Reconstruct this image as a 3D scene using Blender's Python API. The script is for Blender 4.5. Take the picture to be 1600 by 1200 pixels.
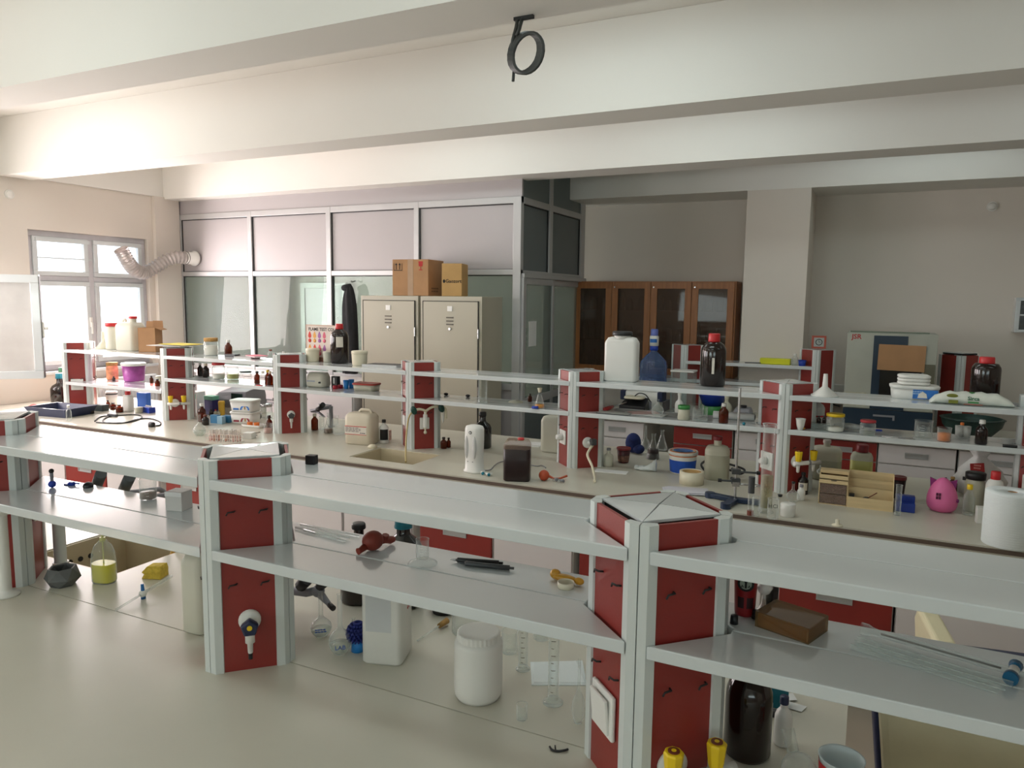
# Teaching laboratory: three rows of benches with red-and-white service racks, glass partition, deep ceiling beams.
# World axes: x runs along the benches, y away from the camera, z up, metres.
import bpy, math, random
from mathutils import Vector, Matrix
random.seed(7)
for o in list(bpy.data.objects): bpy.data.objects.remove(o)
SC = bpy.context.scene
COL = SC.collection
R = math.radians
pi = math.pi

# ---------------------------------------------------------------- camera
cam_data = bpy.data.cameras.new('camera')
cam_data.sensor_width = 36.0
cam_data.lens = 25.956
cam_data.clip_end = 200
camera = bpy.data.objects.new('camera', cam_data)
COL.objects.link(camera)
camera.matrix_world = Matrix(((0.89829026, -0.06067448, 0.43519331, 0), (0.43925027, 0.09792367, -0.89301184, 0), (0.0115673, 0.99334262, 0.11461516, 1.94), (0, 0, 0, 1)))
SC.camera = camera
SC.view_settings.view_transform = 'Standard'
SC.view_settings.look = 'None'
SC.view_settings.gamma = 1.0
SC.view_settings.use_curve_mapping = False
SC.view_settings.exposure = -0.13
SC.cycles.use_denoising = True
SC.cycles.max_bounces = 8
SC.cycles.diffuse_bounces = 5
SC.cycles.transparent_max_bounces = 24
SC.cycles.caustics_reflective = False
SC.cycles.caustics_refractive = False

# ---------------------------------------------------------------- sky, sun, daylight through the left windows, added fill in the glass room and behind the camera
world = bpy.data.worlds.new('sky'); SC.world = world
world.use_nodes = True
wn = world.node_tree.nodes; wl = world.node_tree.links
wn.clear()
bg = wn.new('ShaderNodeBackground'); wo = wn.new('ShaderNodeOutputWorld')
sky = wn.new('ShaderNodeTexSky'); sky.sky_type = 'HOSEK_WILKIE'; sky.turbidity = 6.0
sky.sun_direction = Vector((-0.62, 0.42, 0.66)).normalized()
mixw = wn.new('ShaderNodeMixRGB'); mixw.inputs[0].default_value = 0.6; mixw.inputs[2].default_value = (0.86, 0.92, 1.0, 1)
wl.new(sky.outputs[0], mixw.inputs[1]); wl.new(mixw.outputs[0], bg.inputs[0]); wl.new(bg.outputs[0], wo.inputs[0])
bg.inputs[1].default_value = 4.0

def light(name, kind, loc, energy, color, direction=None, size=None):
    d = bpy.data.lights.new(name, kind); d.energy = energy; d.color = color
    if kind == 'AREA':
        d.shape = 'RECTANGLE'; d.size, d.size_y = size
    o = bpy.data.objects.new(name, d); COL.objects.link(o); o.location = loc
    if direction is not None:
        o.rotation_euler = Vector(direction).to_track_quat('-Z', 'Y').to_euler()
    return o
sun = light('sun', 'SUN', (-12, 8, 9), 30.0, (1.0, 0.86, 0.74), (1.25, -0.95, -1.10)); sun.data.angle = R(1.0)
light('daylight_window_front', 'AREA', (-7.15, 5.0, 1.9), 85, (1.0, 0.875, 0.86), (1, -0.12, -0.12), (1.3, 1.3))
light('daylight_window_side', 'AREA', (-7.15, 2.9, 1.9), 84, (1.0, 0.875, 0.86), (1, 0.05, -0.1), (1.6, 1.3))
light('daylight_assumed_window', 'AREA', (-7.15, 0.0, 1.9), 60, (1.0, 0.94, 0.91), (1, 0.25, 0.05), (2.4, 1.3))  # daylight at an assumed left-wall window that is out of view
light('inner_room_fill', 'AREA', (-7.15, 6.95, 1.8), 60, (0.96, 1.0, 0.97), (1, 0.0, 0.0), (0.9, 1.2))  # added fill that brightens the glass room; the wall has no opening here
light('rear_fill_a', 'AREA', (-3.0, -2.85, 1.9), 85, (0.80, 0.98, 1.0), (0.1, 0.55, 0.83), (2.4, 1.5))  # added upward fill behind the camera; the front wall has no opening
light('rear_fill_b', 'AREA', (1.3, -2.85, 1.9), 55, (0.80, 0.98, 1.0), (-0.1, 0.55, 0.83), (2.4, 1.5))  # second added fill, aimed up at the beams; no window stands here

# assumed cool strip lamps between the ceiling beams, out of the camera's sight behind each beam
for k, (lx, ly, le, lw) in enumerate(((-3.4, 1.40, 6.5, 1.2), (-1.0, 1.40, 5, 1.2), (-5.6, 3.25, 6, 1.2), (-1.25, 3.15, 9, 1.4), (1.6, 3.15, 3, 1.2), (-3.2, 4.95, 6.5, 1.3), (-1.1, 4.95, 7, 1.4), (1.4, 5.0, 2.5, 1.2), (.35, 6.6, 3.2, 1.4))):
    light('assumed_strip_lamp_%d' % (k + 1), 'AREA', (lx, ly, 3.38), le, (0.86, 1.0, 0.99), (0, .25, -.85), (lw, .3))

# ---------------------------------------------------------------- materials
def lin(c):
    c = c / 255.0
    return c / 12.92 if c <= 0.04045 else ((c + 0.055) / 1.055) ** 2.4
def rgb(r, g, b): return (lin(r), lin(g), lin(b), 1.0)
MATS = {}
def mat(name, col, rough=0.5, metal=0.0, var=0.06, scale=6.0, bump=0.0, bscale=60.0, coat=0.0, stretch=None, alpha=None, spec=None):
    if name in MATS: return MATS[name]
    m = bpy.data.materials.new(name); m.use_nodes = True
    nt = m.node_tree; n = nt.nodes; l = nt.links
    b = n['Principled BSDF']
    b.inputs['Roughness'].default_value = rough; b.inputs['Metallic'].default_value = metal
    b.inputs['Coat Weight'].default_value = coat
    if spec is not None: b.inputs['Specular IOR Level'].default_value = spec
    tc = n.new('ShaderNodeTexCoord'); mp = n.new('ShaderNodeMapping')
    if stretch: mp.inputs['Scale'].default_value = stretch
    nz = n.new('ShaderNodeTexNoise'); nz.inputs['Scale'].default_value = scale; nz.inputs['Detail'].default_value = 4
    rp = n.new('ShaderNodeValToRGB')
    c = rgb(*col)
    rp.color_ramp.elements[0].position = 0.3; rp.color_ramp.elements[1].position = 0.7
    rp.color_ramp.elements[0].color = (c[0] * (1 - var), c[1] * (1 - var), c[2] * (1 - var), 1)
    rp.color_ramp.elements[1].color = (min(1, c[0] * (1 + var)), min(1, c[1] * (1 + var)), min(1, c[2] * (1 + var)), 1)
    l.new(tc.outputs['Object'], mp.inputs[0]); l.new(mp.outputs[0], nz.inputs[0]); l.new(nz.outputs[0], rp.inputs[0]); l.new(rp.outputs[0], b.inputs['Base Color'])
    if bump > 0:
        nb = n.new('ShaderNodeTexNoise'); nb.inputs['Scale'].default_value = bscale; nb.inputs['Detail'].default_value = 3
        bp = n.new('ShaderNodeBump'); bp.inputs['Strength'].default_value = bump; bp.inputs['Distance'].default_value = 0.01
        l.new(mp.outputs[0], nb.inputs[0]); l.new(nb.outputs[0], bp.inputs['Height']); l.new(bp.outputs[0], b.inputs['Normal'])
    if alpha is not None:
        tr = n.new('ShaderNodeBsdfTransparent'); tr.inputs[0].default_value = (1, 1, 1, 1)
        mx = n.new('ShaderNodeMixShader'); mx.inputs[0].default_value = alpha
        l.new(tr.outputs[0], mx.inputs[1]); l.new(b.outputs[0], mx.inputs[2]); l.new(mx.outputs[0], n['Material Output'].inputs[0])
    MATS[name] = m
    return m
def glassy(name, tint, body=(200, 210, 205), base=0.10, edge=0.75, rough=0.03, blend=0.35):
    """Thin clear glass or plastic: tinted see-through in the middle, brighter reflecting rim."""
    if name in MATS: return MATS[name]
    m = bpy.data.materials.new(name); m.use_nodes = True
    nt = m.node_tree; n = nt.nodes; l = nt.links
    p = n['Principled BSDF']; p.inputs['Base Color'].default_value = rgb(*body); p.inputs['Roughness'].default_value = rough
    p.inputs['Specular IOR Level'].default_value = 0.9
    tr = n.new('ShaderNodeBsdfTransparent'); tr.inputs[0].default_value = rgb(*tint)
    lw = n.new('ShaderNodeLayerWeight'); lw.inputs[0].default_value = blend
    mr = n.new('ShaderNodeMapRange'); mr.inputs[3].default_value = base; mr.inputs[4].default_value = edge
    nz = n.new('ShaderNodeTexNoise'); nz.inputs['Scale'].default_value = 14
    ma = n.new('ShaderNodeMath'); ma.operation = 'MULTIPLY_ADD'; ma.inputs[1].default_value = 0.08; 
    mx = n.new('ShaderNodeMixShader')
    l.new(lw.outputs['Facing'], mr.inputs[0]); l.new(nz.outputs[0], ma.inputs[0]); l.new(mr.outputs[0], ma.inputs[2])
    l.new(ma.outputs[0], mx.inputs[0]); l.new(tr.outputs[0], mx.inputs[1]); l.new(p.outputs[0], mx.inputs[2])
    l.new(mx.outputs[0], n['Material Output'].inputs[0])
    MATS[name] = m
    return m
# room
WALL = mat('wall_paint', (219, 211, 201), 0.7, var=0.02, scale=1.5, bump=0.05, bscale=120)
CEIL = mat('ceiling_paint', (232, 230, 224), 0.75, var=0.015, scale=1.2, bump=0.04, bscale=90)
FLOOR = mat('floor_tile', (176, 168, 152), 0.35, var=0.08, scale=3)
# furniture
WHITE = mat('white_lacquered_metal', (206, 211, 212), 0.20, var=0.015, scale=4, coat=0.6)
PROF = mat('white_aluminium_profile', (206, 211, 209), 0.35, var=0.02, scale=3)
RED = mat('red_laminate', (140, 44, 38), 0.42, var=0.07, scale=5, coat=0.15, bump=0.03, bscale=160)
CREAM = mat('cream_worktop', (198, 194, 180), 0.30, var=0.04, scale=2.2, bump=0.02, bscale=40)
EDGE = mat('brown_worktop_edge', (96, 80, 70), 0.5)
WHITED = mat('white_laminate_door', (222, 216, 216), 0.35, var=0.01)
GREYD = mat('grey_plinth', (120, 118, 114), 0.6)
ALU = mat('brushed_aluminium', (196, 198, 198), 0.35, metal=0.55, var=0.05, stretch=(1, 1, 12))
ALUD = mat('grey_partition_profile', (186, 186, 186), 0.4, metal=0.25, var=0.03)
PANEL = mat('grey_infill_panel', (176, 171, 172), 0.5, var=0.02, scale=1.5)
GASK = mat('black_gasket', (38, 38, 38), 0.6)
STEEL = mat('steel', (190, 190, 190), 0.25, metal=0.9, var=0.05)
LOCK = mat('beige_locker_paint', (176, 170, 152), 0.42, var=0.02, scale=2)
WOOD = mat('warm_wood_veneer', (152, 96, 52), 0.42, var=0.18, scale=3.0, stretch=(14, 14, 1))
CARD = mat('brown_cardboard', (170, 130, 92), 0.85, var=0.07, scale=8, bump=0.05, bscale=120)
CARD2 = mat('tan_cardboard', (188, 150, 96), 0.85, var=0.06, scale=8)
# plastics, rubber, paper
PW = mat('white_plastic', (226, 225, 220), 0.38, var=0.02)
PWM = mat('milky_plastic', (214, 212, 196), 0.42, var=0.03, alpha=0.93)
PWT = mat('translucent_plastic', (206, 204, 184), 0.40, var=0.03, alpha=0.80)
PCR = mat('cream_plastic', (222, 214, 190), 0.4)
BLK = mat('black_plastic', (26, 26, 28), 0.42)
GRN = mat('dark_green_plastic', (14, 62, 54), 0.35)
NAVY = mat('navy_plastic', (30, 40, 72), 0.42)
DBLUE = mat('dark_blue_metal_paint', (28, 46, 74), 0.4)
BLUE = mat('blue_plastic', (24, 60, 168), 0.4)
SKYB = mat('sky_blue_plastic', (40, 132, 210), 0.4)
TEAL = mat('teal_plastic', (20, 118, 138), 0.4)
REDP = mat('red_plastic', (196, 40, 44), 0.38)
PINK = mat('pink_plastic', (228, 112, 166), 0.45)
MAG = mat('dark_magenta_plastic', (132, 34, 108), 0.45)
YEL = mat('yellow_plastic', (232, 196, 28), 0.38)
GREENP = mat('green_plastic', (54, 132, 62), 0.4)
ORG = mat('orange_plastic', (226, 122, 50), 0.5)
BROWNP = mat('brown_plastic', (112, 52, 36), 0.5)
RUB = mat('red_brown_rubber', (128, 46, 32), 0.55, var=0.12, scale=20)
RUBO = mat('orange_rubber', (186, 78, 44), 0.5, var=0.08, scale=20)
DGREY = mat('dark_grey_plastic', (66, 68, 70), 0.45)
MGREY = mat('mid_grey_plastic', (132, 132, 138), 0.42)
STONE = mat('dark_grey_stone', (96, 98, 98), 0.6, var=0.2, scale=14, bump=0.1)
SPONGE = mat('yellow_sponge', (206, 176, 66), 0.9, var=0.15, scale=60, bump=0.4, bscale=90)
PAPER = mat('white_paper', (228, 228, 226), 0.8, var=0.01)
TISSUE = mat('white_tissue', (224, 230, 230), 0.9, var=0.03, bump=0.2, bscale=50)
PAPERY = mat('yellow_paper', (220, 200, 60), 0.8)
PAPERP = mat('pink_paper', (224, 120, 140), 0.7)
CLOTH = mat('black_cloth', (24, 25, 28), 0.9, var=0.3, scale=12, bump=0.3, bscale=30)
LEATH = mat('beige_upholstery', (214, 206, 172), 0.55, var=0.05, bump=0.08, bscale=70)
WICK = mat('cork', (176, 136, 78), 0.85, var=0.2, scale=60)
PWOOD = mat('pale_plywood', (214, 190, 146), 0.6, var=0.08, stretch=(1, 1, 12))
AMBW = mat('honey_brown_resin', (184, 130, 62), 0.25, var=0.15, scale=9, alpha=0.94)
POWDER = mat('white_powder', (232, 228, 218), 0.9)
# glass
GLASS = glassy('clear_glass', (251, 253, 252), body=(226, 230, 228), base=0.02, edge=0.62)
GLASSP = glassy('window_pane_glass', (206, 214, 210), body=(170, 178, 176), base=0.06, edge=0.5, rough=0.01)
GLASSC = glassy('cabinet_glass', (186, 160, 138), body=(130, 112, 98), base=0.16, edge=0.5)
ACRY = glassy('clear_acrylic', (236, 240, 240), base=0.12, edge=0.6)
ACRB = glassy('smoky_brown_acrylic', (206, 186, 172), body=(170, 148, 136), base=0.34, edge=0.7)
AMB = glassy('amber_glass', (176, 92, 24), body=(84, 42, 18), base=0.30, edge=0.85, rough=0.08)
AMBD = glassy('dark_amber_glass', (46, 22, 12), body=(34, 20, 15), base=0.62, edge=0.95, rough=0.12)
BLKG = glassy('black_glass', (18, 18, 20), body=(18, 19, 21), base=0.8, edge=0.97, rough=0.08)
BOTB = glassy('blue_bottle_plastic', (186, 204, 232), body=(110, 134, 180), base=0.26, edge=0.8, rough=0.1)
LYEL = mat('lime_yellow_soap', (228, 216, 8), 0.2, var=0.05, alpha=0.9)
LYELP = mat('pale_yellow_liquid', (206, 204, 120), 0.3, alpha=0.9)
LDARK = mat('dark_brown_liquid', (40, 26, 26), 0.3)
LBRN = mat('brown_liquid', (130, 104, 86), 0.4, alpha=0.85)
LAMB = mat('amber_liquid', (226, 148, 26), 0.25, alpha=0.85)
LCLR = glassy('clear_water', (242, 244, 240), base=0.08, edge=0.5)

# ---------------------------------------------------------------- mesh helpers
class G:
    """Collects shapes and becomes one mesh."""
    def __init__(s): s.v = []; s.f = []; s.sm = []
    def add(s, vs, fs, smooth=False, M=None):
        k = len(s.v)
        s.v += [tuple(M @ Vector(p)) for p in vs] if M is not None else [tuple(p) for p in vs]
        s.f += [tuple(i + k for i in q) for q in fs]; s.sm += [smooth] * len(fs)
        return s
    def box(s, x0, x1, y0, y1, z0, z1, M=None, c=0.0):
        if c <= 0:
            v = [(x, y, z) for z in (z0, z1) for y in (y0, y1) for x in (x0, x1)]
            return s.add(v, [(0, 2, 3, 1), (4, 5, 7, 6), (0, 1, 5, 4), (2, 6, 7, 3), (0, 4, 6, 2), (1, 3, 7, 5)], False, M)
        p = [(x0 + c, y0), (x1 - c, y0), (x1, y0 + c), (x1, y1 - c), (x1 - c, y1), (x0 + c, y1), (x0, y1 - c), (x0, y0 + c)]
        cx, cy = (x0 + x1) / 2, (y0 + y1) / 2
        q = [(cx + (a - cx) * (1 - 2 * c / (x1 - x0)), cy + (b - cy) * (1 - 2 * c / (y1 - y0))) for a, b in p]
        return s.loft([[(a, b, z0) for a, b in q], [(a, b, z0 + c) for a, b in p], [(a, b, z1 - c) for a, b in p], [(a, b, z1) for a, b in q]], M=M)
    def loft(s, rings, M=None, smooth=False, caps=True, closed=True):
        n = len(rings[0]); v = [p for r in rings for p in r]; f = []
        for i in range(len(rings) - 1):
            for j in range(n if closed else n - 1):
                a = i * n + j; b = i * n + (j + 1) % n
                f.append((a, b, b + n, a + n))
        s.add(v, f, smooth, M)
        if caps and closed:
            s.add([], [], smooth)
            k = len(s.v) - len(v)
            s.f.append(tuple(k + j for j in reversed(range(n)))); s.sm.append(False)
            s.f.append(tuple(k + (len(rings) - 1) * n + j for j in range(n))); s.sm.append(False)
        return s
    def prism(s, poly, z0, z1, M=None):
        return s.loft([[(x, y, z0) for x, y in poly], [(x, y, z1) for x, y in poly]], M=M)
    def lathe(s, prof, n=20, M=None, a0=0.0, a1=2 * pi, smooth=True):
        full = abs(a1 - a0 - 2 * pi) < 1e-6
        m = n if full else n + 1
        v = []; f = []
        for r, z in prof:
            for j in range(m):
                a = a0 + (a1 - a0) * j / n
                v.append((max(r, 1e-5) * math.cos(a), max(r, 1e-5) * math.sin(a), z))
        for i in range(len(prof) - 1):
            for j in range(n):
                a = i * m + j; b = i * m + (j + 1) % m
                f.append((a, b, b + m, a + m))
        return s.add(v, f, smooth, M)
    def cyl(s, r, z0, z1, n=16, M=None, r1=None):
        r1 = r if r1 is None else r1
        s.lathe([(r, z0), (r1, z1)], n, M)
        for z, rr, rev in ((z0, r, True), (z1, r1, False)):
            ring = [(rr * math.cos(2 * pi * j / n), rr * math.sin(2 * pi * j / n), z) for j in range(n)]
            s.add(ring, [tuple(reversed(range(n))) if rev else tuple(range(n))], False, M)
        return s
    def tube(s, pts, r, n=8, M=None, caps=True, smooth=True):
        pts = [Vector(p) for p in pts]; rings = []
        up = Vector((0, 0, 1))
        for i, p in enumerate(pts):
            d = (pts[min(i + 1, len(pts) - 1)] - pts[max(i - 1, 0)]).normalized()
            u = d.cross(up)
            if u.length < 1e-3: u = d.cross(Vector((0, 1, 0)))
            u.normalize(); w = u.cross(d)
            rr = r[i] if isinstance(r, (list, tuple)) else r
            rings.append([tuple(p + rr * (math.cos(2 * pi * j / n) * u + math.sin(2 * pi * j / n) * w)) for j in range(n)])
        return s.loft(rings, M=M, smooth=smooth, caps=caps)
    def rbox(s, prof, k=0.22, seg=4, M=None, smooth=True):
        """Stack of rounded rectangles: prof = [(half width, half depth, z)], k = corner radius share."""
        rings = []
        for hx, hy, z in prof:
            c = min(hx, hy) * 2 * k; ring = []
            for qx, qy, a0 in ((1, 1, 0), (-1, 1, pi / 2), (-1, -1, pi), (1, -1, 1.5 * pi)):
                for j in range(seg + 1):
                    a = a0 + pi / 2 * j / seg
                    ring.append((qx * (hx - c) + c * math.cos(a), qy * (hy - c) + c * math.sin(a), z))
            rings.append(ring)
        return s.loft(rings, M=M, smooth=smooth)
    def sphere(s, r, c=(0, 0, 0), sc=(1, 1, 1), n=16, m=10, M=None):
        T = Matrix.Translation(c) @ Matrix.Diagonal((sc[0], sc[1], sc[2], 1))
        if M is not None: T = M @ T
        return s.lathe([(r * math.sin(pi * i / m), -r * math.cos(pi * i / m)) for i in range(m + 1)], n, T)
    def torus(s, Rr, r, n=20, m=8, M=None, z=0):
        return s.lathe([(Rr + r * math.cos(2 * pi * i / m), z + r * math.sin(2 * pi * i / m)) for i in range(m + 1)], n, M)
    def mesh(s, name):
        me = bpy.data.meshes.new(name); me.from_pydata(s.v, [], s.f)
        me.polygons.foreach_set('use_smooth', s.sm); me.update()
        return me
def T(x=0, y=0, z=0, rx=0, ry=0, rz=0, s=1):
    return Matrix.Translation((x, y, z)) @ Matrix.Rotation(rz, 4, 'Z') @ Matrix.Rotation(ry, 4, 'Y') @ Matrix.Rotation(rx, 4, 'X') @ Matrix.Scale(s, 4)
def obj(name, g, m, parent=None, bevel=0, label=None):
    me = g.mesh(name) if isinstance(g, G) else g
    me.materials.clear() if len(me.materials) and not isinstance(g, G) else None
    if m is not None and not len(me.materials): me.materials.append(m)
    o = bpy.data.objects.new(name, me); COL.objects.link(o)
    if parent is not None: o.parent = parent
    if label: o['label'] = label
    if bevel:
        b = o.modifiers.new('bevel', 'BEVEL'); b.width = bevel; b.segments = 2; b.limit_method = 'ANGLE'
    return o
def tag(o, label, cat, group=None, kind=None):
    o['label'] = label; o['category'] = cat
    if group: o['group'] = group
    if kind: o['kind'] = kind
    return o
def thing(name, label, cat, x, y, z, rz=0, group=None):
    o = bpy.data.objects.new(name, None); COL.objects.link(o); o.empty_display_size = 0.05
    o.location = (x, y, z); o.rotation_euler = (0, 0, rz)
    return tag(o, label, cat, group)
def struct(name, g, m, parent=None, label=None):
    o = obj(name, g, m, parent)
    if parent is None: o['kind'] = 'structure'
    if label: o['label'] = label
    return o
def sempty(name):
    o = bpy.data.objects.new(name, None); COL.objects.link(o); o['kind'] = 'structure'
    return o
def dup(root, loc, rz=None, label=None, group=None):
    c = root.copy(); COL.objects.link(c); c.location = loc
    if rz is not None: c.rotation_euler = (0, 0, rz)
    if label: c['label'] = label
    if group: c['group'] = group
    for ch in list(root.children):
        d = ch.copy(); COL.objects.link(d); d.parent = c
        for g2 in list(ch.children):
            e = g2.copy(); COL.objects.link(e); e.parent = d
    return c
def text(name, s, size, m, parent, M, extrude=0.0004, bold=False):
    cu = bpy.data.curves.new(name, 'FONT'); cu.body = s; cu.size = size; cu.extrude = extrude; cu.align_x = 'CENTER'; cu.align_y = 'CENTER'
    cu.resolution_u = 2
    if bold: cu.offset = size * 0.02
    t = bpy.data.objects.new(name, cu); COL.objects.link(t)
    bpy.context.view_layer.update()
    me = bpy.data.meshes.new_from_object(t.evaluated_get(bpy.context.evaluated_depsgraph_get()))
    bpy.data.objects.remove(t); me.transform(M)
    me.materials.clear(); me.materials.append(m)
    o = bpy.data.objects.new(name, me); COL.objects.link(o); o.parent = parent
    return o
def scribble(name, w, h, rows, m, parent, M):
    """Rows of tiny raised dashes: print too small to read."""
    rnd = random.Random(int(w * 9000) + rows); g = G(); rh = h / rows
    for r_ in range(rows):
        x_ = -w / 2
        while x_ < w / 2 - .12 * w:
            l_ = w * (.08 + .16 * rnd.random()); g.box(x_, min(x_ + l_, w / 2), h / 2 - r_ * rh - rh * .6, h / 2 - r_ * rh, 0, .0004); x_ += l_ + w * .04
    g.v = [tuple(M @ Vector(p)) for p in g.v]
    return obj(name, g, m, parent)
def face(x, y, z, ang=0):
    """Matrix that stands flat xy artwork upright facing direction ang (0 = towards -y)."""
    return Matrix.Translation((x, y, z)) @ Matrix.Rotation(ang, 4, 'Z') @ Matrix.Rotation(pi / 2, 4, 'X')

# ================================================================ ROOM
XL, XR, YB, YF, ZC, ZB = -7.25, 4.6, 7.85, -3.0, 3.50, 3.0
struct('floor', G().box(XL - .3, XR + .3, YF - .3, YB + .3, -.12, 0), FLOOR)
struct('ceiling', G().box(XL - .3, XR + .3, YF - .3, YB + .3, ZC, ZC + .15), CEIL)
def wall_openings(axis, c0, c1, a0, a1, z1, holes):
    """Wall slab with rectangular openings; axis 'x': slab at x in c0..c1 running along y."""
    g = G(); cuts = sorted(set([a0, a1] + [h[0] for h in holes] + [h[1] for h in holes]))
    for p, q in zip(cuts, cuts[1:]):
        hs = [h for h in holes if h[0] <= p + 1e-6 and h[1] >= q - 1e-6]
        spans = [(0, z1)] if not hs else [(0, hs[0][2]), (hs[0][3], z1)]
        for za, zb in spans:
            if axis == 'x': g.box(c0, c1, p, q, za, zb)
            else: g.box(p, q, c0, c1, za, zb)
    return g
WIN = [(4.37, 5.66, 1.18, 2.545), (2.1, 3.75, 1.18, 2.545), (-1.2, 1.2, 1.18, 2.545)]
struct('wall_left', wall_openings('x', XL - .22, XL, YF, YB, ZC, WIN), WALL)
struct('wall_back', G().box(XL, XR, YB, YB + .15, 0, ZC), WALL)
struct('wall_right', G().box(XR, XR + .15, YF, YB, 0, ZC), WALL)
struct('wall_front', G().box(XL, XR, YF - .15, YF, 0, ZC), WALL)
# pilaster in the window-wall corner, wall beam above the windows, column and lintel on the back wall
struct('trim_1', G().box(XL + .001, XL + .05, 5.73, 6.05, 0, 3.02), WALL)
struct('trim_2', G().box(XL + .001, XL + .03, YF, 5.86, 3.02, ZC - .001), CEIL)
struct('trim_3', G().box(-1.125, -.572, 7.242, YB, 0, 2.9599), WALL)
for i, (y0, y1, z0) in enumerate(((.72, 1.0, ZB), (2.41, 2.69, ZB), (4.12, 4.42, ZB), (5.86, 6.19, ZB), (7.24, 7.849, 2.96))):
    struct('trim_%d' % (i + 4), G().box(XL + .031, XR, y0, y1, z0, ZC - .001), CEIL)
# windows of the left wall
def window_frame(n, y0, y1, z0, z1, leaf=True):
    w = sempty('window_%d' % n)
    t = .055; xm = XL - .12; ym = (y0 + y1) / 2; zt = 2.085
    fr = G().box(xm, xm + .07, y0, y1, z0, z0 + t).box(xm, xm + .07, y0, y1, z1 - t, z1).box(xm, xm + .07, y0, y0 + t, z0 + t, z1 - t).box(xm, xm + .07, y1 - t, y1, z0 + t, z1 - t)
    fr.box(xm, xm + .07, ym - .03, ym + .03, z0 + t, z1 - t).box(xm, xm + .07, y0 + t, ym - .03, zt - .025, zt + .03).box(xm, xm + .07, ym + .03, y1 - t, zt - .025, zt + .03)
    obj('window_frame', fr, PROFG, w, bevel=.006)
    obj('window_sill', G().box(XL - .05, XL + .06, y0 - .03, y1 + .03, z0 - .03, z0), WHITE, w, bevel=.005)
    k = 0
    for a, b in ((y0 + t, ym - .03), (ym + .03, y1 - t)):
        for c, d in ((z0 + t, zt - .025), (zt + .03, z1 - t)):
            s = .045
            sg = G().box(xm + .05, xm + .09, a, b, c, c + s).box(xm + .05, xm + .09, a, b, d - s, d).box(xm + .05, xm + .09, a, a + s, c + s, d - s).box(xm + .05, xm + .09, b - s, b, c + s, d - s)
            so = obj('window_sash', sg, WHITE, w, bevel=.004)
            obj('pane', G().box(xm + .062, xm + .068, a + s, b - s, c + s, d - s), WINGL, so)
            k += 1
    h = G().box(xm + .09, xm + .105, ym - .055, ym - .03, 1.60, 1.70).box(xm + .105, xm + .118, ym - .052, ym - .034, 1.53, 1.65)
    obj('window_handle', h, PW, w, bevel=.003)
    return w
PROFG = mat('grey_window_profile', (196, 194, 198), 0.4)
WINGL = glassy('window_glass', (250, 252, 255), base=0.01, edge=0.3, rough=0.01)
w1 = window_frame(1, *WIN[0])
rb = G().box(XL - .055, XL - .02, 4.45, 5.0, 2.44, 2.475).box(XL - .055, XL - .035, 4.45, 5.02, 2.28, 2.292)
obj('blind_rail', rb, WHITE, w1)
window_frame(2, *WIN[1]); window_frame(3, *WIN[2])  # the third window is assumed; it lies out of view
# open casement leaf of the next window, swung into the room
lf = sempty('window_4'); lf.location = (-6.59, 4.045, 1.19); lf.rotation_euler = (0, 0, math.atan2(-.62, -.64))
W_, H_ = .84, .91
obj('sash_frame', G().box(0, W_, -.025, .025, 0, .07).box(0, W_, -.025, .025, H_ - .07, H_).box(0, .07, -.025, .025, .07, H_ - .07).box(W_ - .07, W_, -.025, .025, .07, H_ - .07), WHITE, lf, bevel=.005)
obj('gasket', G().box(.065, W_ - .065, .01, .016, .063, .07).box(.065, W_ - .065, .01, .016, H_ - .07, H_ - .063).box(-.003, 0, -.02, .02, .01, H_ - .01), GASK, lf)
obj('pane', G().box(.07, W_ - .07, -.006, .006, .07, H_ - .07), mat('dusty_pane_glass', (196, 196, 194), .25, var=.08, scale=5, alpha=.55), lf)
obj('handle', G().box(-.02, -.003, -.014, .014, .36, .5).box(-.05, -.02, -.01, .01, .43, .455), PW, lf, bevel=.003)
# radiator under the window
rd = thing('radiator', 'white ribbed radiator below the left wall window beside the corner', 'radiator', XL + .09, 5.1, .35)
obj('panel', G().box(-.05, .05, -.5, .5, 0, .72), WHITE, rd, bevel=.01)
rg = G()
for i in range(24): rg.box(.05, .058, -.485 + i * .041, -.465 + i * .041, .03, .69)
obj('rib', rg, WHITE, rd)
# ---------------------------------------------------------------- glass partition room
pt = sempty('wall_partition')
PX0, PX1, PY0, PY1 = -7.2, -2.88, 6.06, 7.67
RZ = (2.155, 2.205, 2.79, 2.85)
mx = [-7.25, -6.17, -5.09, -4.02, -2.96]
mw = [.055, .057, .06, .055, .08]
fr = G().box(PX0 - .05, PX1, PY0, PY0 + .05, RZ[0], RZ[1]).box(PX0 - .05, PX1, PY0 - .002, PY0 + .05, RZ[2], RZ[3]).box(PX0 - .05, PX1, PY0, PY0 + .05, 1.10, 1.16).box(PX0 - .05, PX1, PY0, PY0 + .05, 0, .1)
obj('rail', fr, ALUD, pt, bevel=.004)
fs = G().box(PX1 - .05, PX1 + .002, PY0 + .05, PY1, RZ[2], RZ[3]).box(PX1 - .05, PX1 + .03, PY0 + .02, PY1, 2.13, 2.17).box(PX1 - .05, PX1, PY0 + .05, PY1, 2.17, 2.20).box(PX1 - .05, PX1, PY0 + .05, PY1, 0, .1)
obj('rail', fs, ALUD, pt, bevel=.004)
for x, w in zip(mx, mw):
    obj('mullion', G().box(x, x + w, PY0 - .004, PY0 + .055, .0, RZ[3]), ALUD, pt, bevel=.004)
for y, w in ((6.70, .08), (7.55, .12)):
    obj('mullion', G().box(PX1 - .055, PX1 + .004, y, y + w, 0, ZB + .15), ALUD, pt, bevel=.004)
obj('head_panel', G().box(PX0 - .05, PX1, PY0 + .01, PY0 + .04, RZ[3], ZB), PANEL, pt)
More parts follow.
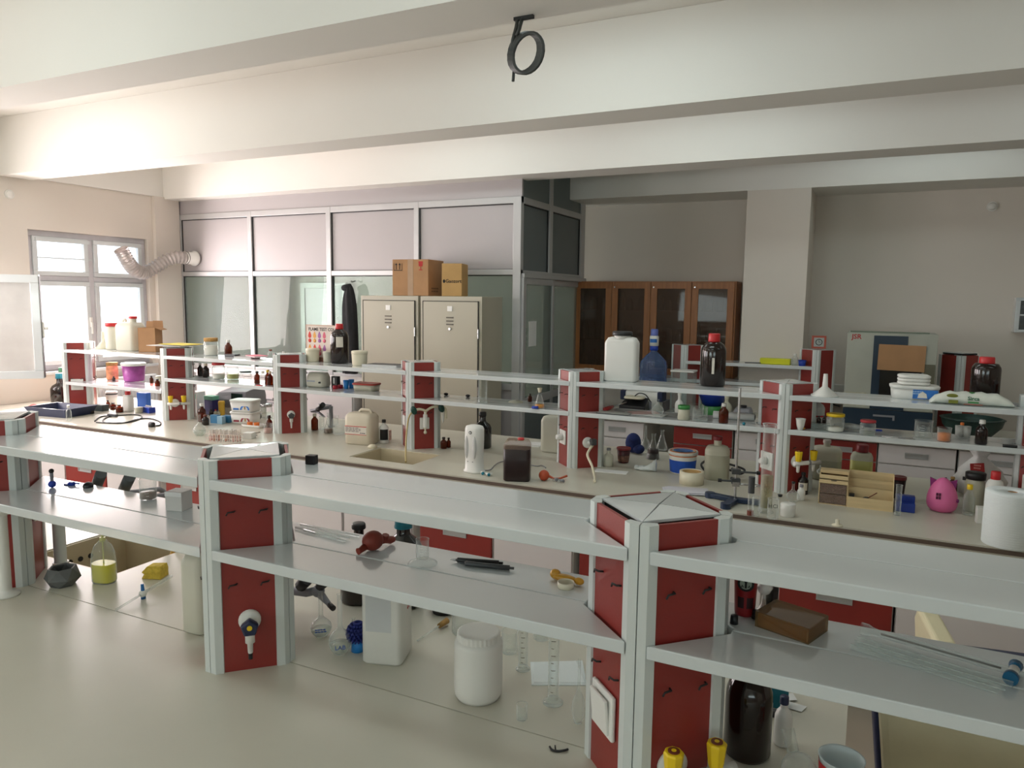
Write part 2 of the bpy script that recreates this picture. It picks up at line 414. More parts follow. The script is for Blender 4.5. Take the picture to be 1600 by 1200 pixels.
obj('head_panel', G().box(PX1 - .04, PX1 - .01, PY0 + .04, PY1, RZ[3], ZC), mat('shaded_grey_panel', (112, 122, 122), .5, var=.02), pt)
for i in range(4):
    a, b = mx[i] + mw[i], mx[i + 1]
    p = obj('infill_panel', G().box(a, b, PY0 + .022, PY0 + .032, RZ[1], RZ[2]), PANEL, pt)
    obj('gasket', G().box(a, b, PY0 + .012, PY0 + .022, RZ[2] - .008, RZ[2]).box(a, a + .008, PY0 + .012, PY0 + .022, RZ[1], RZ[2] - .008).box(a, b, PY0 + .012, PY0 + .022, RZ[1], RZ[1] + .004), GASK, p)
    p = obj('glass_pane', G().box(a, b, PY0 + .024, PY0 + .030, 1.16, RZ[0]), GLASSP, pt)
    obj('gasket', G().box(a, b, PY0 + .012, PY0 + .022, RZ[0] - .008, RZ[0]).box(a, a + .010, PY0 + .012, PY0 + .022, 1.16, RZ[0] - .008), GASK, p)
    obj('lower_panel', G().box(a, b, PY0 + .02, PY0 + .03, .1, 1.10), PANEL, pt)
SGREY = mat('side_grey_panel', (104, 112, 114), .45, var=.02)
for a, b in ((6.115, 6.70), (6.78, 7.55)):
    p = obj('infill_panel', G().box(PX1 - .032, PX1 - .022, a, b, 2.20, RZ[2]), SGREY, pt)
    obj('gasket', G().box(PX1 - .022, PX1 - .012, b - .012, b, 2.20, RZ[2]).box(PX1 - .022, PX1 - .012, a, b - .012, RZ[2] - .008, RZ[2]), GASK, p)
# the two sliding doors in the side of the glass room
for a, b, dx in ((6.08, 6.80, .014), (6.78, 7.60, -.012)):
    d = obj('sliding_door', G().box(PX1 - .02 + dx, PX1 + .01 + dx, a, a + .06, .02, 2.13).box(PX1 - .02 + dx, PX1 + .01 + dx, b - .05, b, .02, 2.13).box(PX1 - .02 + dx, PX1 + .01 + dx, a + .06, b - .05, 2.07, 2.13).box(PX1 - .02 + dx, PX1 + .01 + dx, a + .06, b - .05, .95, 1.03).box(PX1 - .02 + dx, PX1 + .01 + dx, a + .06, b - .05, .02, .12), ALUD, pt, bevel=.004)
    obj('pane', G().box(PX1 - .008 + dx, PX1 - .002 + dx, a + .06, b - .05, 1.03, 2.07), GLASSP, d)
    obj('lower_panel', G().box(PX1 - .010 + dx, PX1 - .002 + dx, a + .06, b - .05, .12, .95), SGREY, d)
# inside the glass room: door, pipes, gas burner bench seen through the glass
t = thing('inner_door', 'pale door seen through the far left pane of the glass partition', 'door', -8.25 + 1.35, 7.80, 0)
obj('door_leaf', G().box(0, .62, -.03, 0, .02, 2.05), WHITED, t, bevel=.004)
obj('frame', G().box(-.07, 0, -.045, 0, 0, 2.12).box(.62, .69, -.045, 0, 0, 2.12).box(0, .62, -.045, 0, 2.05, 2.12), PW, t)
obj('handle', G().cyl(.01, 0, .12, 10, T(.5, -.06, 1.02, ry=pi / 2)), STEEL, t)
for i, (x, y) in enumerate(((-5.45, 7.80), (-4.95, 7.80))):
    t = thing('wall_pipe', ['white vertical pipe behind the second glass pane of the partition', 'grey vertical pipe behind the third glass pane of the partition'][i], 'pipe', x, y, 0)
    obj('pipe', G().cyl(.035, .0, 2.9, 14), [PW, MGREY][i], t)
    for z in (.5, 1.3, 2.1): obj('bracket', G().box(-.05, .05, -.01, .045, z, z + .03), STEEL, t)
t = thing('inner_bench', 'white topped bench along the back wall inside the glass room', 'bench', -4.1, 7.45, 0)
obj('top', G().box(-1.05, 1.05, -.35, .38, .88, .91), CREAM, t, bevel=.004)
obj('body', G().box(-1.03, 1.03, -.32, .37, .1, .88), MGREY, t)
dg = G()
for i in range(4): dg.box(-1.02 + i * .51, -.53 + i * .51, -.335, -.32, .12, .86)
obj('door', dg, SGREY, t)

# ---------------------------------------------------------------- benches
def drawer_handle(g, x, z, w=.16, y=0):
    g.box(x - w / 2, x + w / 2, y - .006, y + .001, z - .022, z - .014).box(x - w / 2, x + w / 2, y - .012, y + .001, z + .012, z + .02)
    g.box(x - w / 2, x - w / 2 + .008, y - .006, y + .001, z - .014, z + .012).box(x + w / 2 - .008, x + w / 2, y - .006, y + .001, z - .014, z + .012)
    return g
def cabinet(x0, x1, yf, kind, label, depth=.55, back=False, group=None):
    """Under-bench cabinet, front at y = yf."""
    col = {'r': RED, 'w': WHITED}[kind[0]]
    word = {'r': 'red', 'w': 'white'}[kind[0]]
    t = thing('bench_cabinet', label, 'cabinet', (x0 + x1) / 2, yf, 0, 0, group)
    w = x1 - x0
    obj('carcass', G().box(-w / 2 + .002, w / 2 - .002, .02, depth, .10, .855 if 'sink' not in label else .62), PW, t)
    obj('plinth', G().box(-w / 2 + .01, w / 2 - .01, .06, depth - .02, 0, .10), GREYD, t)
    if 'd' in kind:
        for z0, z1 in ((.12, .37), (.38, .695), (.705, .85)):
            d = obj('drawer', G().box(-w / 2 + .006, w / 2 - .006, 0, .018, z0, z1), col, t, bevel=.002)
            hz = (z0 + z1) / 2 + (0 if z0 < .7 else .005)
            obj('handle', drawer_handle(G(), 0, hz).box(-.072, .072, -.002, .0, hz - .014, hz + .012), ALU, d)
    else:
        d = obj('drawer', G().box(-w / 2 + .006, w / 2 - .006, 0, .018, .705, .85), col, t, bevel=.002)
        obj('handle', drawer_handle(G(), 0, .78).box(-.072, .072, -.002, .0, .766, .792), ALU, d)
        d = obj('door', G().box(-w / 2 + .006, w / 2 - .006, 0, .018, .12, .695), col, t, bevel=.002)
        obj('lock', G().cyl(.009, 0, .006, 12, T(w / 2 - .06, 0, .63, rx=pi / 2)), GASK, d)
def plate(x0, x1, y0, y1, holes, z0=.865, z1=.90):
    """Worktop slab with rectangular sink cut-outs (x0, x1, y0, y1)."""
    g = G(); xs = sorted(set([x0, x1] + [h[0] for h in holes] + [h[1] for h in holes]))
    for a, b in zip(xs, xs[1:]):
        hs = [h for h in holes if h[0] <= a + 1e-6 and h[1] >= b - 1e-6]
        if not hs: g.box(a, b, y0, y1, z0, z1)
        else:
            g.box(a, b, y0, hs[0][2], z0, z1); g.box(a, b, hs[0][3], y1, z0, z1)
    return g
def worktop(label, x0, x1, y0, y1, holes=(), edges=(0,)):
    cx, cy = (x0 + x1) / 2, (y0 + y1) / 2
    t = thing('worktop', label, 'worktop', cx, cy, 0)
    g = plate(x0 - cx, x1 - cx, y0 - cy, y1 - cy, [(a - cx, b - cx, c - cy, d - cy) for a, b, c, d in holes])
    obj('slab', g, CREAM, t)
    eg = G()
    if 0 in edges: eg.box(x0 - cx, x1 - cx, y0 - cy - .006, y0 - cy, .874, .892)
    if 1 in edges: eg.box(x0 - cx, x1 - cx, y1 - cy, y1 - cy + .006, .874, .892)
    if eg.v: obj('edge_strip', eg, EDGE, t)
    return t
SINKM = mat('cream_sink_composite', (196, 184, 156), .35, var=.03)
def sink(label, a, b, c, d, depth=.24, holes=False):
    t = thing('sink', label, 'sink', (a + b) / 2, (c + d) / 2, .9)
    w, l = (b - a) / 2 - .001, (d - c) / 2 - .001
    g = G().box(-w, -w + .012, -l, l, -depth, -.004).box(w - .012, w, -l, l, -depth, -.004).box(-w + .012, w - .012, -l, -l + .012, -depth, -.004).box(-w + .012, w - .012, l - .012, l, -depth, -.004).box(-w, w, -l, l, -depth - .012, -depth)
    obj('basin', g, SINKM, t)
    obj('drain', G().cyl(.03, -depth, -depth + .004, 16, T(.03, .03, 0)), STEEL, t)
    if holes:
        hg = G()
        for i in range(3): hg.cyl(.011, 0, .003, 12, T(-w + .012, -l + .13 + i * .045, -.075, ry=pi / 2))
        obj('overflow_hole', hg, GASK, t)
SK1 = (-2.97, -2.49, 1.74, 2.14); SK2 = (-3.04, -2.54, 3.81, 4.15)
worktop('near cream worktop, front half of the closest bench', -4.4, 2.6, .86, 1.528)
worktop('near cream worktop behind the closest rack, with a sink cut in', -4.4, 0.0, 1.532, 2.20, [SK1], (1,))
worktop('cream worktop of the middle bench, front half with a sink', -7.0, 3.2, 3.69, 4.338, [SK2])
worktop('cream worktop of the middle bench, half behind the rack', -7.0, 3.2, 4.342, 4.98, (), (1,))
worktop('cream worktop of the far bench below the back wall', -2.3, 3.2, 6.31, 7.23)
sink('small cream sink behind the near rack with three overflow holes', *SK1, holes=True)
sink('shallow cream sink in the middle bench by the green-handled tap', *SK2)
worktop('white windowsill bench running below the left windows', -7.24, -7.004, .5, 4.40, (), ())
obj('cabinet_body', G().box(-.1, .1, -1.9, 1.9, .1, .864), WHITED, bpy.data.objects['worktop.005'])
# cabinets of the middle bench facing the camera
xs = [(-6.9, -6.4, 'wx'), (-6.39, -5.89, 'wx'), (-5.884, -5.379, 'rd'), (-5.373, -4.77, 'wx'), (-4.70, -4.20, 'rd'), (-4.19, -3.62, 'wx'), (-3.61, -3.04, 'wx'), (-3.03, -2.50, 'wx'), (-2.443, -1.936, 'rd'), (-1.93, -1.43, 'wx'), (-1.395, -.92, 'rd'), (-.915, -.42, 'wx'), (-.345, .164, 'rd'), (.17, .70, 'wx'), (.705, 1.24, 'wx'), (1.3, 1.8, 'rd'), (1.81, 2.35, 'wx'), (2.36, 2.9, 'wx')]
cl = ['white cabinet of the middle bench, first from the window wall', 'white cabinet of the middle bench, second from the window wall', 'bright red drawer unit of the middle bench near the window', 'white cabinet just right of the red drawers near the window', 'red drawer unit seen above the white carton on the near shelf', 'white cabinet behind the closest left post', 'white cabinet behind the rear edge of the left-middle shelf', 'white cabinet below the middle bench sink', 'red drawer unit seen behind the glass funnel', 'white cabinet behind the two black pens', 'red drawer unit left of the closest middle post', 'white cabinet hidden partly by the closest middle post', 'red drawer unit behind the brown resin block', 'grey-white cabinet right of the red drawers at lower right', 'white cabinet behind the long glass burette', 'red drawer unit at the right end of the middle bench', 'white cabinet at the right end of the middle bench', 'last white cabinet at the right end of the middle bench']
for (a, b, k), l in zip(xs, cl): cabinet(a, b, 3.73, k, l)
# back side of the middle bench and body of the near bench
for nm, lb, x0, x1, y0, y1 in (('island_bench', 'plain rear body of the middle bench', -6.9, 3.1, 4.36, 4.92), ('island_bench', 'plain white body of the near bench front half', -4.35, 2.5, .92, 1.50), ):
    t = thing(nm, lb, 'bench', (x0 + x1) / 2, (y0 + y1) / 2, 0)
    a, b = (x1 - x0) / 2, (y1 - y0) / 2
    obj('panel', G().box(-a, a, -b, b, .1, .855), WHITED, t)
    obj('plinth', G().box(-a + .02, a - .02, -b + .04, b - .04, 0, .1), GREYD, t)
t = thing('island_bench', 'plain white body of the near bench rear half', 'bench', -1.2, 1.84, 0)
obj('panel', G().box(-1.25, 1.17, -.28, .28, .1, .855).box(-3.15, -1.8, -.28, .28, .1, .855), WHITED, t)
for x0, x1, k, l in ((-2.28, -1.78, 'wx', 'white cabinet at the left end of the far bench'), (-1.52, -1.013, 'rd', 'dark red drawer unit of the far bench behind the translucent jug'), (-1.0, -.49, 'wx', 'white cabinet of the far bench behind the middle rack post'), (-.43, .087, 'rd', 'dark red drawer unit behind the pale yellow bottle'), (.09, .62, 'wx', 'grey-white cabinet of the far bench behind the wooden organizer'), (.63, 1.2, 'wx', 'grey-white cabinet of the far bench behind the pink egg'), (1.25, 1.75, 'rd', 'red drawer unit at the right end of the far bench'), (1.76, 2.3, 'wx', 'white cabinet at the right end of the far bench')):
    cabinet(x0, x1, 6.35, k, l)
# tall white cabinet in front of the glass partition
t = thing('side_cabinet', 'tall white drawer cabinet standing in front of the glass partition', 'cabinet', -5.0, 5.58, 0)
obj('carcass', G().box(-1.5, .60, .02, .35, .05, 1.12), WHITED, t)
obj('top', G().box(-1.52, .62, 0, .35, 1.12, 1.145), WHITED, t, bevel=.003)
for i in range(3):
    a = -1.47 + i * .69
    d = obj('drawer', G().box(a, a + .68, 0, .02, .70, 1.11), WHITED, t, bevel=.002)
    obj('handle', drawer_handle(G(), a + .36, .885, .15), MGREY, d)
    d = obj('door', G().box(a, a + .68, 0, .02, .07, .69), WHITED, t, bevel=.002)
    obj('lock', G().cyl(.01, 0, .006, 12, T(a + .2, 0, .62, rx=pi / 2)), STEEL, d)

# ---------------------------------------------------------------- rack posts and shelves
D = .15
def post(x, y, z0, z1, label, hooks=(), group=None, lid=0.0):
    t = thing('rack_post', label, 'post', x, y, z0, 0, group)
    H = z1 - z0
    for k in range(4):
        M = T(rz=-pi / 2 + k * pi / 2)   # k=0 front corner, 1 right, 2 rear, 3 left ; local +x points outward
        g = G()
        for s in (1, -1):
            pl = [(D, .0012 * s), (D, .020 * s), (D - .015, .035 * s), (D - .030, .028 * s), (D - .020, .0012 * s)]
            if s < 0: pl = pl[::-1]
            g.prism(pl, 0, H, M)
        obj('corner_profile', g, PROF, t)
    for k in range(4):
        M = T(rz=-pi / 4 + k * pi / 2)   # k=0 right-front face
        r = (D + .020) / math.sqrt(2) - .005; L = .078
        p = obj('side_panel', G().box(r - .008, r, -L, L, 0, H - .001, M), RED, t)
        for z in hooks:
            for s in (-1, 1):
                yy = s * .042
                hg = G().tube([M @ Vector((r, yy + .012, z)), M @ Vector((r + .010, yy + .010, z + .001)), M @ Vector((r + .012, yy - .006, z)), M @ Vector((r + .011, yy - .010, z - .008))], .0022, 6)
                obj('hook', hg, GASK, p)
    cg = G(); q = D - .022; ap = (0, 0, H + .009 + lid)
    c4 = [(0, -q), (q, 0), (0, q), (-q, 0)]
    for k in range(4):
        a, b = Vector((*c4[k], 0)), Vector((*c4[(k + 1) % 4], 0)); m = (a + b) / 2
        s = .992
        a2, b2 = a * s + m * (1 - s), b * s + m * (1 - s); c2 = m * .03
        v = [(a2.x, a2.y, H + lid + .002), (b2.x, b2.y, H + lid + .002), (c2.x, c2.y, H + lid + .006), (a2.x, a2.y, H + lid - .004), (b2.x, b2.y, H + lid - .004), (c2.x, c2.y, H + lid - .004)]
        cg.add(v, [(0, 1, 2), (5, 4, 3), (0, 3, 4, 1), (1, 4, 5, 2), (2, 5, 3, 0)])
    obj('top_cap', cg, WHITE, t)
    obj('cap_tray', G().prism([(0, -q + .004), (q - .004, 0), (0, q - .004), (-q + .004, 0)], H + lid - .016, H + lid - .005), GASK, t)
    return t
def shelf(x0, x1, y, z, label, th=.028, group=None):
    """Two boards side by side, their ends cut to fit the diamond posts centred at x0 and x1."""
    xm = (x0 + x1) / 2
    t = thing('rack_shelf', label, 'shelf', xm, y, z, 0, group)
    a, b = x0 - xm, x1 - xm; e = D + .004; k = .022
    fr = [(a + k, -e + .002), (b - k, -e + .002), (b - D - .012, -.012 - .002), (b - D - .012, -.0015), (a + D + .012, -.0015), (a + D + .012, -.014)]
    g = G().loft([[(x_, y_, -th) for x_, y_ in fr], [(x_, y_, 0) for x_, y_ in fr]])
    obj('board', g, WHITE, t, bevel=.0025)
    rr = [(x_, -y_) for x_, y_ in fr][::-1]
    obj('board', G().loft([[(x_, y_, -th) for x_, y_ in rr], [(x_, y_, 0) for x_, y_ in rr]]), WHITE, t, bevel=.0025)
    return t
NP = [-4.03, -2.815, -1.592, -.39, .815, 2.0]; NY = 1.532
nl = ['', 'red and white service post at the left edge, round white waste pipe before it', 'closest left red and white post with the dark blue tap', 'closest middle red and white post with light switch and yellow taps', 'service post just beyond the lower right edge', '']
for i in (1, 2, 3, 4): post(NP[i], NY, .9, 1.5, nl[i], (.252, .457))
for i, w in enumerate(('beyond the left edge post', 'between the left edge post and the blue tap post', 'between the blue tap post and the closest middle post', 'right of the closest middle post', 'at the far lower right end of the near rack')):
    for z, lv in ((1.255, 'lower'), (1.45, 'upper')):
        shelf(NP[i], NP[i + 1], NY, z, '%s near rack shelf, %s' % (lv, w))
MP = [-6.56, -5.262, -4.03, -2.83, -1.63, -.405, .82, 2.0]; MY = 4.345
ml = ['middle rack post nearest the window wall', 'middle rack post with yellow paper lying on its cap', 'middle rack post right of the amber vials, with a grey tap', 'middle rack post behind the sink, with two green tap knobs', 'middle rack post left of the coffee cup', 'middle rack post behind the tall glass cylinder, with yellow taps', 'middle rack post behind the paper towel roll', '']
for i in range(7): post(MP[i], MY, .9, 1.5, 'red and white ' + ml[i], (.252, .457) if i > 1 else (.275, .457))
mw_ = ['with the purple tub', 'with brown vials and lidded jars', 'with the blue cups', 'with the tall glasses', 'with the green-lidded jar and red pliers', 'with the yellow-lidded jar', 'beyond the right edge post']
mu_ = ['carrying the white jerrycan and open carton by the window', 'carrying pink booklets and a lidded jar', 'carrying the flame poster and cream pots', 'empty, above the tall glasses', 'carrying the square white canister', 'carrying the funnel and wipes packet', 'beyond the right edge post']
for i in range(7):
    shelf(MP[i], MP[i + 1], MY, 1.255 if i else 1.15, 'lower shelf of the middle rack ' + mw_[i]); shelf(MP[i], MP[i + 1], MY, 1.442, 'upper shelf of the middle rack ' + mu_[i])
FP = [-1.60, -.435, .66]; FY = 7.075
for i, x in enumerate(FP): post(x, FY + .08, .9, 1.52, 'red and white far rack post ' + ['standing behind the large amber bottle', 'with the small square clock on top', 'with a tilted lid, right of the incubator'][i], (), lid=.0 if i < 2 else .02)
shelf(FP[0], FP[1], FY + .08, 1.375, 'far rack shelf carrying the yellow box', .03); shelf(FP[0], FP[1], FY + .08, 1.20, 'lower far rack shelf behind the blue tray', .03)
shelf(FP[0] - 1.2, FP[0], FY + .08, 1.20, 'far rack shelf left of the large amber bottle', .03)

# ---------------------------------------------------------------- lockers, cartons, wall cabinets
def locker(x, y, w, label):
    t = thing('locker', label, 'locker', x, y, 0)
    dp = .40; h = 1.955
    obj('carcass', G().box(0, w, .012, dp, .06, h), LOCK, t, bevel=.004)
    obj('foot_frame', G().box(.02, w - .02, .03, dp - .03, 0, .06), GREYD, t)
    d = obj('door', G().box(.035, w - .035, 0, .012, .09, h - .045), LOCK, t, bevel=.004)
    vg = G(); xm = w / 2
    for i in range(3): vg.box(xm - .035, xm + .035, -.006, .0, h - .19 - i * .030, h - .180 - i * .030)
    obj('vent_louvre', vg, mat('louvre_shade', (96, 90, 80), .6), d)
    obj('card_holder', G().box(xm - .025, xm + .025, -.005, 0, h - .13, h - .085), PW, d)
    obj('lock', G().cyl(.012, 0, .01, 12, T(xm, 0, h - .285, rx=pi / 2)), STEEL, d)
    obj('gap_line', G().box(.030, .035, -.001, .013, .09, h - .04).box(w - .035, w - .030, -.001, .013, .09, h - .04).box(.03, w - .03, -.001, .013, h - .045, h - .040), GASK, t)
    obj('hinge', G().cyl(.007, h - .36, h - .28, 8, T(w - .028, -.002, 0)).cyl(.007, h - .86, h - .78, 8, T(w - .028, -.002, 0)), STEEL, t)
locker(-4.315, 5.6, .635, 'left beige metal locker with the large carton on top')
locker(-3.655, 5.6, .625, 'right beige metal locker with the small narrow carton on top')
def carton(x, y, z, w, d, h, rz, m, label, flaps=False):
    t = thing('cardboard_box', label, 'box', x, y, z, rz)
    if flaps:
        obj('body', G().box(-w / 2, w / 2, -d / 2, -d / 2 + .004, 0, h).box(-w / 2, w / 2, d / 2 - .004, d / 2, 0, h).box(-w / 2, -w / 2 + .004, -d / 2, d / 2, 0, h).box(w / 2 - .004, w / 2, -d / 2, d / 2, 0, h).box(-w / 2, w / 2, -d / 2, d / 2, 0, .004), m, t)
        obj('flap', G().box(-.05, .05, -.001, .003, 0, .055, T(-w / 2 + .06, d / 2, h, rx=-.2)), m, t)
        obj('flap', G().box(0, .05, -d / 2 + .01, d / 2 - .01, -.001, .003, T(w / 2, 0, h, ry=.35)), m, t)
        obj('flap', G().box(-.04, .045, -.001, .003, 0, .06, T(.04, d / 2, h, rx=.1)), m, t)
    else:
        obj('body', G().box(-w / 2, w / 2, -d / 2, d / 2, 0, h), m, t, bevel=.004)
    return t
c1 = carton(-3.80, 5.80, 1.957, .36, .33, .325, .12, CARD, 'large brown carton on the left locker with a red glass symbol')
obj('packing_tape', G().box(-.025, .03, -.1665, -.165, 0, .325).box(-.025, .03, -.165, .165, .325, .3262), mat('glossy_packing_tape', (176, 148, 122), .15), c1)
INKR = mat('red_print', (176, 50, 48), .8); INKB = mat('black_print', (30, 28, 28), .8); INKBL = mat('blue_print', (40, 80, 160), .7)
ag = G()
for dx in (-.14, -.105): ag.box(dx - .003, dx + .003, -.1672, -.1655, .235, .275).prism([(dx - .012, 0), (dx + .012, 0), (dx, .018)], 0, .001, face(0, -.1662, .275))
ag.box(-.165, -.08, -.1672, -.1655, .225, .230).box(-.165, -.162, -.1672, -.1655, .23, .29).box(-.083, -.08, -.1672, -.1655, .23, .29)
obj('arrow_mark', ag, INKB, c1)
gg = G().prism([(-.018, .0), (.018, .0), (.022, .045), (-.022, .045)], 0, .001, face(.105, -.1662, .262)).box(.102, .108, -.1672, -.1655, .235, .262).box(.088, .122, -.1672, -.1655, .228, .235)
obj('glass_mark', gg, INKR, c1)
scribble('faint_stamp', .16, .05, 2, mat('faint_print', (120, 92, 66), .8), c1, Matrix.Translation((.1805, -.02, .05)) @ Matrix.Rotation(pi / 2, 4, 'Z') @ Matrix.Rotation(pi / 2, 4, 'X'))
c2 = carton(-3.385, 5.76, 1.957, .18, .25, .285, .30, CARD2, 'small narrow tan carton on the right locker')
text('logo_text', 'Gaozort', .042, INKB, c2, face(.015, -.1256, .13), bold=True)
obj('logo_drop', G().sphere(.012, sc=(1, .1, 1.3), M=T(-.07, -.1255, .13)), INKB, c2)

t = thing('coat', 'black coat hanging beside the left locker on the partition', 'coat', (-4.727,5.97,1.71)[0], 5.985, .15)
cg = G(); rings = []
for z, w, d in ((1.02, .085, .045), (1.25, .095, .05), (1.5, .088, .05), (1.7, .078, .045), (1.80, .062, .04), (1.87, .045, .03), (1.92, .018, .015)):
    rings.append([(w * math.cos(a) * (1 + .12 * math.sin(5 * a + z * 4)), d * math.sin(a) * (1 + .25 * math.sin(6 * a + z * 6)) - .02, z) for a in [2 * pi * i / 28 for i in range(28)]])
obj('cloth', cg.loft(rings, smooth=True), CLOTH, t)
obj('hood', G().sphere(.05, sc=(1.1, .6, .7), M=T(-.035, -.03, 1.88)), CLOTH, t)
obj('coat_hook', G().tube([(0, .08, 1.95), (0, .02, 1.94), (0, 0, 1.96)], .006), STEEL, t)

# wooden glazed wall cabinet
t = thing('wall_cabinet', 'wooden wall cabinet with four glazed doors on the back wall', 'cabinet', -2.93, 7.53, 1.17)
W4 = 1.70; h = .965
obj('carcass', G().box(0, W4, 0, .31, 0, .02).box(0, W4, 0, .31, h - .02, h).box(0, .02, 0, .31, .02, h - .02).box(W4 - .02, W4, 0, .31, .02, h - .02).box(0, W4, .29, .31, .02, h - .02), WOOD, t, bevel=.002)
for z in (.33, .65): obj('inner_shelf', G().box(.02, W4 - .02, .02, .29, z, z + .015), WOOD, t)
for i in range(4):
    a = .012 + i * (W4 - .024) / 4; b = a + (W4 - .024) / 4 - .004; s = .065
    d = obj('door', G().box(a, b, -.022, 0, .01, .01 + s).box(a, b, -.022, 0, h - .01 - s, h - .01).box(a, a + s, -.022, 0, .01 + s, h - .01 - s).box(b - s, b, -.022, 0, .01 + s, h - .01 - s), WOOD, t, bevel=.002)
    obj('pane', G().box(a + s, b - s, -.013, -.009, .01 + s, h - .01 - s), GLASSC, d)
    obj('knob', G().cyl(.008, 0, .012, 10, T(a + .03, -.022, h - .06, rx=pi / 2)), STEEL, d)
# rows of jars inside the wooden cabinet
kk = G().lathe([(0, 0), (.026, 0), (.028, .01), (.028, .09), (.018, .11), (.018, .13), (0, .13)], 10)
jm = kk.mesh('jar'); jm.materials.append(mat('dusty_brown_jar', (150, 116, 98), .4, var=.3, scale=30))
jm2 = kk.mesh('jar'); jm2.materials.append(mat('dusty_pale_jar', (190, 166, 146), .4, var=.3, scale=30))
for zi, z in enumerate((1.191, 1.516, 1.836)):
    for i in range(16):
        o = bpy.data.objects.new('storage_jar', (jm, jm2)[(i * 7 + zi) % 3 == 0]); COL.objects.link(o)
        o.location = (-2.85 + i * .103 + .012 * math.sin(i * 3 + zi), 7.67, z); o.scale = (1.25, 1.25, 1.25 + .4 * math.sin(i * 1.7 + zi))
        tag(o, 'dusty stored jar behind the glass on the %s board of the wooden wall cabinet' % ('bottom', 'middle', 'top')[zi], 'jar', 'jars on the %s board of the wooden wall cabinet' % ('bottom', 'middle', 'top')[zi])
# first-aid style white wall box at the right edge
t = thing('wall_box', 'white wall cabinet with dark glass cut off by the right edge', 'cabinet', 1.10, 7.72, 1.70)
obj('carcass', G().box(0, .35, .02, .13, 0, .30), PW, t)
obj('door_frame', G().box(0, .35, 0, .02, 0, .025).box(0, .35, 0, .02, .275, .30).box(0, .035, 0, .02, .025, .275).box(.315, .35, 0, .02, .025, .275).box(.035, .315, 0, .02, .145, .158), WHITE, t, bevel=.003)
obj('pane', G().box(.035, .315, .008, .014, .025, .275), mat('dark_cabinet_pane', (44, 46, 40), .2, var=.5, scale=18), t)
for i, (loc, dr, l) in enumerate((((-7.248, 4.22, 2.845), (1, 0, 0), 'white round ceiling-height detector on the left window wall'), ((.877, 7.848, 2.80), (0, -1, 0), 'white round detector high on the back wall at right'))):
    t = thing('wall_detector', l, 'detector', *loc)
    t.rotation_euler = Vector(dr).to_track_quat('Z', 'Y').to_euler()
    obj('base', G().cyl(.042, 0, .012, 20), PW, t); obj('dome', G().sphere(.034, sc=(1, 1, .5), M=T(0, 0, .014)), PW, t)
# coiled cable hanging from the beam
t = thing('cable_coil', 'coiled dark cable hanging from the ceiling beam at top centre', 'cable', -1.262, 2.645, 3.0)
cg = G()
for k in range(4):
    pts = []
    for i in range(25):
        a = 2 * pi * i / 24
        pts.append((.062 * math.cos(a) + .01 * k - .01 + .02, -.01 - .008 * k + .012 * math.sin(a), -.135 + .075 * math.sin(a) - .004 * k))
    cg.tube(pts, .0075, 7, caps=False)
obj('coil', cg, mat('dark_cable_sheath', (62, 64, 62), .5), t)
obj('lead', G().tube([(-.02, 0, 0), (-.025, -.005, -.04), (-.035, -.01, -.08), (-.045, -.01, -.14)], .007).tube([(0, 0, 0), (-.01, -.01, -.05), (-.02, -.01, -.07)], .007).tube([(-.03, -.01, -.2), (-.032, -.012, -.235)], .006), MATS['dark_cable_sheath'], t)
obj('clamp', G().box(-.035, .045, -.008, .008, -.012, 0), GASK, t)
# flexible duct
t = thing('exhaust_duct', 'grey flexible exhaust duct bending out of the partition panel', 'duct', -6.985, 6.06, 2.355)
P = [Vector(p) for p in ((0, 0, 0), (0, -.11, .0), (-.03, -.22, .0), (-.08, -.32, -.04), (-.12, -.42, -.11), (-.155, -.50, -.165), (-.165, -.58, -.18), (-.16, -.66, -.15), (-.145, -.73, -.09), (-.13, -.79, -.01), (-.125, -.83, .05))]
def catm(P, n):
    out = []
    for i in range(len(P) - 1):
        p0, p1, p2, p3 = P[max(i - 1, 0)], P[i], P[i + 1], P[min(i + 2, len(P) - 1)]
        for j in range(n):
            t_ = j / n; out.append(.5 * ((2 * p1) + (-p0 + p2) * t_ + (2 * p0 - 5 * p1 + 4 * p2 - p3) * t_ * t_ + (-p0 + 3 * p1 - 3 * p2 + p3) * t_ ** 3))
    return out + [P[-1]]
pp = catm(P[1:], 12)
obj('hose', G().tube(pp, [.066 + .009 * math.cos(i * pi / 2) for i in range(len(pp))], 20, caps=False), mat('grey_duct_foil', (176, 168, 164), .5, metal=.1, var=.12, scale=25), t)
obj('collar', G().lathe([(.062, 0), (.085, 0), (.085, .02), (.070, .03), (.068, .14), (.062, .14)], 22, T(rx=pi / 2)), PW, t)
obj('clamp_ring', G().torus(.066, .006, 24, 6, T(0, -.125, 0, rx=pi / 2)), DGREY, t)
# notice sheet on the sliding door
t = thing('notice_sheet', 'white paper sheet taped inside the sliding door glass', 'paper', PX1 + .016, 6.30, 1.50)
obj('sheet', G().box(0, .0015, -.085, .085, 0, .235), PAPER, t)

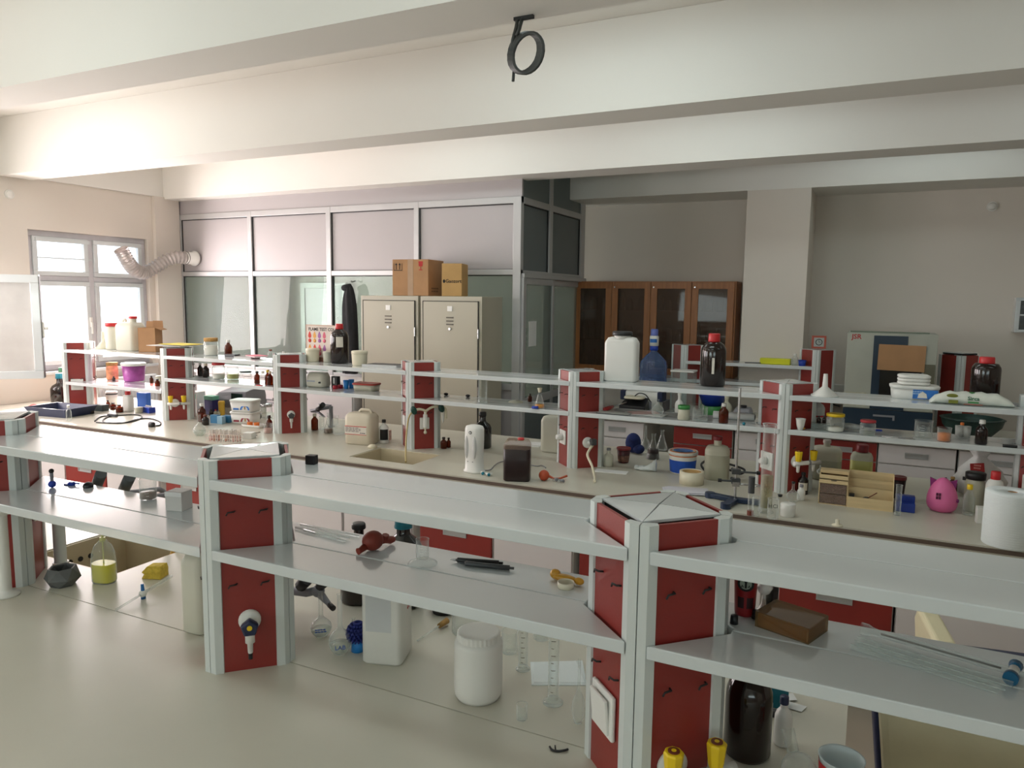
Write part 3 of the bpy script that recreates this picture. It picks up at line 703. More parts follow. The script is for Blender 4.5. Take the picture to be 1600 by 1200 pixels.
# ================================================================ LABORATORY WARE (builders)
def va(x, y): return math.atan2(-y, -x)
def revolve(t, name, prof, m, n=20, x=0, y=0, z=0, label=None): return obj(name, G().lathe(prof, n, T(x, y, z)), m, t, label=label)
def sticker(t, r, z0, z1, m, x, y, half=.75, name='paper_label', off=0.0, n=10, r1=None):
    a = va(x, y) + off
    return obj(name, G().lathe([(r + .0006, z0), ((r1 or r) + .0006, z1)], n, a0=a - half, a1=a + half), m, t)
def round_bottle(x, y, z, h, w, label, glass, cap, cat='bottle', group=None, liquid=None, stick=None, sh=.60, neck=.34, capw=.42, caph=.13, name='bottle', ribs=False):
    """Round bottle with sloping shoulder, short neck and screw cap."""
    r = w / 2; t = thing(name, label, cat, x, y, z, 0, group)
    zc = h * (1 - caph)
    body = [(0, .001), (r * .9, .001), (r, h * .03), (r, h * sh), (r * .97, h * (sh + .05)), (r * .80, h * (sh + .13)), (r * (neck + .06), h * (sh + .20)), (r * neck, h * (sh + .23)), (r * neck, zc + h * .02)]
    body = [p for p in body if p[1] <= zc + h * .03]
    revolve(t, 'body', body, glass, 24)
    c = [(r * capw, zc), (r * capw * 1.04, zc + h * .01), (r * capw, h * .985), (r * capw * .9, h), (0, h)]
    co = revolve(t, 'cap', c, cap, 20)
    if ribs: obj('rim_ring', G().lathe([(r * capw * 1.08, zc - h * .015), (r * capw * 1.08, zc + h * .006)], 20), cap, co)
    if liquid: revolve(t, 'liquid', [(0, .004), (r * .86, .004), (r * .94, h * .04), (r * .94, h * liquid[0]), (0, h * liquid[0])], liquid[1], 20)
    if stick: sticker(t, r, h * stick[0], h * stick[1], stick[2], x, y, stick[3] if len(stick) > 3 else .75)
    return t
def jar(x, y, z, h, w, label, lid, group=None, content=None, glass=None, lidh=.16, lidw=1.02, name='jar', body=None):
    r = w / 2; t = thing(name, label, 'jar', x, y, z, 0, group); zl = h * (1 - lidh)
    revolve(t, 'body', body or [(0, .001), (r * .9, .001), (r, h * .05), (r, h * .72), (r * .88, h * .80), (r * .86, zl + .003)], glass or GLASS, 22)
    if lid: revolve(t, 'lid', [(r * .86 * lidw, zl), (r * .98 * lidw, zl), (r * .98 * lidw, h * .985), (r * .9 * lidw, h), (0, h)], lid, 22)
    if content: revolve(t, 'content', [(0, .004), (r * .9, .004), (r * .95, h * .07), (r * .95, h * content[0]), (0, h * content[0])], content[1], 18)
    return t
def beaker(x, y, z, h, w, label, content=None, group=None, marks=True, flare=1.0, m=None):
    r = w / 2; t = thing('beaker', label, 'beaker', x, y, z, 0, group)
    revolve(t, 'body', [(0, .001), (r * .92 / flare, .001), (r / flare, h * .06), (r * .99, h * .94), (r * 1.05, h), (r * .99, h * .985)], m or GLASS, 22)
    if content: revolve(t, 'content', [(0, .003), (r * .9 / flare, .003), (r * .95 / flare, h * content[0]), (0, h * content[0])], content[1], 18)
    if marks:
        g = G(); a = va(x, y)
        for i in range(5): g.lathe([(r * .997, h * (.22 + .13 * i)), (r * .997, h * (.22 + .13 * i) + h * .012)], 3, a0=a - .25 - .2 * (i % 2), a1=a + .1)
        obj('scale_marks', g, mat('white_scale_print', (236, 236, 232), .6), t)
    return t
def erlen(x, y, z, h, w, label, content=None, stopper=None, group=None, rim=None):
    r = w / 2; t = thing('conical_flask', label, 'flask', x, y, z, 0, group)
    revolve(t, 'body', [(0, .001), (r * .92, .001), (r, h * .05), (r * .92, h * .18), (r * .32, h * .72), (r * .26, h * .80), (r * .28, h * .96), (r * .38, h)], GLASS, 20)
    if content: revolve(t, 'content', [(0, .003), (r * .9, .003), (r * .95, h * .06), (r * .95 - r * .7 * max(0, content[0] - .15), h * content[0]), (0, h * content[0])], content[1], 18)
    if stopper: revolve(t, 'stopper', [(r * .24, h * .95), (r * .3, h * 1.05), (0, h * 1.05)], stopper, 14)
    if rim: revolve(t, 'paper_collar', [(r * .30, h * .78), (r * .32, h * .82), (r * .52, h * .99), (r * .40, h * 1.0)], rim, 14)
    return t
def volflask(x, y, z, h, w, label, liq=None, stopper=None, group=None, txt=None, bulb=.42):
    r = w / 2; t = thing('volumetric_flask', label, 'flask', x, y, z, 0, group); hb = h * bulb
    prof = [(0, .001), (r * .55, .001)] + [(r * math.sin(a), hb * .48 - hb * .48 * math.cos(a)) for a in (.9, 1.2, 1.6, 2.0, 2.4)] + [(r * .30, hb * 1.02), (r * .21, hb * 1.15), (r * .2, h * .98), (r * .26, h)]
    revolve(t, 'body', prof, GLASS, 20)
    if liq: revolve(t, 'liquid', [(0, .004), (r * .5, .004), (r * .8, hb * .18), (r * .93, hb * .4), (0, hb * .4)], liq, 16)
    if stopper: revolve(t, 'stopper', [(r * .18, h * .97), (r * .3, h * 1.04), (r * .3, h * 1.08), (0, h * 1.08)], stopper, 12)
    if txt: (text('print_text', txt, h * .10, INKBL, t, face(0, 0, hb * .42, va(x, y) + pi / 2) @ T(0, 0, r * 1.0)) if txt != '-' else scribble('print_rows', r * 1.1, r * .4, 2, INKBL, t, face(0, 0, hb * .5, va(x, y) + pi / 2) @ T(0, 0, r * 1.0)))
    return t
def cylg(x, y, z, h, w, label, base=2.1, marks=True, cap=None, group=None, m=None, liquid=None):
    r = w / 2; t = thing('measuring_cylinder', label, 'cylinder', x, y, z, 0, group)
    revolve(t, 'tube', [(r, h * .05), (r, h * .97), (r * 1.2, h), (r * 1.02, h * .985)], m or GLASS, 18)
    revolve(t, 'foot', [(0, .001), (r * base, .001), (r * base, .004), (r * base * .75, h * .035), (r * 1.1, h * .06), (0, h * .06)], m or GLASS, 20)
    if marks:
        g = G(); a = va(x, y)
        for i in range(9): g.lathe([(r * 1.003, h * (.15 + .085 * i)), (r * 1.003, h * (.15 + .085 * i) + .0018)], 3, a0=a - .5, a1=a + (.35 if i % 2 else .0))
        obj('scale_marks', g, mat('brown_scale_print', (110, 96, 80), .6), t)
    if liquid: revolve(t, 'liquid', [(0, h * .06), (r * .93, h * .06), (r * .93, h * liquid[0]), (0, h * liquid[0])], liquid[1], 14)
    if cap: revolve(t, 'cap', [(r * 1.05, h * .96), (r * 1.25, h * .97), (r * 1.25, h * 1.02), (0, h * 1.02)], cap, 18)
    return t
def jerry(x, y, z, h, w, d, rz, label, m, cap=None, handle=True, liquid=None, sm=None, capx=-.5, k=.22, name='jerrycan', hole=False, shoulder=.80, capr=.2, caph=.08, capy=0.0, group=None):
    """Rectangular can with rounded edges, moulded handle and screw cap; w across, d deep."""
    t = thing(name, label, 'canister', x, y, z, rz, group); a, b = w / 2, d / 2
    pr = [(a * .9, b * .9, 0), (a, b, h * .03), (a, b, h * (shoulder - .04)), (a * .96, b * .95, h * shoulder), (a * .82, b * .8, h * (shoulder + .07)), (a * .6, b * .62, h * (shoulder + .09))]
    obj('body', G().rbox(pr, k), m, t)
    zt = h * (shoulder + .09); cx = capx * a
    if cap:
        rr = capr * w / 2 * 1.3
        obj('neck', G().cyl(rr * .85, zt - h * .03, h - h * caph, 16, T(cx, capy, 0)), m, t)
        obj('cap', G().lathe([(rr, h * (1 - caph)), (rr * 1.03, h * (1 - caph) + .002), (rr, h * .99), (rr * .9, h), (0, h)], 18, T(cx, capy)), cap, t)
    if handle:
        x0, x1 = (cx + .38 * w, a * .72) if cx < 0 else (-a * .72, cx - .38 * w)
        if x1 - x0 < .02: x0, x1 = (-.2 * w, a * .75) if cx < 0 else (-a * .75, .2 * w)
        r = min(.011, h * .045); hz = zt + h * .075
        obj('handle', G().tube([(x0, 0, zt - .01), (x0, 0, hz - r), (x0 + r, 0, hz), (x1 - r, 0, hz), (x1, 0, hz - r), (x1, 0, zt - .01)], r, 10), m, t)
    if liquid: obj('liquid', G().rbox([(a * .905, b * .905, -.0003), (a * 1.004, b * 1.004, h * .03), (a * 1.004, b * 1.004, h * liquid[0]), (a * .99, b * .99, h * liquid[0] + .001)], k), liquid[1], t)
    return t
def card_label(t, w, z0, z1, y, m, x=0, name='paper_label'): return obj(name, G().box(x - w / 2, x + w / 2, y - .0012, y, z0, z1), m, t)
def tub(x, y, z, h, w, label, m, lid=None, band=None, group=None, cat='tub', taper=.82, handle=False, name='bucket'):
    r = w / 2; t = thing(name, label, cat, x, y, z, 0, group)
    revolve(t, 'body', [(0, .001), (r * taper * .97, .001), (r * taper, h * .03), (r * .97, h * .93), (r * .94, h * .93), (r * taper * .95, h * .06), (0, h * .06)], m, 26)
    revolve(t, 'rim', [(r * .97, h * .86), (r * 1.02, h * .87), (r * 1.02, h * .94), (r * .9, h * .94)], lid or m, 26)
    if band:
        r0 = r * (taper + (.97 - taper) * band[0]); r1 = r * (taper + (.97 - taper) * band[1])
        obj('printed_band', G().lathe([(r0 + .001, h * band[0]), (r1 + .001, h * band[1])], 26), band[2], t)
    if lid: revolve(t, 'lid', [(r * 1.0, h * .93), (r * 1.03, h * .95), (r * 1.0, h), (r * .9, h * .985), (0, h * .97)], lid, 26)
    if handle: obj('handle', G().tube([(r * math.cos(a), -abs(r * 1.02 * math.sin(a)) , h * .8 - .25 * h * abs(math.sin(a))) for a in [pi * i / 12 for i in range(13)]], .0025, 6), m, t)
    return t
def boxy(name, label, cat, x, y, z, w, d, h, rz, m, group=None, bev=.002, part_name='body'):
    t = thing(name, label, cat, x, y, z, rz, group)
    obj(part_name, G().box(-w / 2, w / 2, -d / 2, d / 2, 0, h), m, t, bevel=bev)
    return t
def simple(name, g, m, label, cat, x, y, z, rz=0, group=None, bevel=0):
    o = obj(name, g, m, None, bevel); o.location = (x, y, z); o.rotation_euler = (0, 0, rz)
    return tag(o, label, cat, group)
def vial(x, y, z, h, w, label, glass, cap, group=None, liquid=None, stick=None):
    return round_bottle(x, y, z, h, w, label, glass, cap, 'vial', group, liquid, stick, sh=.55, neck=.42, capw=.5, caph=.16, name='vial')
LBLW = mat('label_paper_white', (222, 216, 204), .7, var=.05, scale=30)
LBLO = mat('orange_print_label', (224, 150, 110), .6, var=.3, scale=25)
LBLB = mat('blue_print_label', (40, 110, 190), .5, var=.2, scale=18)
# ================================================================ TAPS, SOCKETS ON THE POSTS
def on_face(px, py, k, along, z, out=0.0):
    """Point and matrix on side face k of a post (0 right-front, 3 left-front, 1 right-rear)."""
    a = -pi / 4 + k * pi / 2; r = .1152 + out
    M = T(px, py, z, rz=a) @ T(r, along, 0)
    return M.translation.copy(), a
def socket(px, py, k, along, z, label, plug=False, flat=False, w=.05):
    p, a = on_face(px, py, k, along, z, .001); t = thing('wall_socket', label, 'socket', p.x, p.y, p.z, a)
    obj('plate', G().box(0, .010, -w, w, -w, w), PW, t, bevel=.004)
    if flat: obj('rocker', G().box(.010, .018, -w * .74, w * .74, -w * .8, w * .8, T(ry=.10)), PW, t, bevel=.003)
    else:
        obj('face_ring', G().lathe([(w * .68, .0105), (w * .62, .013), (w * .55, .006), (0, .006)], 20, T(ry=pi / 2)), PW, t)
        obj('pin_hole', G().cyl(.004, .006, .0075, 8, T(0, -.010, 0, ry=pi / 2)).cyl(.004, .006, .0075, 8, T(0, .010, 0, ry=pi / 2)), GASK, t)
    if plug: obj('plug', G().rbox([(.02, .02, 0), (.019, .019, .03), (.012, .012, .042)], .4, M=T(.008, 0, 0, ry=pi / 2)), PW, t)
    return t
def tap_knob(px, py, z, label, knobm, dotm=None, noz=BLK, scale=1.0, flange=True):
    p, a = on_face(px, py, 0, 0, z, .001); t = thing('bench_tap', label, 'tap', p.x, p.y, p.z, a); s = scale
    obj('flange', G().lathe([(.030 * s, 0), (.030 * s, .006), (.022 * s, .012), (0, .012)], 22, T(ry=pi / 2)), PW, t)
    obj('body', G().cyl(.011 * s, 0, .045 * s, 14, T(ry=pi / 2)), PW, t)
    rings = []
    for xx, rr in ((.028, .022), (.050, .026), (.058, .022)):
        rings.append([(xx * s, rr * s * math.cos(2 * pi * i / 5 + pi / 2) , rr * s * math.sin(2 * pi * i / 5 + pi / 2) - .004 * s) for i in range(5)])
    k = obj('knob', G().loft(rings), knobm, t, bevel=.003 * s)
    if dotm: obj('dot', G().cyl(.007 * s, .058 * s, .060 * s, 14, T(0, 0, .0, ry=pi / 2)), dotm, k)
    obj('nozzle', G().lathe([(.013 * s, -.018 * s), (.013 * s, -.052 * s), (.008 * s, -.054 * s), (.007 * s, -.080 * s), (.005 * s, -.085 * s)], 14, T(.03 * s, 0, 0)), PW, t)
    obj('nozzle_tip', G().cyl(.006 * s, -.100 * s, -.083 * s, 10, T(.03 * s, 0, 0)), noz, t)
    return t
def tap_yellow(px, py, z, label, reach=.10):
    p, a = on_face(px, py, 0, -.02, z, .001); t = thing('gas_tap', label, 'tap', p.x, p.y, p.z, a)
    obj('flange', G().lathe([(.034, 0), (.034, .008), (.022, .014), (0, .014)], 22, T(ry=pi / 2)), PW, t)
    obj('pipe', G().tube([(0, 0, 0), (.05, 0, 0)], .013, 12).tube([(.05, -reach * .45, 0), (.05, reach, 0)], .012, 12), PW, t)
    obj('pipe_ring', G().cyl(.0125, 0, .014, 14, T(.05, reach * .32, 0, rx=-pi / 2)), MGREY, t)
    for yy in (-.028, .072):
        rings = [[(rr * math.cos(2 * pi * i / 8 + .39), rr * math.sin(2 * pi * i / 8 + .39), zz) for i in range(8)] for zz, rr in ((.012, .014), (.020, .0165), (.062, .021), (.066, .018))]
        k = obj('knob', G().loft(rings, T(.052, yy, 0)), YEL, t, bevel=.001)
        obj('knob_ring', G().cyl(.012, .066, .068, 16, T(.052, yy, 0)), BROWNP, k)
        obj('knob_dot', G().cyl(.005, .068, .069, 12, T(.052, yy, 0)), YEL, k)
        obj('spout', G().lathe([(.010, -.012), (.008, -.045), (.004, -.05)], 12, T(.052, yy, 0)), PW, t)
    return t
# near posts
tap_knob(NP[2], NY, 1.045, 'tap with dark blue knob and yellow dot on the closest left post', NAVY, YEL)
tap_yellow(NP[3], NY, .985, 'double gas tap with yellow knobs at the bottom edge of the picture', .12)
socket(NP[3], NY, 3, .0, 1.06, 'white rocker light switch on the left face of the closest middle post', flat=True)
socket(NP[1], NY, 0, -.02, 1.13, 'white socket plate on the post at the far left edge')
socket(NP[1], NY, 1, .0, 1.16, 'white switch plate on the rear face of the left edge post', flat=True, w=.045)
# middle posts
tap_yellow(MP[1], MY, 1.045, 'double gas tap with yellow knobs on the post carrying the yellow paper', .12)
tap_knob(MP[2], MY, 1.045, 'small white tap with grey knob on the post right of the vials', DGREY, noz=PW)
tap_yellow(MP[5], MY, 1.075, 'double gas tap with yellow knobs behind the tall glass cylinder', .12)
socket(MP[0], MY, 0, -.0, 1.12, 'white socket on the post nearest the window')
socket(MP[3], MY, 3, .02, 1.09, 'white socket on the left face of the sink post', w=.035)
socket(MP[4], MY, 3, 0, 1.08, 'white socket with a plug left of the coffee cup', plug=True, w=.045)
socket(MP[5], MY, 3, 0, 1.06, 'white double socket behind the lab stand clamp', plug=True)
socket(MP[6], MY, 3, 0, 1.07, 'white socket holding two white plugs above the paper towel roll', plug=True, w=.045)
# water tap with two green knobs on the sink post
p, a = on_face(MP[3], MY, 0, 0, 1.115, .001)
t = thing('water_tap', 'white arched water tap with two dark green knobs above the sink', 'tap', p.x, p.y, p.z, a)
obj('bracket', G().box(0, .014, -.033, .033, -.075, .005), PW, t, bevel=.003)
obj('body', G().cyl(.015, -.06, .03, 14, T(.03, 0, 0)).cyl(.009, .03, .06, 12, T(.03, 0, 0)), PW, t)
obj('arch', G().tube(catm([Vector(q) for q in ((.03, 0, .03), (.035, 0, .055), (.045, -.045, .070), (.05, -.075, .06), (.052, -.085, .04))], 5), .009, 10).tube(catm([Vector(q) for q in ((.035, 0, .052), (.045, .05, .083), (.052, .11, .083), (.055, .135, .065), (.056, .14, .0))], 5), .009, 10), PCR, t)
obj('knob', G().sphere(.026, sc=(.75, .8, 1.2), M=T(.06, -.085, .065, rx=.4)), GRN, t)
obj('knob', G().sphere(.026, sc=(.75, .8, 1.2), M=T(.065, .105, .075, rx=.3)), GRN, t)
obj('spout', G().lathe([(.012, .03), (.009, -.03), (.004, -.05)], 12, T(.055, .118, .02)), PW, t)
obj('valve', G().cyl(.006, -.085, -.06, 10, T(.03, 0, 0)).sphere(.012, M=T(.03, 0, -.095)), PCR, t)
t = thing('drain_hose', 'thin beige rubber hose hanging from the green-knobbed tap into the sink', 'hose', *(-2.571,3.775,0.9))
pb = Vector(t.location)
hp = [Vector(q) for q in ((-2.771,4.14,1.167), (-2.79,4.13,1.123), (-2.779,4.09,1.02), (-2.737,4.02,0.928), (-2.676,3.93,0.879))]
obj('hose', G().tube([q - pb for q in catm(hp, 6)], .006, 8), mat('beige_rubber_hose', (190, 170, 120), .5), t)
# flange with plugged cable on the post left of the coffee cup
p, a = on_face(MP[4], MY, 0, -.005, 1.06, .001)
t = thing('round_socket', 'round white socket with a black plug and cream cable on a rack post', 'socket', p.x, p.y, p.z, a)
obj('disc', G().lathe([(.034, 0), (.034, .01), (.028, .014), (0, .010)], 22, T(ry=pi / 2)), PW, t)
obj('plug', G().box(.03, .065, .0, .035, -.008, .03), DGREY, t, bevel=.004)
obj('plug_neck', G().tube([(.01, .0, 0), (.035, .01, 0)], .012, 10), PW, t)
pq = Matrix.Translation(p) @ Matrix.Rotation(a, 4, 'Z')
hp = [pq @ Vector((.045, .015, -.01)), Vector((-1.516,4.17,1.005)), Vector((-1.453,4.08,0.959)), Vector((-1.412,4.013,0.912)), Vector((-1.378,3.919,0.91))]
obj('cable', G().tube([pq.inverted() @ q for q in catm(hp, 6)], .008, 8), PCR, t)

# ================================================================ NEAR BENCH
def at(B_): return B_[0], B_[1], B_[2]
# big white jar
x, y, z, h, w = (-.877,1.618,0.9,0.18,0.127)
t = thing('large_jar', 'big round white plastic jar with ribbed lid on the near worktop', 'jar', x, y, z)
r = w / 2
revolve(t, 'body', [(0, .001), (r * .86, .001), (r * .97, .012), (r, .03), (r, h * .82), (r * .96, h * .87), (r * .84, h * .9)], PW, 36)
g = G(); n = 60
ring = lambda rr, zz, k: [((rr + (.0015 if i % 2 else 0) * k) * math.cos(2 * pi * i / n), (rr + (.0015 if i % 2 else 0) * k) * math.sin(2 * pi * i / n), zz) for i in range(n)]
g.loft([ring(r * .87, h * .88, 1), ring(r * .86, h * .99, 1), ring(r * .82, h * 1.0, 0)])
obj('lid', g, PW, t)
# square white canister with red handwriting
x, y, z, h, w = (-1.215,1.687,0.9,0.195,0.127)
t = jerry(x, y, z, .27, .118, .118, .30, 'square white canister with red handwritten letters beside the blue brush', PW, None, False, k=.14, shoulder=.86)
text('handwriting', 'ECS', .03, INKR, t, Matrix.Translation((.0592, .01, .17)) @ Matrix.Rotation(pi / 2, 4, 'Z') @ Matrix.Rotation(pi / 2, 4, 'X') @ Matrix.Rotation(-pi / 2, 4, 'Z'))
obj('label_sheet', G().box(-.045, .03, -.0596, -.059, .10, .21), mat('grey_label_sheet', (204, 206, 208), .6), t)
# dark bottles standing behind the shelf
x, y, z, h, w = (-1.542,1.979,0.9,0.272,0.125)
round_bottle(x, y, z, h, .13, 'brown bottle with a black cap behind the near shelf', AMBD, BLK, capw=.36, caph=.07, sh=.55, neck=.26)
x, y, z, h, w = (-1.386,2.019,0.9,0.304,0.124)
round_bottle(x, y, z, h, .135, 'dark bottle with a teal cap behind the rubber bulb', BLKG, TEAL, capw=.42, caph=.10, sh=.6, neck=.34, ribs=True)
x, y, z, h, w = (-1.232,2.027,0.9,0.035,0.055)
tub(x, y, z, .03, .09, 'small black dish on the near worktop behind the white canister', BLK, None, name='dish', cat='dish')
# brush
x, y, z, h, w = (-1.315,1.676,0.9,0.065,0.049)
t = thing('cleaning_brush', 'round dark blue bristle brush standing beside the white canister', 'brush', x, y, z)
obj('head', G().sphere(.025, M=T(0, 0, .055)), mat('navy_bristle', (18, 34, 110), .7), t)
obj('base', G().lathe([(0, 0), (.02, 0), (.018, .022), (.014, .03)], 14), SKYB, t)
bg_ = G()
for i in range(7):
    for j in range(16):
        th = .35 + i * .32; ph = 2 * pi * (j + .5 * (i % 2)) / 16
        d = Vector((math.sin(th) * math.cos(ph), math.sin(th) * math.sin(ph), math.cos(th)))
        bg_.tube([Vector((0, 0, .055)) + d * .022, Vector((0, 0, .055)) + d * .035], [.0042, .003], 5)
b = obj('bristle', bg_, MATS['navy_bristle'], t); b['kind'] = 'stuff'
volflask(*(-1.473,1.7,0.9,0.141,0.066), 'clear volumetric flask left, below the grey angled tap', LCLR, txt='-')
volflask(*(-1.349,1.638,0.9,0.181,0.067), 'clear volumetric flask marked LAB, in front of the others', LCLR, txt='LAB')
volflask(*(-1.355,1.708,0.9,0.078,0.046), 'small clear flask behind the blue brush', bulb=.8)
# angled grey tap behind post
p = Vector((-1.634,1.79,0.971))
t = thing('angled_tap', 'grey angled laboratory tap with black knob and tip beside the blue tap post', 'tap', p.x - .14, p.y - .03, p.z)
o_ = Vector(t.location); q = lambda *a: Vector(a[0]) - o_
obj('arm', G().tube([(0, 0, .01), q((-1.615,1.8,0.975)), q((-1.569,1.8,0.993))], .014, 12), MGREY, t)
obj('elbow', G().sphere(.021, M=T(*q((-1.569,1.8,0.99)))), MGREY, t)
obj('knob', G().tube([q((-1.564,1.8,1.002)), q((-1.531,1.79,1.04))], [.014, .024], 12).tube([q((-1.633,1.79,0.999)), q((-1.596,1.78,1.031))], .02, 10), BLK, t)
obj('spout', G().tube([q((-1.562,1.8,0.981)), q((-1.53,1.79,0.969)), q((-1.503,1.78,0.961))], [.014, .010, .007], 10), MGREY, t)
obj('spout_tip', G().tube([q((-1.506,1.78,0.963)), q((-1.482,1.77,0.959))], .009, 10), BLK, t)
# glass rod with cork
a_ = Vector((-1.187,1.8,0.905)); b_ = Vector((-1.174,1.905,0.912))
t = thing('glass_rod', 'thin glass rod with a cork end lying behind the white canister', 'rod', *a_); d = b_ - a_
obj('rod', G().tube([(0, 0, 0), d], .003, 8), GLASS, t); obj('cork', G().tube([d, d * 1.38], [.008, .010], 10), WICK, t)
cylg(*(-.831,1.797,0.9,0.172,0.027), 'slim measuring cylinder behind the big white jar', base=1.5)
cylg(*(-.688,1.676,0.9,0.231,0.028), 'tall measuring cylinder with a scale, in front of the napkin', base=1.9)
beaker(*(-.911,1.873,0.9,0.067,0.049), 'short clear beaker half hidden by the big white jar')
beaker(*(-.861,1.996,0.9,0.048,0.051), 'low clear dish-like beaker under the shelf behind the cylinders', marks=False)
jar(*(-1.08,1.939,0.9,0.077,0.118), 'clear wide glass jar behind the big white jar', None)
volflask(*(-.597,1.62,0.9,0.166,0.034), 'small clear flask against the closest middle post', bulb=.5)
beaker(*(-.728,1.571,0.9,0.04,0.028), 'tiny clear glass vial standing in front of the measuring cylinders', marks=False)
x, y, z = (-.736,1.818,0.9)
t = thing('napkin', 'folded white napkin lying behind the tall measuring cylinder', 'napkin', x, y, z, .5)
obj('sheet', G().loft([[(-.075, -.06, 0), (.075, -.065, 0), (.08, .06, 0), (-.07, .065, 0)], [(-.075, -.06, .003), (.075, -.065, .003), (.08, .06, .008), (-.07, .065, .003)]]).loft([[(-.07, -.055, .003), (.072, -.06, .003), (.07, .055, .008), (-.066, .06, .003)], [(-.068, -.052, .006), (.07, -.057, .006), (.06, .05, .013), (-.06, .056, .006)]]), TISSUE, t)
a_ = Vector((-.65,1.82,0.904)); t = thing('pencil', 'white stick with dark tip leaning behind the flask by the light switch', 'stick', *a_, 0)
obj('stick', G().tube([(0, 0, 0), (-.01, .035, .075)], .0028, 8), PW, t); obj('tip', G().tube([(-.01, .035, .075), (-.0106, .037, .08)], .003, 8), BLK, t)
x, y, z = (-.597,1.491,0.9)
simple('clip', G().tube(catm([Vector(q_) for q_ in ((-.022, .002, .004), (-.012, -.006, .003), (.002, -.004, .003), (.014, .004, .004), (.02, .012, .004))], 4), .0028, 6).tube([(-.005, -.004, .004), (-.01, .006, .008)], .002, 5), BLK, 'small black bent clip lying near the bottom edge', 'clip', x, y, z)
# ---- sink corner at left
x, y, z, h, w = (-2.563,1.592,0.9,0.075,0.118)
t = thing('stone_pot', 'dark grey faceted stone pot at the left end of the near bench', 'pot', x, y, z, .2)
rr = w / 2 * 1.08
rings = [[(r_ * math.cos(2 * pi * (i + o2) / 6), r_ * math.sin(2 * pi * (i + o2) / 6), zz) for i in range(6)] for r_, zz, o2 in ((rr * .62, 0, 0), (rr * .95, .028, .5), (rr * .72, .066, 0), (rr * .60, .064, 0), (rr * .68, .03, .5), (rr * .5, .012, 0))]
gp = G()
v = [p_ for r_ in rings for p_ in r_]; fcs = []
for i in range(5):
    for j in range(6):
        a0, a1, b0, b1 = i * 6 + j, i * 6 + (j + 1) % 6, (i + 1) * 6 + j, (i + 1) * 6 + (j + 1) % 6
        if i in (0, 3): fcs += [(a0, a1, b0), (a1, b1, b0)]
        else: fcs += [(a0, a1, b1), (a0, b1, b0)]
fcs += [tuple(reversed(range(6))), tuple(range(30, 36))]
obj('pot', gp.add(v, fcs), STONE, t)
x, y, z, h, w = (-2.459,1.679,0.9,0.17,0.087)
t = thing('soap_bottle', 'clear pump bottle half full of lime yellow soap', 'bottle', x, y, z, .25)
a, b = w / 2, w * .36; h = .155
obj('body', G().rbox([(a * .92, b * .9, 0), (a, b, .006), (a * 1.0, b, h * .45), (a * .93, b * .94, h * .7), (a * .7, b * .75, h * .88), (a * .35, b * .45, h * .97), (a * .3, a * .3, h)], .46), GLASS, t)
obj('soap', G().rbox([(a * .88, b * .86, .003), (a * .95, b * .95, .008), (a * .95, b * .95, h * .45), (a * .95, b * .95, h * .46)], .46), LYEL, t)
pu = obj('pump', G().cyl(.010, h - .004, h + .012, 12).cyl(.004, h + .012, h + .03, 8).box(-.03, .008, -.006, .006, h + .028, h + .038).tube([(0, 0, h), (0, 0, .03)], .0025, 6), mat('pale_pump_plastic', (214, 214, 150), .4, alpha=.9), t)
x, y, z, h, w = (-2.346,1.793,0.9,0.071,0.07)
t = thing('sponge', 'yellow kitchen sponge lying right of the soap bottle', 'sponge', x, y, z, .35)
obj('sponge', G().loft([[(-.03, -.028, .0), (.045, -.028, 0), (.045, .028, 0), (-.03, .028, 0)], [(-.02, -.026, .018), (.045, -.026, .018), (.045, .026, .018), (-.02, .026, .018)], [(-.03, -.028, .024), (.045, -.028, .03), (.045, .028, .03), (-.03, .028, .024)], [(-.01, -.02, .046), (.045, -.02, .05), (.045, .02, .05), (-.01, .02, .046)]]), SPONGE, t, bevel=.003)
jerry(*(-2.115, 1.83, .9), .16, .07, .07, .2, 'milky bottle behind the yellow sponge', PWT, None, False, k=.4)
jerry(-1.835, 1.60, .9, .27, .085, .16, .05, 'tall milky canister half hidden behind the blue tap post', PWM, None, True, k=.25, shoulder=.86)
a_ = Vector((-2.183,1.524,0.908)); b_ = Vector((-2.226,1.776,0.93))
t = thing('burette', 'thin glass burette with a blue stopcock lying on the left worktop', 'burette', *a_); d = b_ - a_
obj('tube', G().tube([(0, 0, 0), d * .42], .004, 8).tube([d * .5, d], .0055, 8), GLASS, t)
s_ = d * .46
obj('valve', G().sphere(.013, M=T(*s_)), PW, t)
obj('stopcock', G().tube([s_ + Vector((.002, 0, -.018)), s_ + Vector((-.001, 0, .034))], [.008, .005], 10), mat('stopcock_blue', (20, 96, 160), .4), t)
t = thing('standpipe', 'white round waste standpipe with a flange at the left edge', 'pipe', *(-2.642,1.443,0.9))
obj('pipe', G().cyl(.018, .008, .315, 18), PW, t); obj('flange', G().lathe([(0, 0), (.042, 0), (.042, .006), (.022, .012), (.018, .02)], 24), PW, t); obj('collar', G().lathe([(.018, .285), (.034, .290), (.036, .315), (.03, .322)], 20), PW, t)
t = thing('waste_pipe', 'short grey upright pipe standing behind the stone pot', 'pipe', (-2.743,1.687,0.9)[0], 1.70, .9)
obj('pipe', G().cyl(.022, 0, .30, 16), PROF, t); obj('collar', G().cyl(.028, 0, .02, 16), PW, t)
t = thing('sink_hose', 'yellow hose hanging down into the small near sink', 'hose', -2.52, 2.02, .9)
obj('hose', G().tube(catm([Vector(q_) for q_ in ((.03, .17, .012), (.01, .15, .05), (-.01, .09, .08), (-.025, .04, .02), (-.03, .0, -.08), (-.04, -.03, -.2))], 6), .009, 8), mat('ochre_hose', (204, 160, 70), .5), t)
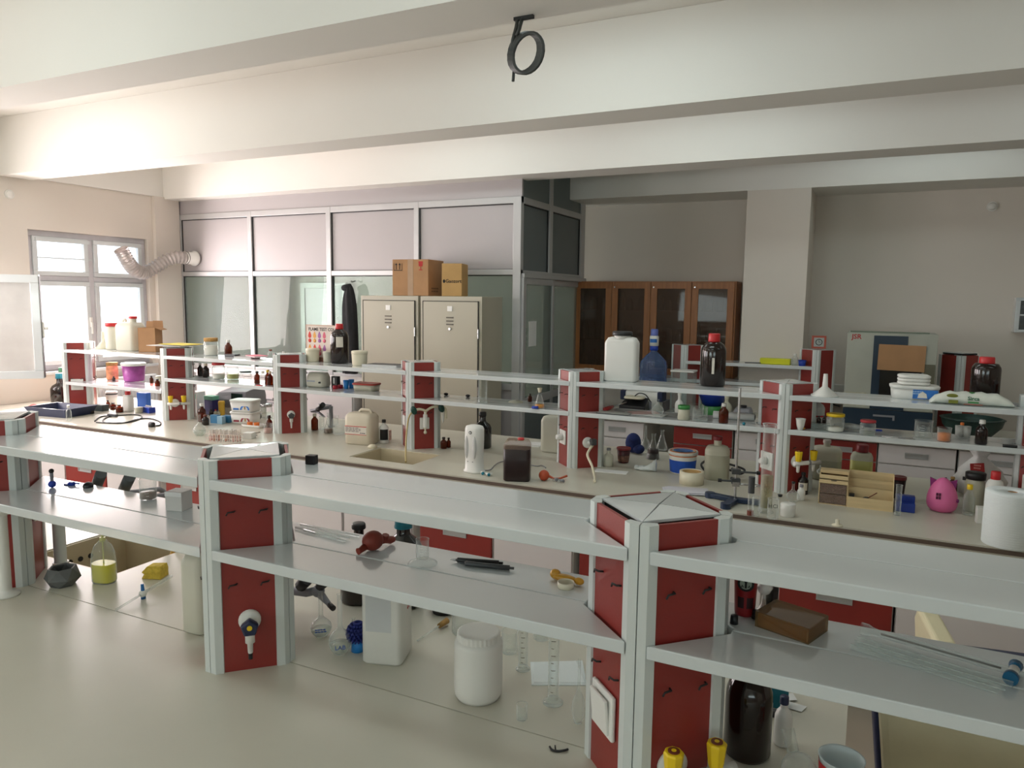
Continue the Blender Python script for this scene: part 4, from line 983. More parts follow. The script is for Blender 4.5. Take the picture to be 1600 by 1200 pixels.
# ---- lower right corner
x, y, z = (-.213,1.698,0.9)
round_bottle(-.205, 1.685, .9, .33, .105, 'big dark amber bottle under the shelf at lower right', AMBD, BLK, capw=.3, caph=.06, sh=.42, neck=.3)
x, y, z, h, w = (-.108,1.65,0.9,0.066,0.078)
t = thing('round_flask', 'clear round-bottomed flask at the bottom edge beside the mug', 'flask', -.085, 1.60, .9)
obj('bulb', G().sphere(.038, M=T(0, 0, .045)), GLASS, t); obj('neck', G().tube([(-.015, .012, .075), (-.03, .03, .115)], [.013, .014], 14, caps=False), GLASS, t)
t = thing('mug', 'red mug with a pale grey inside at the bottom edge', 'mug', -.005, 1.60, .9)
obj('cup', G().lathe([(0, 0), (.034, 0), (.040, .01), (.044, .095), (.046, .10), (.041, .098), (.037, .012), (0, .008)], 28), mat('pale_grey_enamel', (196, 206, 208), .3), t)
obj('glaze_band', G().lathe([(.0412, .015), (.0446, .088)], 28), REDP, t)
obj('handle', G().tube([(.043, 0, .08), (.066, 0, .075), (.07, 0, .05), (.06, 0, .03), (.042, 0, .025)], .005, 8), REDP, t)
vial(-.135, 1.76, .9, .12, .04, 'white bottle with a navy cap beside the dark amber bottle', PW, NAVY)
x, y, z = (-.191,1.898,0.9)
boxy('small_box', 'teal box standing behind the dark amber bottle', 'box', -.165, 1.93, .9, .05, .03, .085, .2, TEAL)
x, y, z = (-.155,1.951,0.9)
t = thing('paper_scrap', 'torn white paper pieces lying on the worktop at lower right', 'paper', x, y, z, .3)
for i, (dx, dy, rz_) in enumerate(((-.02, .0, .1), (.012, -.012, -.3), (.0, .018, .4))): obj('sheet', G().prism([(-.04, -.015), (.035, -.02), (.045, .012), (-.02, .02)], .001 + i * .0012, .002 + i * .0012, T(dx, dy, 0, rz=rz_)), PAPER, t)
x, y, z = (-.17,1.866,0.9)
simple('rubber_stopper', G().tube([(-.03, 0, .012), (.0, .0, .012)], .006, 10).tube([(.0, 0, .012), (.026, 0, .012)], .0105, 12), BLK, 'black rubber nozzle lying beside the torn paper', 'nozzle', x, y, z, .15)
def chair(x, y, rz, label, hgt=1.05, rim=True):
    t = thing('lab_chair', label, 'chair', x, y, 0, rz)
    sh = [(-.23, 0), (.23, 0), (.25, .20), (.22, .34), (.15, .40), (-.15, .40), (-.22, .34), (-.25, .20)]
    M0 = T(0, .20, hgt - .40, rx=-.12)
    lo = lambda s, yy: [(a_ * s, yy, .20 + (b_ - .20) * s) for a_, b_ in sh]
    obj('backrest', G().loft([lo(.86, -.035), lo(.95, -.028), lo(.96, .02), lo(.9, .03)], M0, smooth=False), LEATH, t, bevel=.006)
    if rim: obj('back_rim', G().loft([lo(.97, -.024), lo(1.0, -.016), lo(1.0, .012), lo(.97, .018)], M0), NAVY, t, bevel=.004)
    obj('seat', G().rbox([(.20, .20, .46), (.235, .225, .48), (.24, .23, .52), (.20, .19, .54)], .35), LEATH, t)
    obj('back_bar', G().tube([(0, .16, .47), (0, .27, .52), (0, .26, hgt - .2)], .018, 8), STEEL, t)
    obj('gas_column', G().cyl(.025, .10, .46, 14), STEEL, t)
    for i in range(5):
        a_ = 2 * pi * i / 5
        l = obj('leg', G().box(0, .27, -.02, .02, .065, .10, T(rz=a_)), BLK, t, bevel=.004)
        obj('caster', G().cyl(.028, -.015, .015, 12, T(.26 * math.cos(a_), .26 * math.sin(a_), .03, rz=a_) @ T(rx=pi / 2)), BLK, l)
chair(.34, 2.02, .15, 'beige laboratory chair with navy rim at the lower right corner', 1.02)
chair(.49, 2.80, 1.7, 'cream chair whose rounded back shows behind the long burette', .885, False)
chair((0.566,3.1,0.716)[0] + .36, 3.24, 1.6, 'cream chair at the right edge beyond the near rack', (0.558,3.1,0.719)[2], False)
# ================================================================ NEAR SHELVES
Z2 = 1.2552; Z3 = 1.4502
x, y, z, h, w = (-2.586,1.589,1.255,0.067,0.025)
t = thing('dropping_pipette', 'small upright pipette with a blue bulb on the left shelf', 'pipette', x, y, z)
obj('bulb', G().sphere(.013, sc=(1, 1, 1), M=T(0, 0, .013)), BLUE, t); obj('stem', G().cyl(.006, .022, .055, 10), MGREY, t); obj('tip', G().sphere(.0085, M=T(0, 0, .06)), BLK, t)
x, y, z = (-2.56,1.643,1.255)
simple('blue_clip', G().rbox([(.012, .008, 0), (.014, .010, .006), (.010, .006, .012)], .4).tube([(.012, 0, .007), (.035, .002, .008)], .0028, 6).rbox([(.010, .006, 0), (.012, .007, .004)], .4, M=T(-.02, -.004, 0)), BLUE, 'small blue plastic clip lying beside the pipette', 'clip', x, y, z, .1)
x, y, z, h, w = (-2.482,1.652,1.255,0.021,0.036)
simple('rubber_dome', G().sphere(.018, sc=(1, 1, .85), M=T(0, 0, .004)).cyl(.017, 0, .004, 14), BLK, 'small black rubber dome on the left shelf', 'cap', x, y, z)
for i, (p0, p1) in enumerate((((-2.647,1.79,1.196), (-2.55,1.75,1.276)), ((-2.488,1.79,1.206), (-2.39,1.75,1.283)))):
    p0, p1 = Vector(p0), Vector(p1)
    t = thing('gooseneck_tap', ['grey gooseneck tap with black end, left of the pair by the small sink', 'grey gooseneck tap with black end, right of the pair by the small sink'][i], 'tap', p0.x - .10, 2.168, .9)
    o_ = Vector(t.location)
    obj('column', G().cyl(.012, 0, .19, 12).cyl(.024, 0, .012, 16), MGREY, t)
    obj('neck', G().tube([(0, 0, .185), (0, -.02, .20), p0 - o_ - Vector((.012, -.03, .035)), p0 - o_], .011, 10), MGREY, t)
    obj('black_end', G().tube([p0 - o_, p1 - o_], .020, 14), DGREY, t)
x, y, z, h, w = (-2.163,1.648,1.255,0.07,0.054)
beaker(x, y, z, h, w, 'small beaker with brown liquid on the left shelf', (.35, LBRN))
x, y, z, h, w = (-1.974,1.614,1.255,0.062,0.073)
t = boxy('carton', 'small white cube carton on the left shelf beside the blue tap post', 'box', x, y, z, .06, .055, .062, .25, mat('white_card', (206, 204, 200), .6))
obj('flap', G().box(-.03, .03, -.0285, -.0275, .048, .062), PAPER, t)
x, y, z = (-2.109,2.395,1.255)
x, y, z, h, w = (-1.462,1.66,1.45,0.027,0.03)
boxy('small_box', 'small black box on the upper near shelf', 'box', x, y, z, w, w * .8, h, .2, BLK)
for i, (a0, a1) in enumerate((((-1.502,1.63,1.26), (-1.297,1.62,1.26)), ((-1.51,1.661,1.26), (-1.287,1.65,1.26)), ((-1.464,1.623,1.26), (-1.291,1.598,1.26)))):
    a0, a1 = Vector(a0), Vector(a1); o = obj('glass_tube', G().tube([(0, 0, 0), a1 - a0], .004, 8), GLASS); o.location = a0
    tag(o, ['front', 'rear', 'middle'][i] + ' one of the thin glass tubes lying behind the tap post', 'tube', 'thin glass tubes behind the tap post')
x, y, z = (-1.186,1.598,1.255)
t = thing('pipette_bulb', 'red-brown rubber pipette bulb lying on the near shelf', 'pipette bulb', x, y, z, .0)
dv = (Vector((-1.174,1.677,1.255)) - Vector((-1.207,1.552,1.255)))
t.rotation_euler = (0, 0, math.atan2(dv.y, dv.x))
obj('bulb', G().sphere(.027, sc=(1.15, 1, 1), M=T(-.012, 0, .027)), RUB, t)
obj('spout', G().tube([(-.035, 0, .018), (-.055, 0, .010), (-.062, 0, .009)], [.011, .008, .0095], 10), RUB, t)
obj('stem', G().tube([(.01, 0, .024), (.03, 0, .018), (.05, 0, .014), (.062, 0, .013)], [.014, .009, .011, .008], 10).tube([(.03, 0, .018), (.03, -.004, .034)], [.008, .01], 8), RUB, t)
x, y, z, h, w = (-1.014,1.563,1.255,0.021,0.078)
t = thing('watch_glass', 'domed clear watch glass on the near shelf under the small beaker', 'dish', x, y, z)
obj('glass', G().lathe([(w / 2, 0), (w / 2 * .99, .003), (w / 2 * .6, .010), (0, .014)], 28), GLASS, t)
beaker(x, y, z + .0142, .052, .034, 'small clear beaker standing on the watch glass')
for i, (a0, a1, m_, l_) in enumerate((((-.956,1.607,1.262), (-.822,1.646,1.262), BLK, 'black pen lying behind its neighbour on the near shelf'), ((-.926,1.596,1.262), (-.781,1.626,1.262), DGREY, 'dark grey pen lying in front of the black pen'))):
    a0, a1 = Vector(a0), Vector(a1); d = a1 - a0; t = thing('pen', l_, 'pen', *a0)
    obj('barrel', G().tube([d * .12, d * .14, d * .92], [.004, .0065, .0065], 10), m_, t); obj('tip', G().tube([(0, 0, 0), d * .12], [.0012, .004], 8), STEEL if i == 0 else m_, t); obj('button', G().tube([d * .92, d], .0035, 8), m_, t)
x, y, z, h, w = (-.624,1.595,1.255,0.032,0.046)
t = thing('resin_lump', 'piece of amber resin lying behind the white cap', 'resin', x - .012, y + .024, z)
obj('lump', G().sphere(.02, sc=(1.7, .6, .45), M=T(-.005, .0, .010)).sphere(.014, sc=(1, .8, .9), M=T(-.03, .004, .014)).sphere(.010, sc=(1.3, .8, .9), M=T(.035, -.004, .010)), mat('amber_resin', (206, 150, 40), .3, var=.3, scale=40, alpha=.9), t)
t = thing('screw_closure', 'upturned cream screw cap in front of the amber resin', 'cap', x, y - .008, z)
obj('cap', G().lathe([(0, 0), (.019, 0), (.020, .015), (.018, .015), (.017, .003), (0, .003)], 24), PCR, t)
x, y, z = (-.118,1.591,1.255)
t = thing('resin_block', 'honey brown translucent block on the lower right shelf', 'block', x, y + .01, z, -.35)
obj('block', G().box(-.055, .055, -.043, .043, 0, .030), AMBW, t, bevel=.003)
obj('film', G().box(-.058, .058, -.046, .046, -.0, .034), glassy('brown_film', (190, 160, 120), body=(150, 120, 80), base=.25, edge=.5), t)
# red tumbler with round emblem
x, y, z, h, w = (-.218,1.634,1.255,0.081,0.053)
t = thing('tumbler', 'red cup with a round black and pale green emblem behind the post', 'cup', x, y, z, va(x, y) + pi / 2)
r = w / 2; h = .125
revolve(t, 'cup', [(0, 0), (r * .78, 0), (r * .82, h * .05), (r, h * .92), (r * 1.03, h), (0, h)], mat('dark_red_cup', (140, 26, 32), .35), 24)
e = obj('emblem_ring', G().lathe([(r * 1.0, 0), (r * 1.0, .0)], 3) if False else G().cyl(.0175, 0, .0015, 26, face(0, -r * .95, h * .62)), INKB, t)
obj('emblem_disc', G().cyl(.0125, .0015, .0022, 24, face(0, -r * .95, h * .62)), mat('emblem_pale_green', (150, 160, 146), .5), e)
fg = G().cyl(.0035, .0022, .003, 12, face(0, -r * .95, h * .665)).box(-.0022, .0022, -r * .95 - .0032, -r * .95 - .002, h * .545, h * .645)
fg.tube([(-.009, -r * .95 - .003, h * .56), (-.0075, -r * .95 - .003, h * .60), (-.005, -r * .95 - .003, h * .56)], .001, 5).tube([(.009, -r * .95 - .003, h * .56), (.0075, -r * .95 - .003, h * .60), (.005, -r * .95 - .003, h * .56)], .001, 5)
obj('emblem_figure', fg, INKB, e)
obj('dark_drawing', G().lathe([(r * .87, h * .16), (r * .91, h * .36)], 12, a0=-pi / 2 - .7, a1=-pi / 2 - .1).lathe([(r * .87, h * .16), (r * .91, h * .36)], 12, a0=-pi / 2 + .15, a1=-pi / 2 + .8), mat('dark_print', (52, 20, 24), .6), t)
for i, (px_, lab_) in enumerate((((-.23,1.571,1.255), 'black rubber stopper in front of the red cup, left one'), ((-.192,1.619,1.255), 'black rubber stopper right of the red cup'))):
    simple('rubber_stopper', G().lathe([(0, 0), (.009, 0), (.0075, .018), (0, .018)], 14), BLK, lab_, 'stopper', *px_)
x, y, z, h, w = (-.182,1.662,1.255,0.075,0.026)
t = thing('white_burner', 'small white glassware piece standing right of the red cup', 'glassware', x, y, z)
obj('base', G().lathe([(0, 0), (.018, 0), (.012, .006), (.005, .02), (.004, .04), (.012, .045), (.018, .058), (.012, .066), (.005, .07), (.004, .09)], 16), PW, t)
# long burette on the right shelf
a_ = Vector((0.015,1.639,1.268)); b_ = Vector((0.278,1.567,1.268)); d = b_ - a_
t = thing('long_burette', 'long clear glass burette with blue stopcock lying on the right shelf', 'burette', *a_)
obj('tube', G().tube([d * .12, d * .96], .0075, 12, caps=False), GLASS, t)
obj('inner_rod', G().tube([d * .14, d * .9], .002, 6), mat('dark_scale_line', (120, 116, 110), .5), t)
obj('funnel_end', G().tube([(0, 0, 0), d * .05, d * .08, d * .12], [.013, .013, .009, .0078], 14, caps=False), GLASS, t)
e_ = d * .97; sd = Vector((d.y, -d.x, 0)).normalized()
obj('valve', G().tube([e_ - sd * .012, e_ + sd * .022], .009, 12), PW, t)
obj('stopcock', G().tube([e_ + sd * .022, e_ + sd * .036], .0125, 16), mat('stopcock_teal', (10, 84, 120), .35), t)
obj('stopcock_knob', G().tube([e_ - sd * .012, e_ - sd * .032], [.009, .012], 12), MATS['stopcock_teal'], t)
obj('tip', G().tube([d * .98, d * 1.15], [.006, .002], 8), GLASS, t)
for j in range(3):
    p0 = a_ + d * .02 + sd * (.042 + .022 * j) - Vector((0, 0, .0065)); p1 = p0 + d * (.97 - .03 * j)
    o = obj('glass_tube', G().tube([(0, 0, 0), p1 - p0], .006, 10, caps=False), GLASS); o.location = p0
    tag(o, ['long clear glass tube lying nearest the blue-tapped burette', 'middle one of three long glass tubes on the right shelf', 'frontmost of the three long glass tubes on the right shelf'][j], 'tube', 'glass tubes in front of the long burette')

# ================================================================ MIDDLE RACK, UPPER SHELF
ZU = 1.442; ZM = 1.255
def funnel(x, y, z, h, w, label, m, tilt=0):
    t = thing('funnel', label, 'funnel', x, y, z)
    r = w / 2
    obj('cone', G().lathe([(r, 0), (r * 1.02, h * .03), (r * .22, h * .42), (r * .16, h)], 26), m, t)
    obj('rim', G().lathe([(r * .9, 0), (r * 1.03, 0), (r * 1.03, h * .06), (r * .98, h * .06)], 26), m, t)
    return t
funnel(*(-6.311,4.42,1.442,0.159,0.141), 'clear small upturned funnel on the upper shelf by the window', PWT)
jar(*(-6.177,4.42,1.442,0.243,0.122), 'cream jar with a red lid next to the white jerrycan by the window', REDP, glass=PWM, lidh=.14)
x, y, z, h, w = (-5.938,4.42,1.442,0.306,0.205)
jerry(x, y, z, h, w, w * .8, .15, 'white milky jerrycan with a red cap on the shelf by the window', PWM, REDP, True, capx=.35, shoulder=.74, k=.2, capr=.26, caph=.07)
x, y, z, h, w = (-5.68,4.42,1.442,0.211,0.157)
carton(x, y, z, .15, .13, h, .45, CARD, 'small open brown carton on the upper shelf by the window', True)
x, y, z = (-5.265,4.345,1.51)
t = thing('paper_pile', 'white sheets topped with yellow paper on a rack post cap', 'paper', MP[1], 4.345, 1.512, .1)
for i, (dx, dy, rz_, w_, d_, m_) in enumerate(((-.04, 0, .0, .36, .22, PAPER), (.02, .01, .12, .34, .2, PAPER), (.05, .0, -.1, .30, .2, PAPERY))):
    obj('sheet', G().box(-w_ / 2, w_ / 2, -d_ / 2, d_ / 2, .003 + .007 * i, .006 + .007 * i, T(dx, dy, 0, rz=rz_)), m_, t)
jar(*(-4.952,4.425,1.442,0.146,0.111), 'glass jar with beige lid on the upper shelf right of the yellow paper', WICK, content=(.55, POWDER), lidh=.2)
vial(*(-4.781,4.449,1.442,0.134,0.061), 'small amber bottle with white cap on the upper shelf before the glass partition', AMB, PW)
x, y, z, h, w = (-4.712,4.425,1.442,0.043,0.111)
boxy('small_box', 'dark grey flat box on the upper shelf before the amber bottle', 'box', x, y, z, w, .06, .022, .05, DGREY)
for i, (b_, m_, l_, rz_) in enumerate((((-4.544,4.42,1.442,0.03,0.18), mat('grey_booklet', (150, 146, 142), .6), 'grey booklet lying left of the pink one', .1), ((-4.44,4.42,1.442,0.05,0.168), PAPERP, 'pink booklet tilted on the upper shelf', -.35))):
    x, y, z, h, w = b_
    t = thing('booklet', l_, 'book', x, y, z + .0115 * i, rz_); obj('pages', G().box(-.085, .085, -.055, .055, .001, .009, T(ry=0)), PAPER, t)
    obj('cover', G().box(-.087, .087, -.057, .057, .009, .011).box(-.087, .087, -.057, .057, 0, .001), m_, t)
for i, (b_, l_) in enumerate((((-4.326,4.456,1.442,0.073,0.047), 'tiny clear vial left of the post with the grey tap, on the upper shelf'), ((-4.195,4.461,1.442,0.063,0.038), 'tiny vial standing behind the cap of the grey tap post'))):
    vial(*b_, l_, GLASS, (BROWNP, PW)[i])
def pot(x, y, z, h, w, label, m):
    t = thing('plastic_pot', label, 'pot', x, y, z); r = w / 2
    revolve(t, 'body', [(0, 0), (r * .86, 0), (r * .92, h * .08), (r, h * .8)], m, 22)
    revolve(t, 'lid', [(r * 1.0, h * .78), (r * 1.03, h * .79), (r * 1.02, h * .97), (r * .9, h), (0, h)], m, 22)
    return t
pot(*(-3.868,4.428,1.442,0.103,0.103), 'cream pot in front of the flame poster, left one', PCR)
pot(*(-3.738,4.445,1.442,0.083,0.07), 'pale small pot between the flame poster and the amber bottle', PWM)
pot(*(-3.37,4.36,1.442,0.108,0.116), 'cream square-looking pot right of the large amber bottle', PCR)
x, y, z, h, w = (-3.601,4.42,1.442,0.297,0.136)
round_bottle(x, y, z, h, w, 'large dark amber bottle with a red cap beside the flame poster', AMBD, REDP, stick=(.42, .68, LBLW, .38), sh=.66, capw=.42, caph=.13)
x, y, z, h, w = (-3.778,4.331,1.442,0.035,0.096)
p0 = Vector((-3.993,4.47,1.722)); p1 = Vector((-3.66,4.47,1.443))
t = thing('poster', 'small poster reading FLAME TEST COLORS leaning behind the cream pots', 'poster', (p0.x + p1.x) / 2 + .015, 4.4915, ZU)
hw = (p1.x - p0.x) / 2 + .01; ph = p0.z - ZU
obj('board', G().box(-hw, hw, 0, .004, 0, ph), mat('pink_white_card', (226, 212, 202), .7), t)
obj('border', G().box(-hw, hw, -.001, 0, ph - .006, ph).box(-hw, -hw + .006, -.001, 0, 0, ph - .006).box(hw - .006, hw, -.001, 0, 0, ph - .006), mat('card_border', (206, 170, 150), .7), t)
text('title_text', 'FLAME TEST COLORS', .034, INKB, t, face(.012, -.0005, ph - .035), bold=True)
fl = [(210, 70, 60), (232, 170, 90), (170, 110, 170), (220, 110, 130)]
for r_ in range(2):
    for c_ in range(4):
        m_ = mat('flame_print_%d' % (c_ if r_ == 0 else (c_ * 3 + 1) % 4), fl[c_ if r_ == 0 else (c_ * 3 + 1) % 4], .7)
        cx, cz = -hw + .038 + c_ * .048, ph - .085 - r_ * .10
        pl = [(-.004, .030), (-.012, .012), (-.016, -.002), (-.012, -.014), (0, -.02), (.012, -.014), (.016, -.002), (.012, .012), (.002, .034)]
        obj('flame_mark', G().prism([(cx + a, cz + b) for a, b in pl][::-1], 0, .001, face(0, -.0002, 0)).lathe([(0, 0), (.015, 0), (.015, .001), (0, .001)], 16, face(cx, -.0002, cz - .038)), m_, t)
obj('support_block', G().box(-.06, .02, -.02, -.001, .0, .03), mat('brown_support', (130, 84, 66), .7), t)
x, y, z, h, w = (-3.185,4.42,1.442,0.028,0.231)
t = thing('laptop_tray', 'thin dark grey tray lying on the upper shelf left of the sink post', 'tray', x, y - .0, z, .12)
obj('plate', G().box(-.14, .14, -.09, .09, .004, .012), DGREY, t, bevel=.002); obj('edge', G().box(-.14, .14, -.092, -.09, 0, .016).box(.14, .142, -.09, .09, 0, .016), ALU, t)
# square white canister
x, y, z, h, w = (-1.438,4.401,1.442,0.308,0.211)
t = jerry(x + .055, y - .02, z, h, w * .96, w * .48, .05, 'square white canister with a black lid on the upper middle shelf', PW, BLK, False, capx=0, shoulder=.80, k=.22, capr=.46, caph=.085)
x, y, z, h, w = (-.836,4.42,1.442,0.31,0.144)
round_bottle(x, y, z, h, w, 'largest dark amber bottle with a red cap on the upper middle shelf', AMBD, REDP, stick=(.25, .55, LBLW, .1), sh=.66, capw=.46, caph=.16)
funnel(*(-.214,4.267,1.442,0.119,0.134), 'white upturned funnel on the upper shelf right of the yellow tap post', PW)
x, y, z, h, w = (0.213,4.42,1.442,0.072,0.239)
t = thing('food_tub', 'white rectangular tub with blue cheese label on the upper shelf', 'tub', x, y, z, .05)
a = w / 2
obj('body', G().rbox([(a * .86, .065, 0), (a * .88, .068, .006), (a * .93, .075, h * .8)], .3), PW, t)
obj('rim', G().rbox([(a * .97, .080, h * .78), (a * .98, .081, h * .95), (a * .9, .075, h)], .3), PW, t)
obj('blue_label', G().box(-a * .1, a * .86, -.0765, -.069, h * .08, h * .74, T(ry=0)), LBLB, t)
obj('label_patch', G().prism([(.01, 0), (.055, 0), (.050, .022), (.033, .034), (.015, .022)], 0, .001, face(0, -.0770, h * .15)), LBLW, t)
scribble('label_print', .05, h * .3, 2, mat('pale_blue_print', (150, 180, 214), .6), t, face(.012, -.0772, h * .50))
for i in range(3):
    b_ = z + h + .002 + i * .0175
    t = thing('tub_lid', ['bottom white lid stacked on the blue-labelled tub', 'middle white lid stacked on the blue-labelled tub', 'top white lid stacked on the blue-labelled tub'][i], 'lid', x - .005, y, b_, .05 + .04 * i, 'stacked white lids')
    obj('lid', G().rbox([(a * .60, .062, 0), (a * .63, .066, .003), (a * .63, .066, .012), (a * .56, .06, .0165)], .3), PW, t)
x, y, z, h, w = (0.457,4.281,1.442,0.085,0.359)
t = thing('wipes_packet', 'white and green wet wipes packet lying at the right end of the upper shelf', 'packet', x, y, z, .02)
a = w / 2; rings = []
for i in range(17):
    u = -1 + 2 * i / 16; e = 1 - abs(u) ** 5; hh = .012 + .052 * e + .004 * math.sin(i * 2.1); dd = .05 * (.75 + .25 * e)
    rings.append([(u * a, dd * math.cos(k_), max(0, hh / 2 + hh / 2 * math.sin(k_))) for k_ in [2 * pi * j / 14 for j in range(14)]])
obj('packet', G().loft(rings, smooth=True), mat('white_green_film', (222, 226, 216), .3, var=.12, scale=9), t)
obj('green_patch', G().sphere(.5, sc=(.055, .03, .012), M=T(-.002, -.005, .058)), GREENP, t)
obj('olive_patch', G().sphere(.5, sc=(.05, .012, .02), M=T(-.085, -.045, .045)).box(-.10, -.06, -.056, -.05, .008, .024), mat('olive_print', (120, 124, 40), .6), t)
text('brand_text', 'Sirca', .026, mat('green_print', (26, 96, 66), .6), t, face(.005, -.0535, .036), bold=True)
obj('green_bar', G().box(-.018, .028, -.0545, -.0525, .014, .021), GREENP, t); obj('red_bar', G().box(-.035, .045, -.0535, -.051, .005, .009), mat('brick_print', (180, 110, 90), .6), t)
x, y, z, h, w = (0.531,4.42,1.442,0.232,0.133)
round_bottle(x, 4.44, z, h, w, 'dark amber bottle with a red cap behind the wipes packet', AMBD, REDP, sh=.72, capw=.52, caph=.15)
# ================================================================ MIDDLE RACK, LOWER SHELF
x, y, z, h, w = (-6.332,4.508,1.15,0.162,0.101)
jar(x, y, z, h, w, 'jar with an orange label and tan lid beside the purple tub', WICK, glass=LBLO, lidh=.18)
x, y, z, h, w = (-6.077,4.541,1.15,0.166,0.209)
tub(x, y, z, h, w, 'purple and white plastic tub on the lower shelf by the window', mat('violet_tub', (160, 74, 150), .4, var=.35, scale=12), PW)
vial(*(-6.201,4.426,1.15,0.045,0.029), 'tiny brown vial in front of the orange-labelled jar', AMBD, BLK)
for i, (px_, pb_, pt_, w_) in enumerate(((237, 598, 587, 6), (246, 604, 592, 7), (250, 600, 590, 6), (255, 605, 589, 8))):
    pass
vial(*(-5.794,4.501,1.15,0.068,0.034), 'single small brown vial right of the purple tub', AMB, BLK)
vial(*(-5.554,4.371,1.15,0.065,0.044), 'short brown vial, front left of the cluster right of the purple tub', AMB, BLK)
vial(*(-5.47,4.368,1.15,0.086,0.044), 'tallest brown vial of the cluster right of the purple tub', AMBD, BLK)
pot(*(-5.705,4.517,1.15,0.071,0.068), 'little clear pot behind the brown vials by the second post', PWT)
vial(*(-5.127,4.458,1.255,0.113,0.044), 'dark thin bottle just right of the post with yellow taps', AMBD, PW)
vial(*(-5.015,4.419,1.255,0.116,0.054), 'brown bottle with pale cap left of the red-lidded glass jar', AMBD, PCR)
jar(*(-4.832,4.386,1.255,0.138,0.1), 'glass jar with a red lid on the lower shelf before the partition', REDP, content=(.3, POWDER))
jar(*(-4.72,4.432,1.255,0.119,0.097), 'clear glass jar holding something yellow, right of the red-lidded jar', None, content=(.35, LYELP))
jar(*(-4.509,4.364,1.255,0.083,0.092), 'low glass jar with a black lid on the lower shelf', BLK, lidh=.12)
vial(*(-4.319,4.298,1.255,0.098,0.045), 'amber vial left of the white tubed bottle on the lower shelf', AMB, AMBD)
vial(*(-4.222,4.26,1.255,0.107,0.049), 'clear vial with a white cap between amber vials', GLASS, PW)
vial(*(-4.189,4.281,1.255,0.117,0.049), 'amber vial with yellow cap beside the post with the grey tap', AMB, YEL)
vial(*(-4.154,4.266,1.255,0.11,0.044), 'amber vial with cream cap touching the post with the grey tap', AMB, PCR)
x, y, z, h, w = (-4.205,4.236,1.255,0.011,0.059)
simple('red_tag', G().box(-.025, .025, -.01, .01, 0, .006), REDP, 'small red plastic tag lying below the amber vials', 'tag', x, y - .03, z)
x, y, z, h, w = (-3.971,4.331,1.255,0.055,0.073)
t = thing('cuvette_rack', 'tiny clear cuvette rack on the lower shelf in front of the grey tap post', 'rack', x, y - .01, z)
for i in range(2): obj('cell', G().box(-.032 + i * .036, -.004 + i * .036, -.012, .012, 0, .055), ACRY, t)
x, y, z, h, w = (-3.785,4.392,1.255,0.114,0.145)
t = thing('plastic_canister', 'rounded milky canister lying on its side with a dark cap, lower shelf', 'canister', x, y, z, .1)
obj('body', G().rbox([(.082, .05, .002), (.088, .055, .02), (.086, .055, .075), (.07, .045, .11)], .35), PWM, t); obj('cap', G().cyl(.007, 0, .012, 12, T(.05, -.055, .04, rx=pi / 2)), BLK, t)
scribble('print_rows', .07, .014, 1, mat('blue_faint_print', (150, 160, 182), .6), t, face(-.03, -.0562, .045))
for i, (px_, l_) in enumerate(((524, 'dark red screw lid lying left of its twin, lower shelf'), (532, 'dark red screw lid right beside the blue cups, lower shelf'))):
    x, y, z, h, w = ((-3.593,4.354,1.255,0.031,0.038), (-3.586,4.405,1.255,0.032,0.039))[i]
    simple('round_closure', G().lathe([(0, 0), (.019, 0), (.02, .022), (.016, .026), (0, .026)], 20), mat('crimson_plastic', (170, 24, 44), .4), l_, 'lid', x, y, z)
for i in range(2):
    x, y, z, h, w = ((-3.526,4.398,1.255,0.065,0.043), (-3.519,4.449,1.255,0.066,0.043))[i]
    t = thing('blue_cup', ['bright blue cup, left of the two beside the red-lidded box', 'bright blue cup, right of the two beside the red-lidded box'][i], 'cup', x, y, z)
    obj('cup', G().lathe([(0, 0), (w * .38, 0), (w * .52, h), (w * .46, h), (w * .34, .004), (0, .004)], 18), SKYB, t)
x, y, z, h, w = (-3.342,4.404,1.255,0.051,0.168)
t = thing('food_box', 'clear plastic food box with a red lid on the lower shelf by the lockers', 'box', x, y, z, .12)
obj('body', G().rbox([(.085, .055, 0), (.092, .06, .045)], .25), PWT, t); obj('lid', G().rbox([(.098, .065, .044), (.098, .065, .052), (.09, .06, .056)], .25), mat('brick_red_lid', (178, 66, 56), .4), t)
x, y, z = (-3.651,4.846,1.255)
t = thing('small_dial', 'small black cube with a white stripe behind the red-lidded box', 'cube', x, 4.43, ZM)
obj('cube', G().box(-.028, .028, -.02, .02, 0, .085), BLK, t, bevel=.003); obj('stripe', G().box(-.008, .006, -.0215, -.02, .03, .075), PAPER, t)
t = cylg(*(-2.296,4.27,1.255,0.149,0.059), 'tall clear glass cylinder on the lower shelf before the right locker', base=1.2, marks=False)
for i, b_ in enumerate(((-2.694,4.463,1.255,0.021,0.027), (-2.519,4.466,1.255,0.032,0.027))):
    simple('dark_stopper', G().sphere(.012, sc=(1.5, 1, .8), M=T(0, 0, .009)), BLK, ['small dark stopper on the lower shelf, left of two', 'small dark stopper on the lower shelf, right of two'][i], 'stopper', b_[0], b_[1], b_[2])
x, y, z, h, w = (-2.115,4.402,1.255,0.019,0.102)
simple('watch_glass', G().lathe([(w / 2, 0), (w * .4, .008), (0, .016)], 22), PWT, 'upturned pale watch glass on the lower shelf', 'dish', x, y, z)
erlen(*(-1.87,4.239,1.255,0.129,0.064), 'conical flask with a cream paper collar beside the round-socket post', rim=PCR, content=(.18, LAMB))
x, y, z, h, w = (-1.878,4.227,1.255,0.015,0.04)
simple('blue_stopper', G().tube([(-.02, -.02, .008), (.02, -.02, .010)], [.008, .010], 12), BLUE, 'small blue plastic cap lying at the foot of the conical flask', 'cap', x, y - .02, z)
vial(*(-2.041,4.465,1.255,0.055,0.03), 'little brown vial left of the collared conical flask', AMB, AMBD)
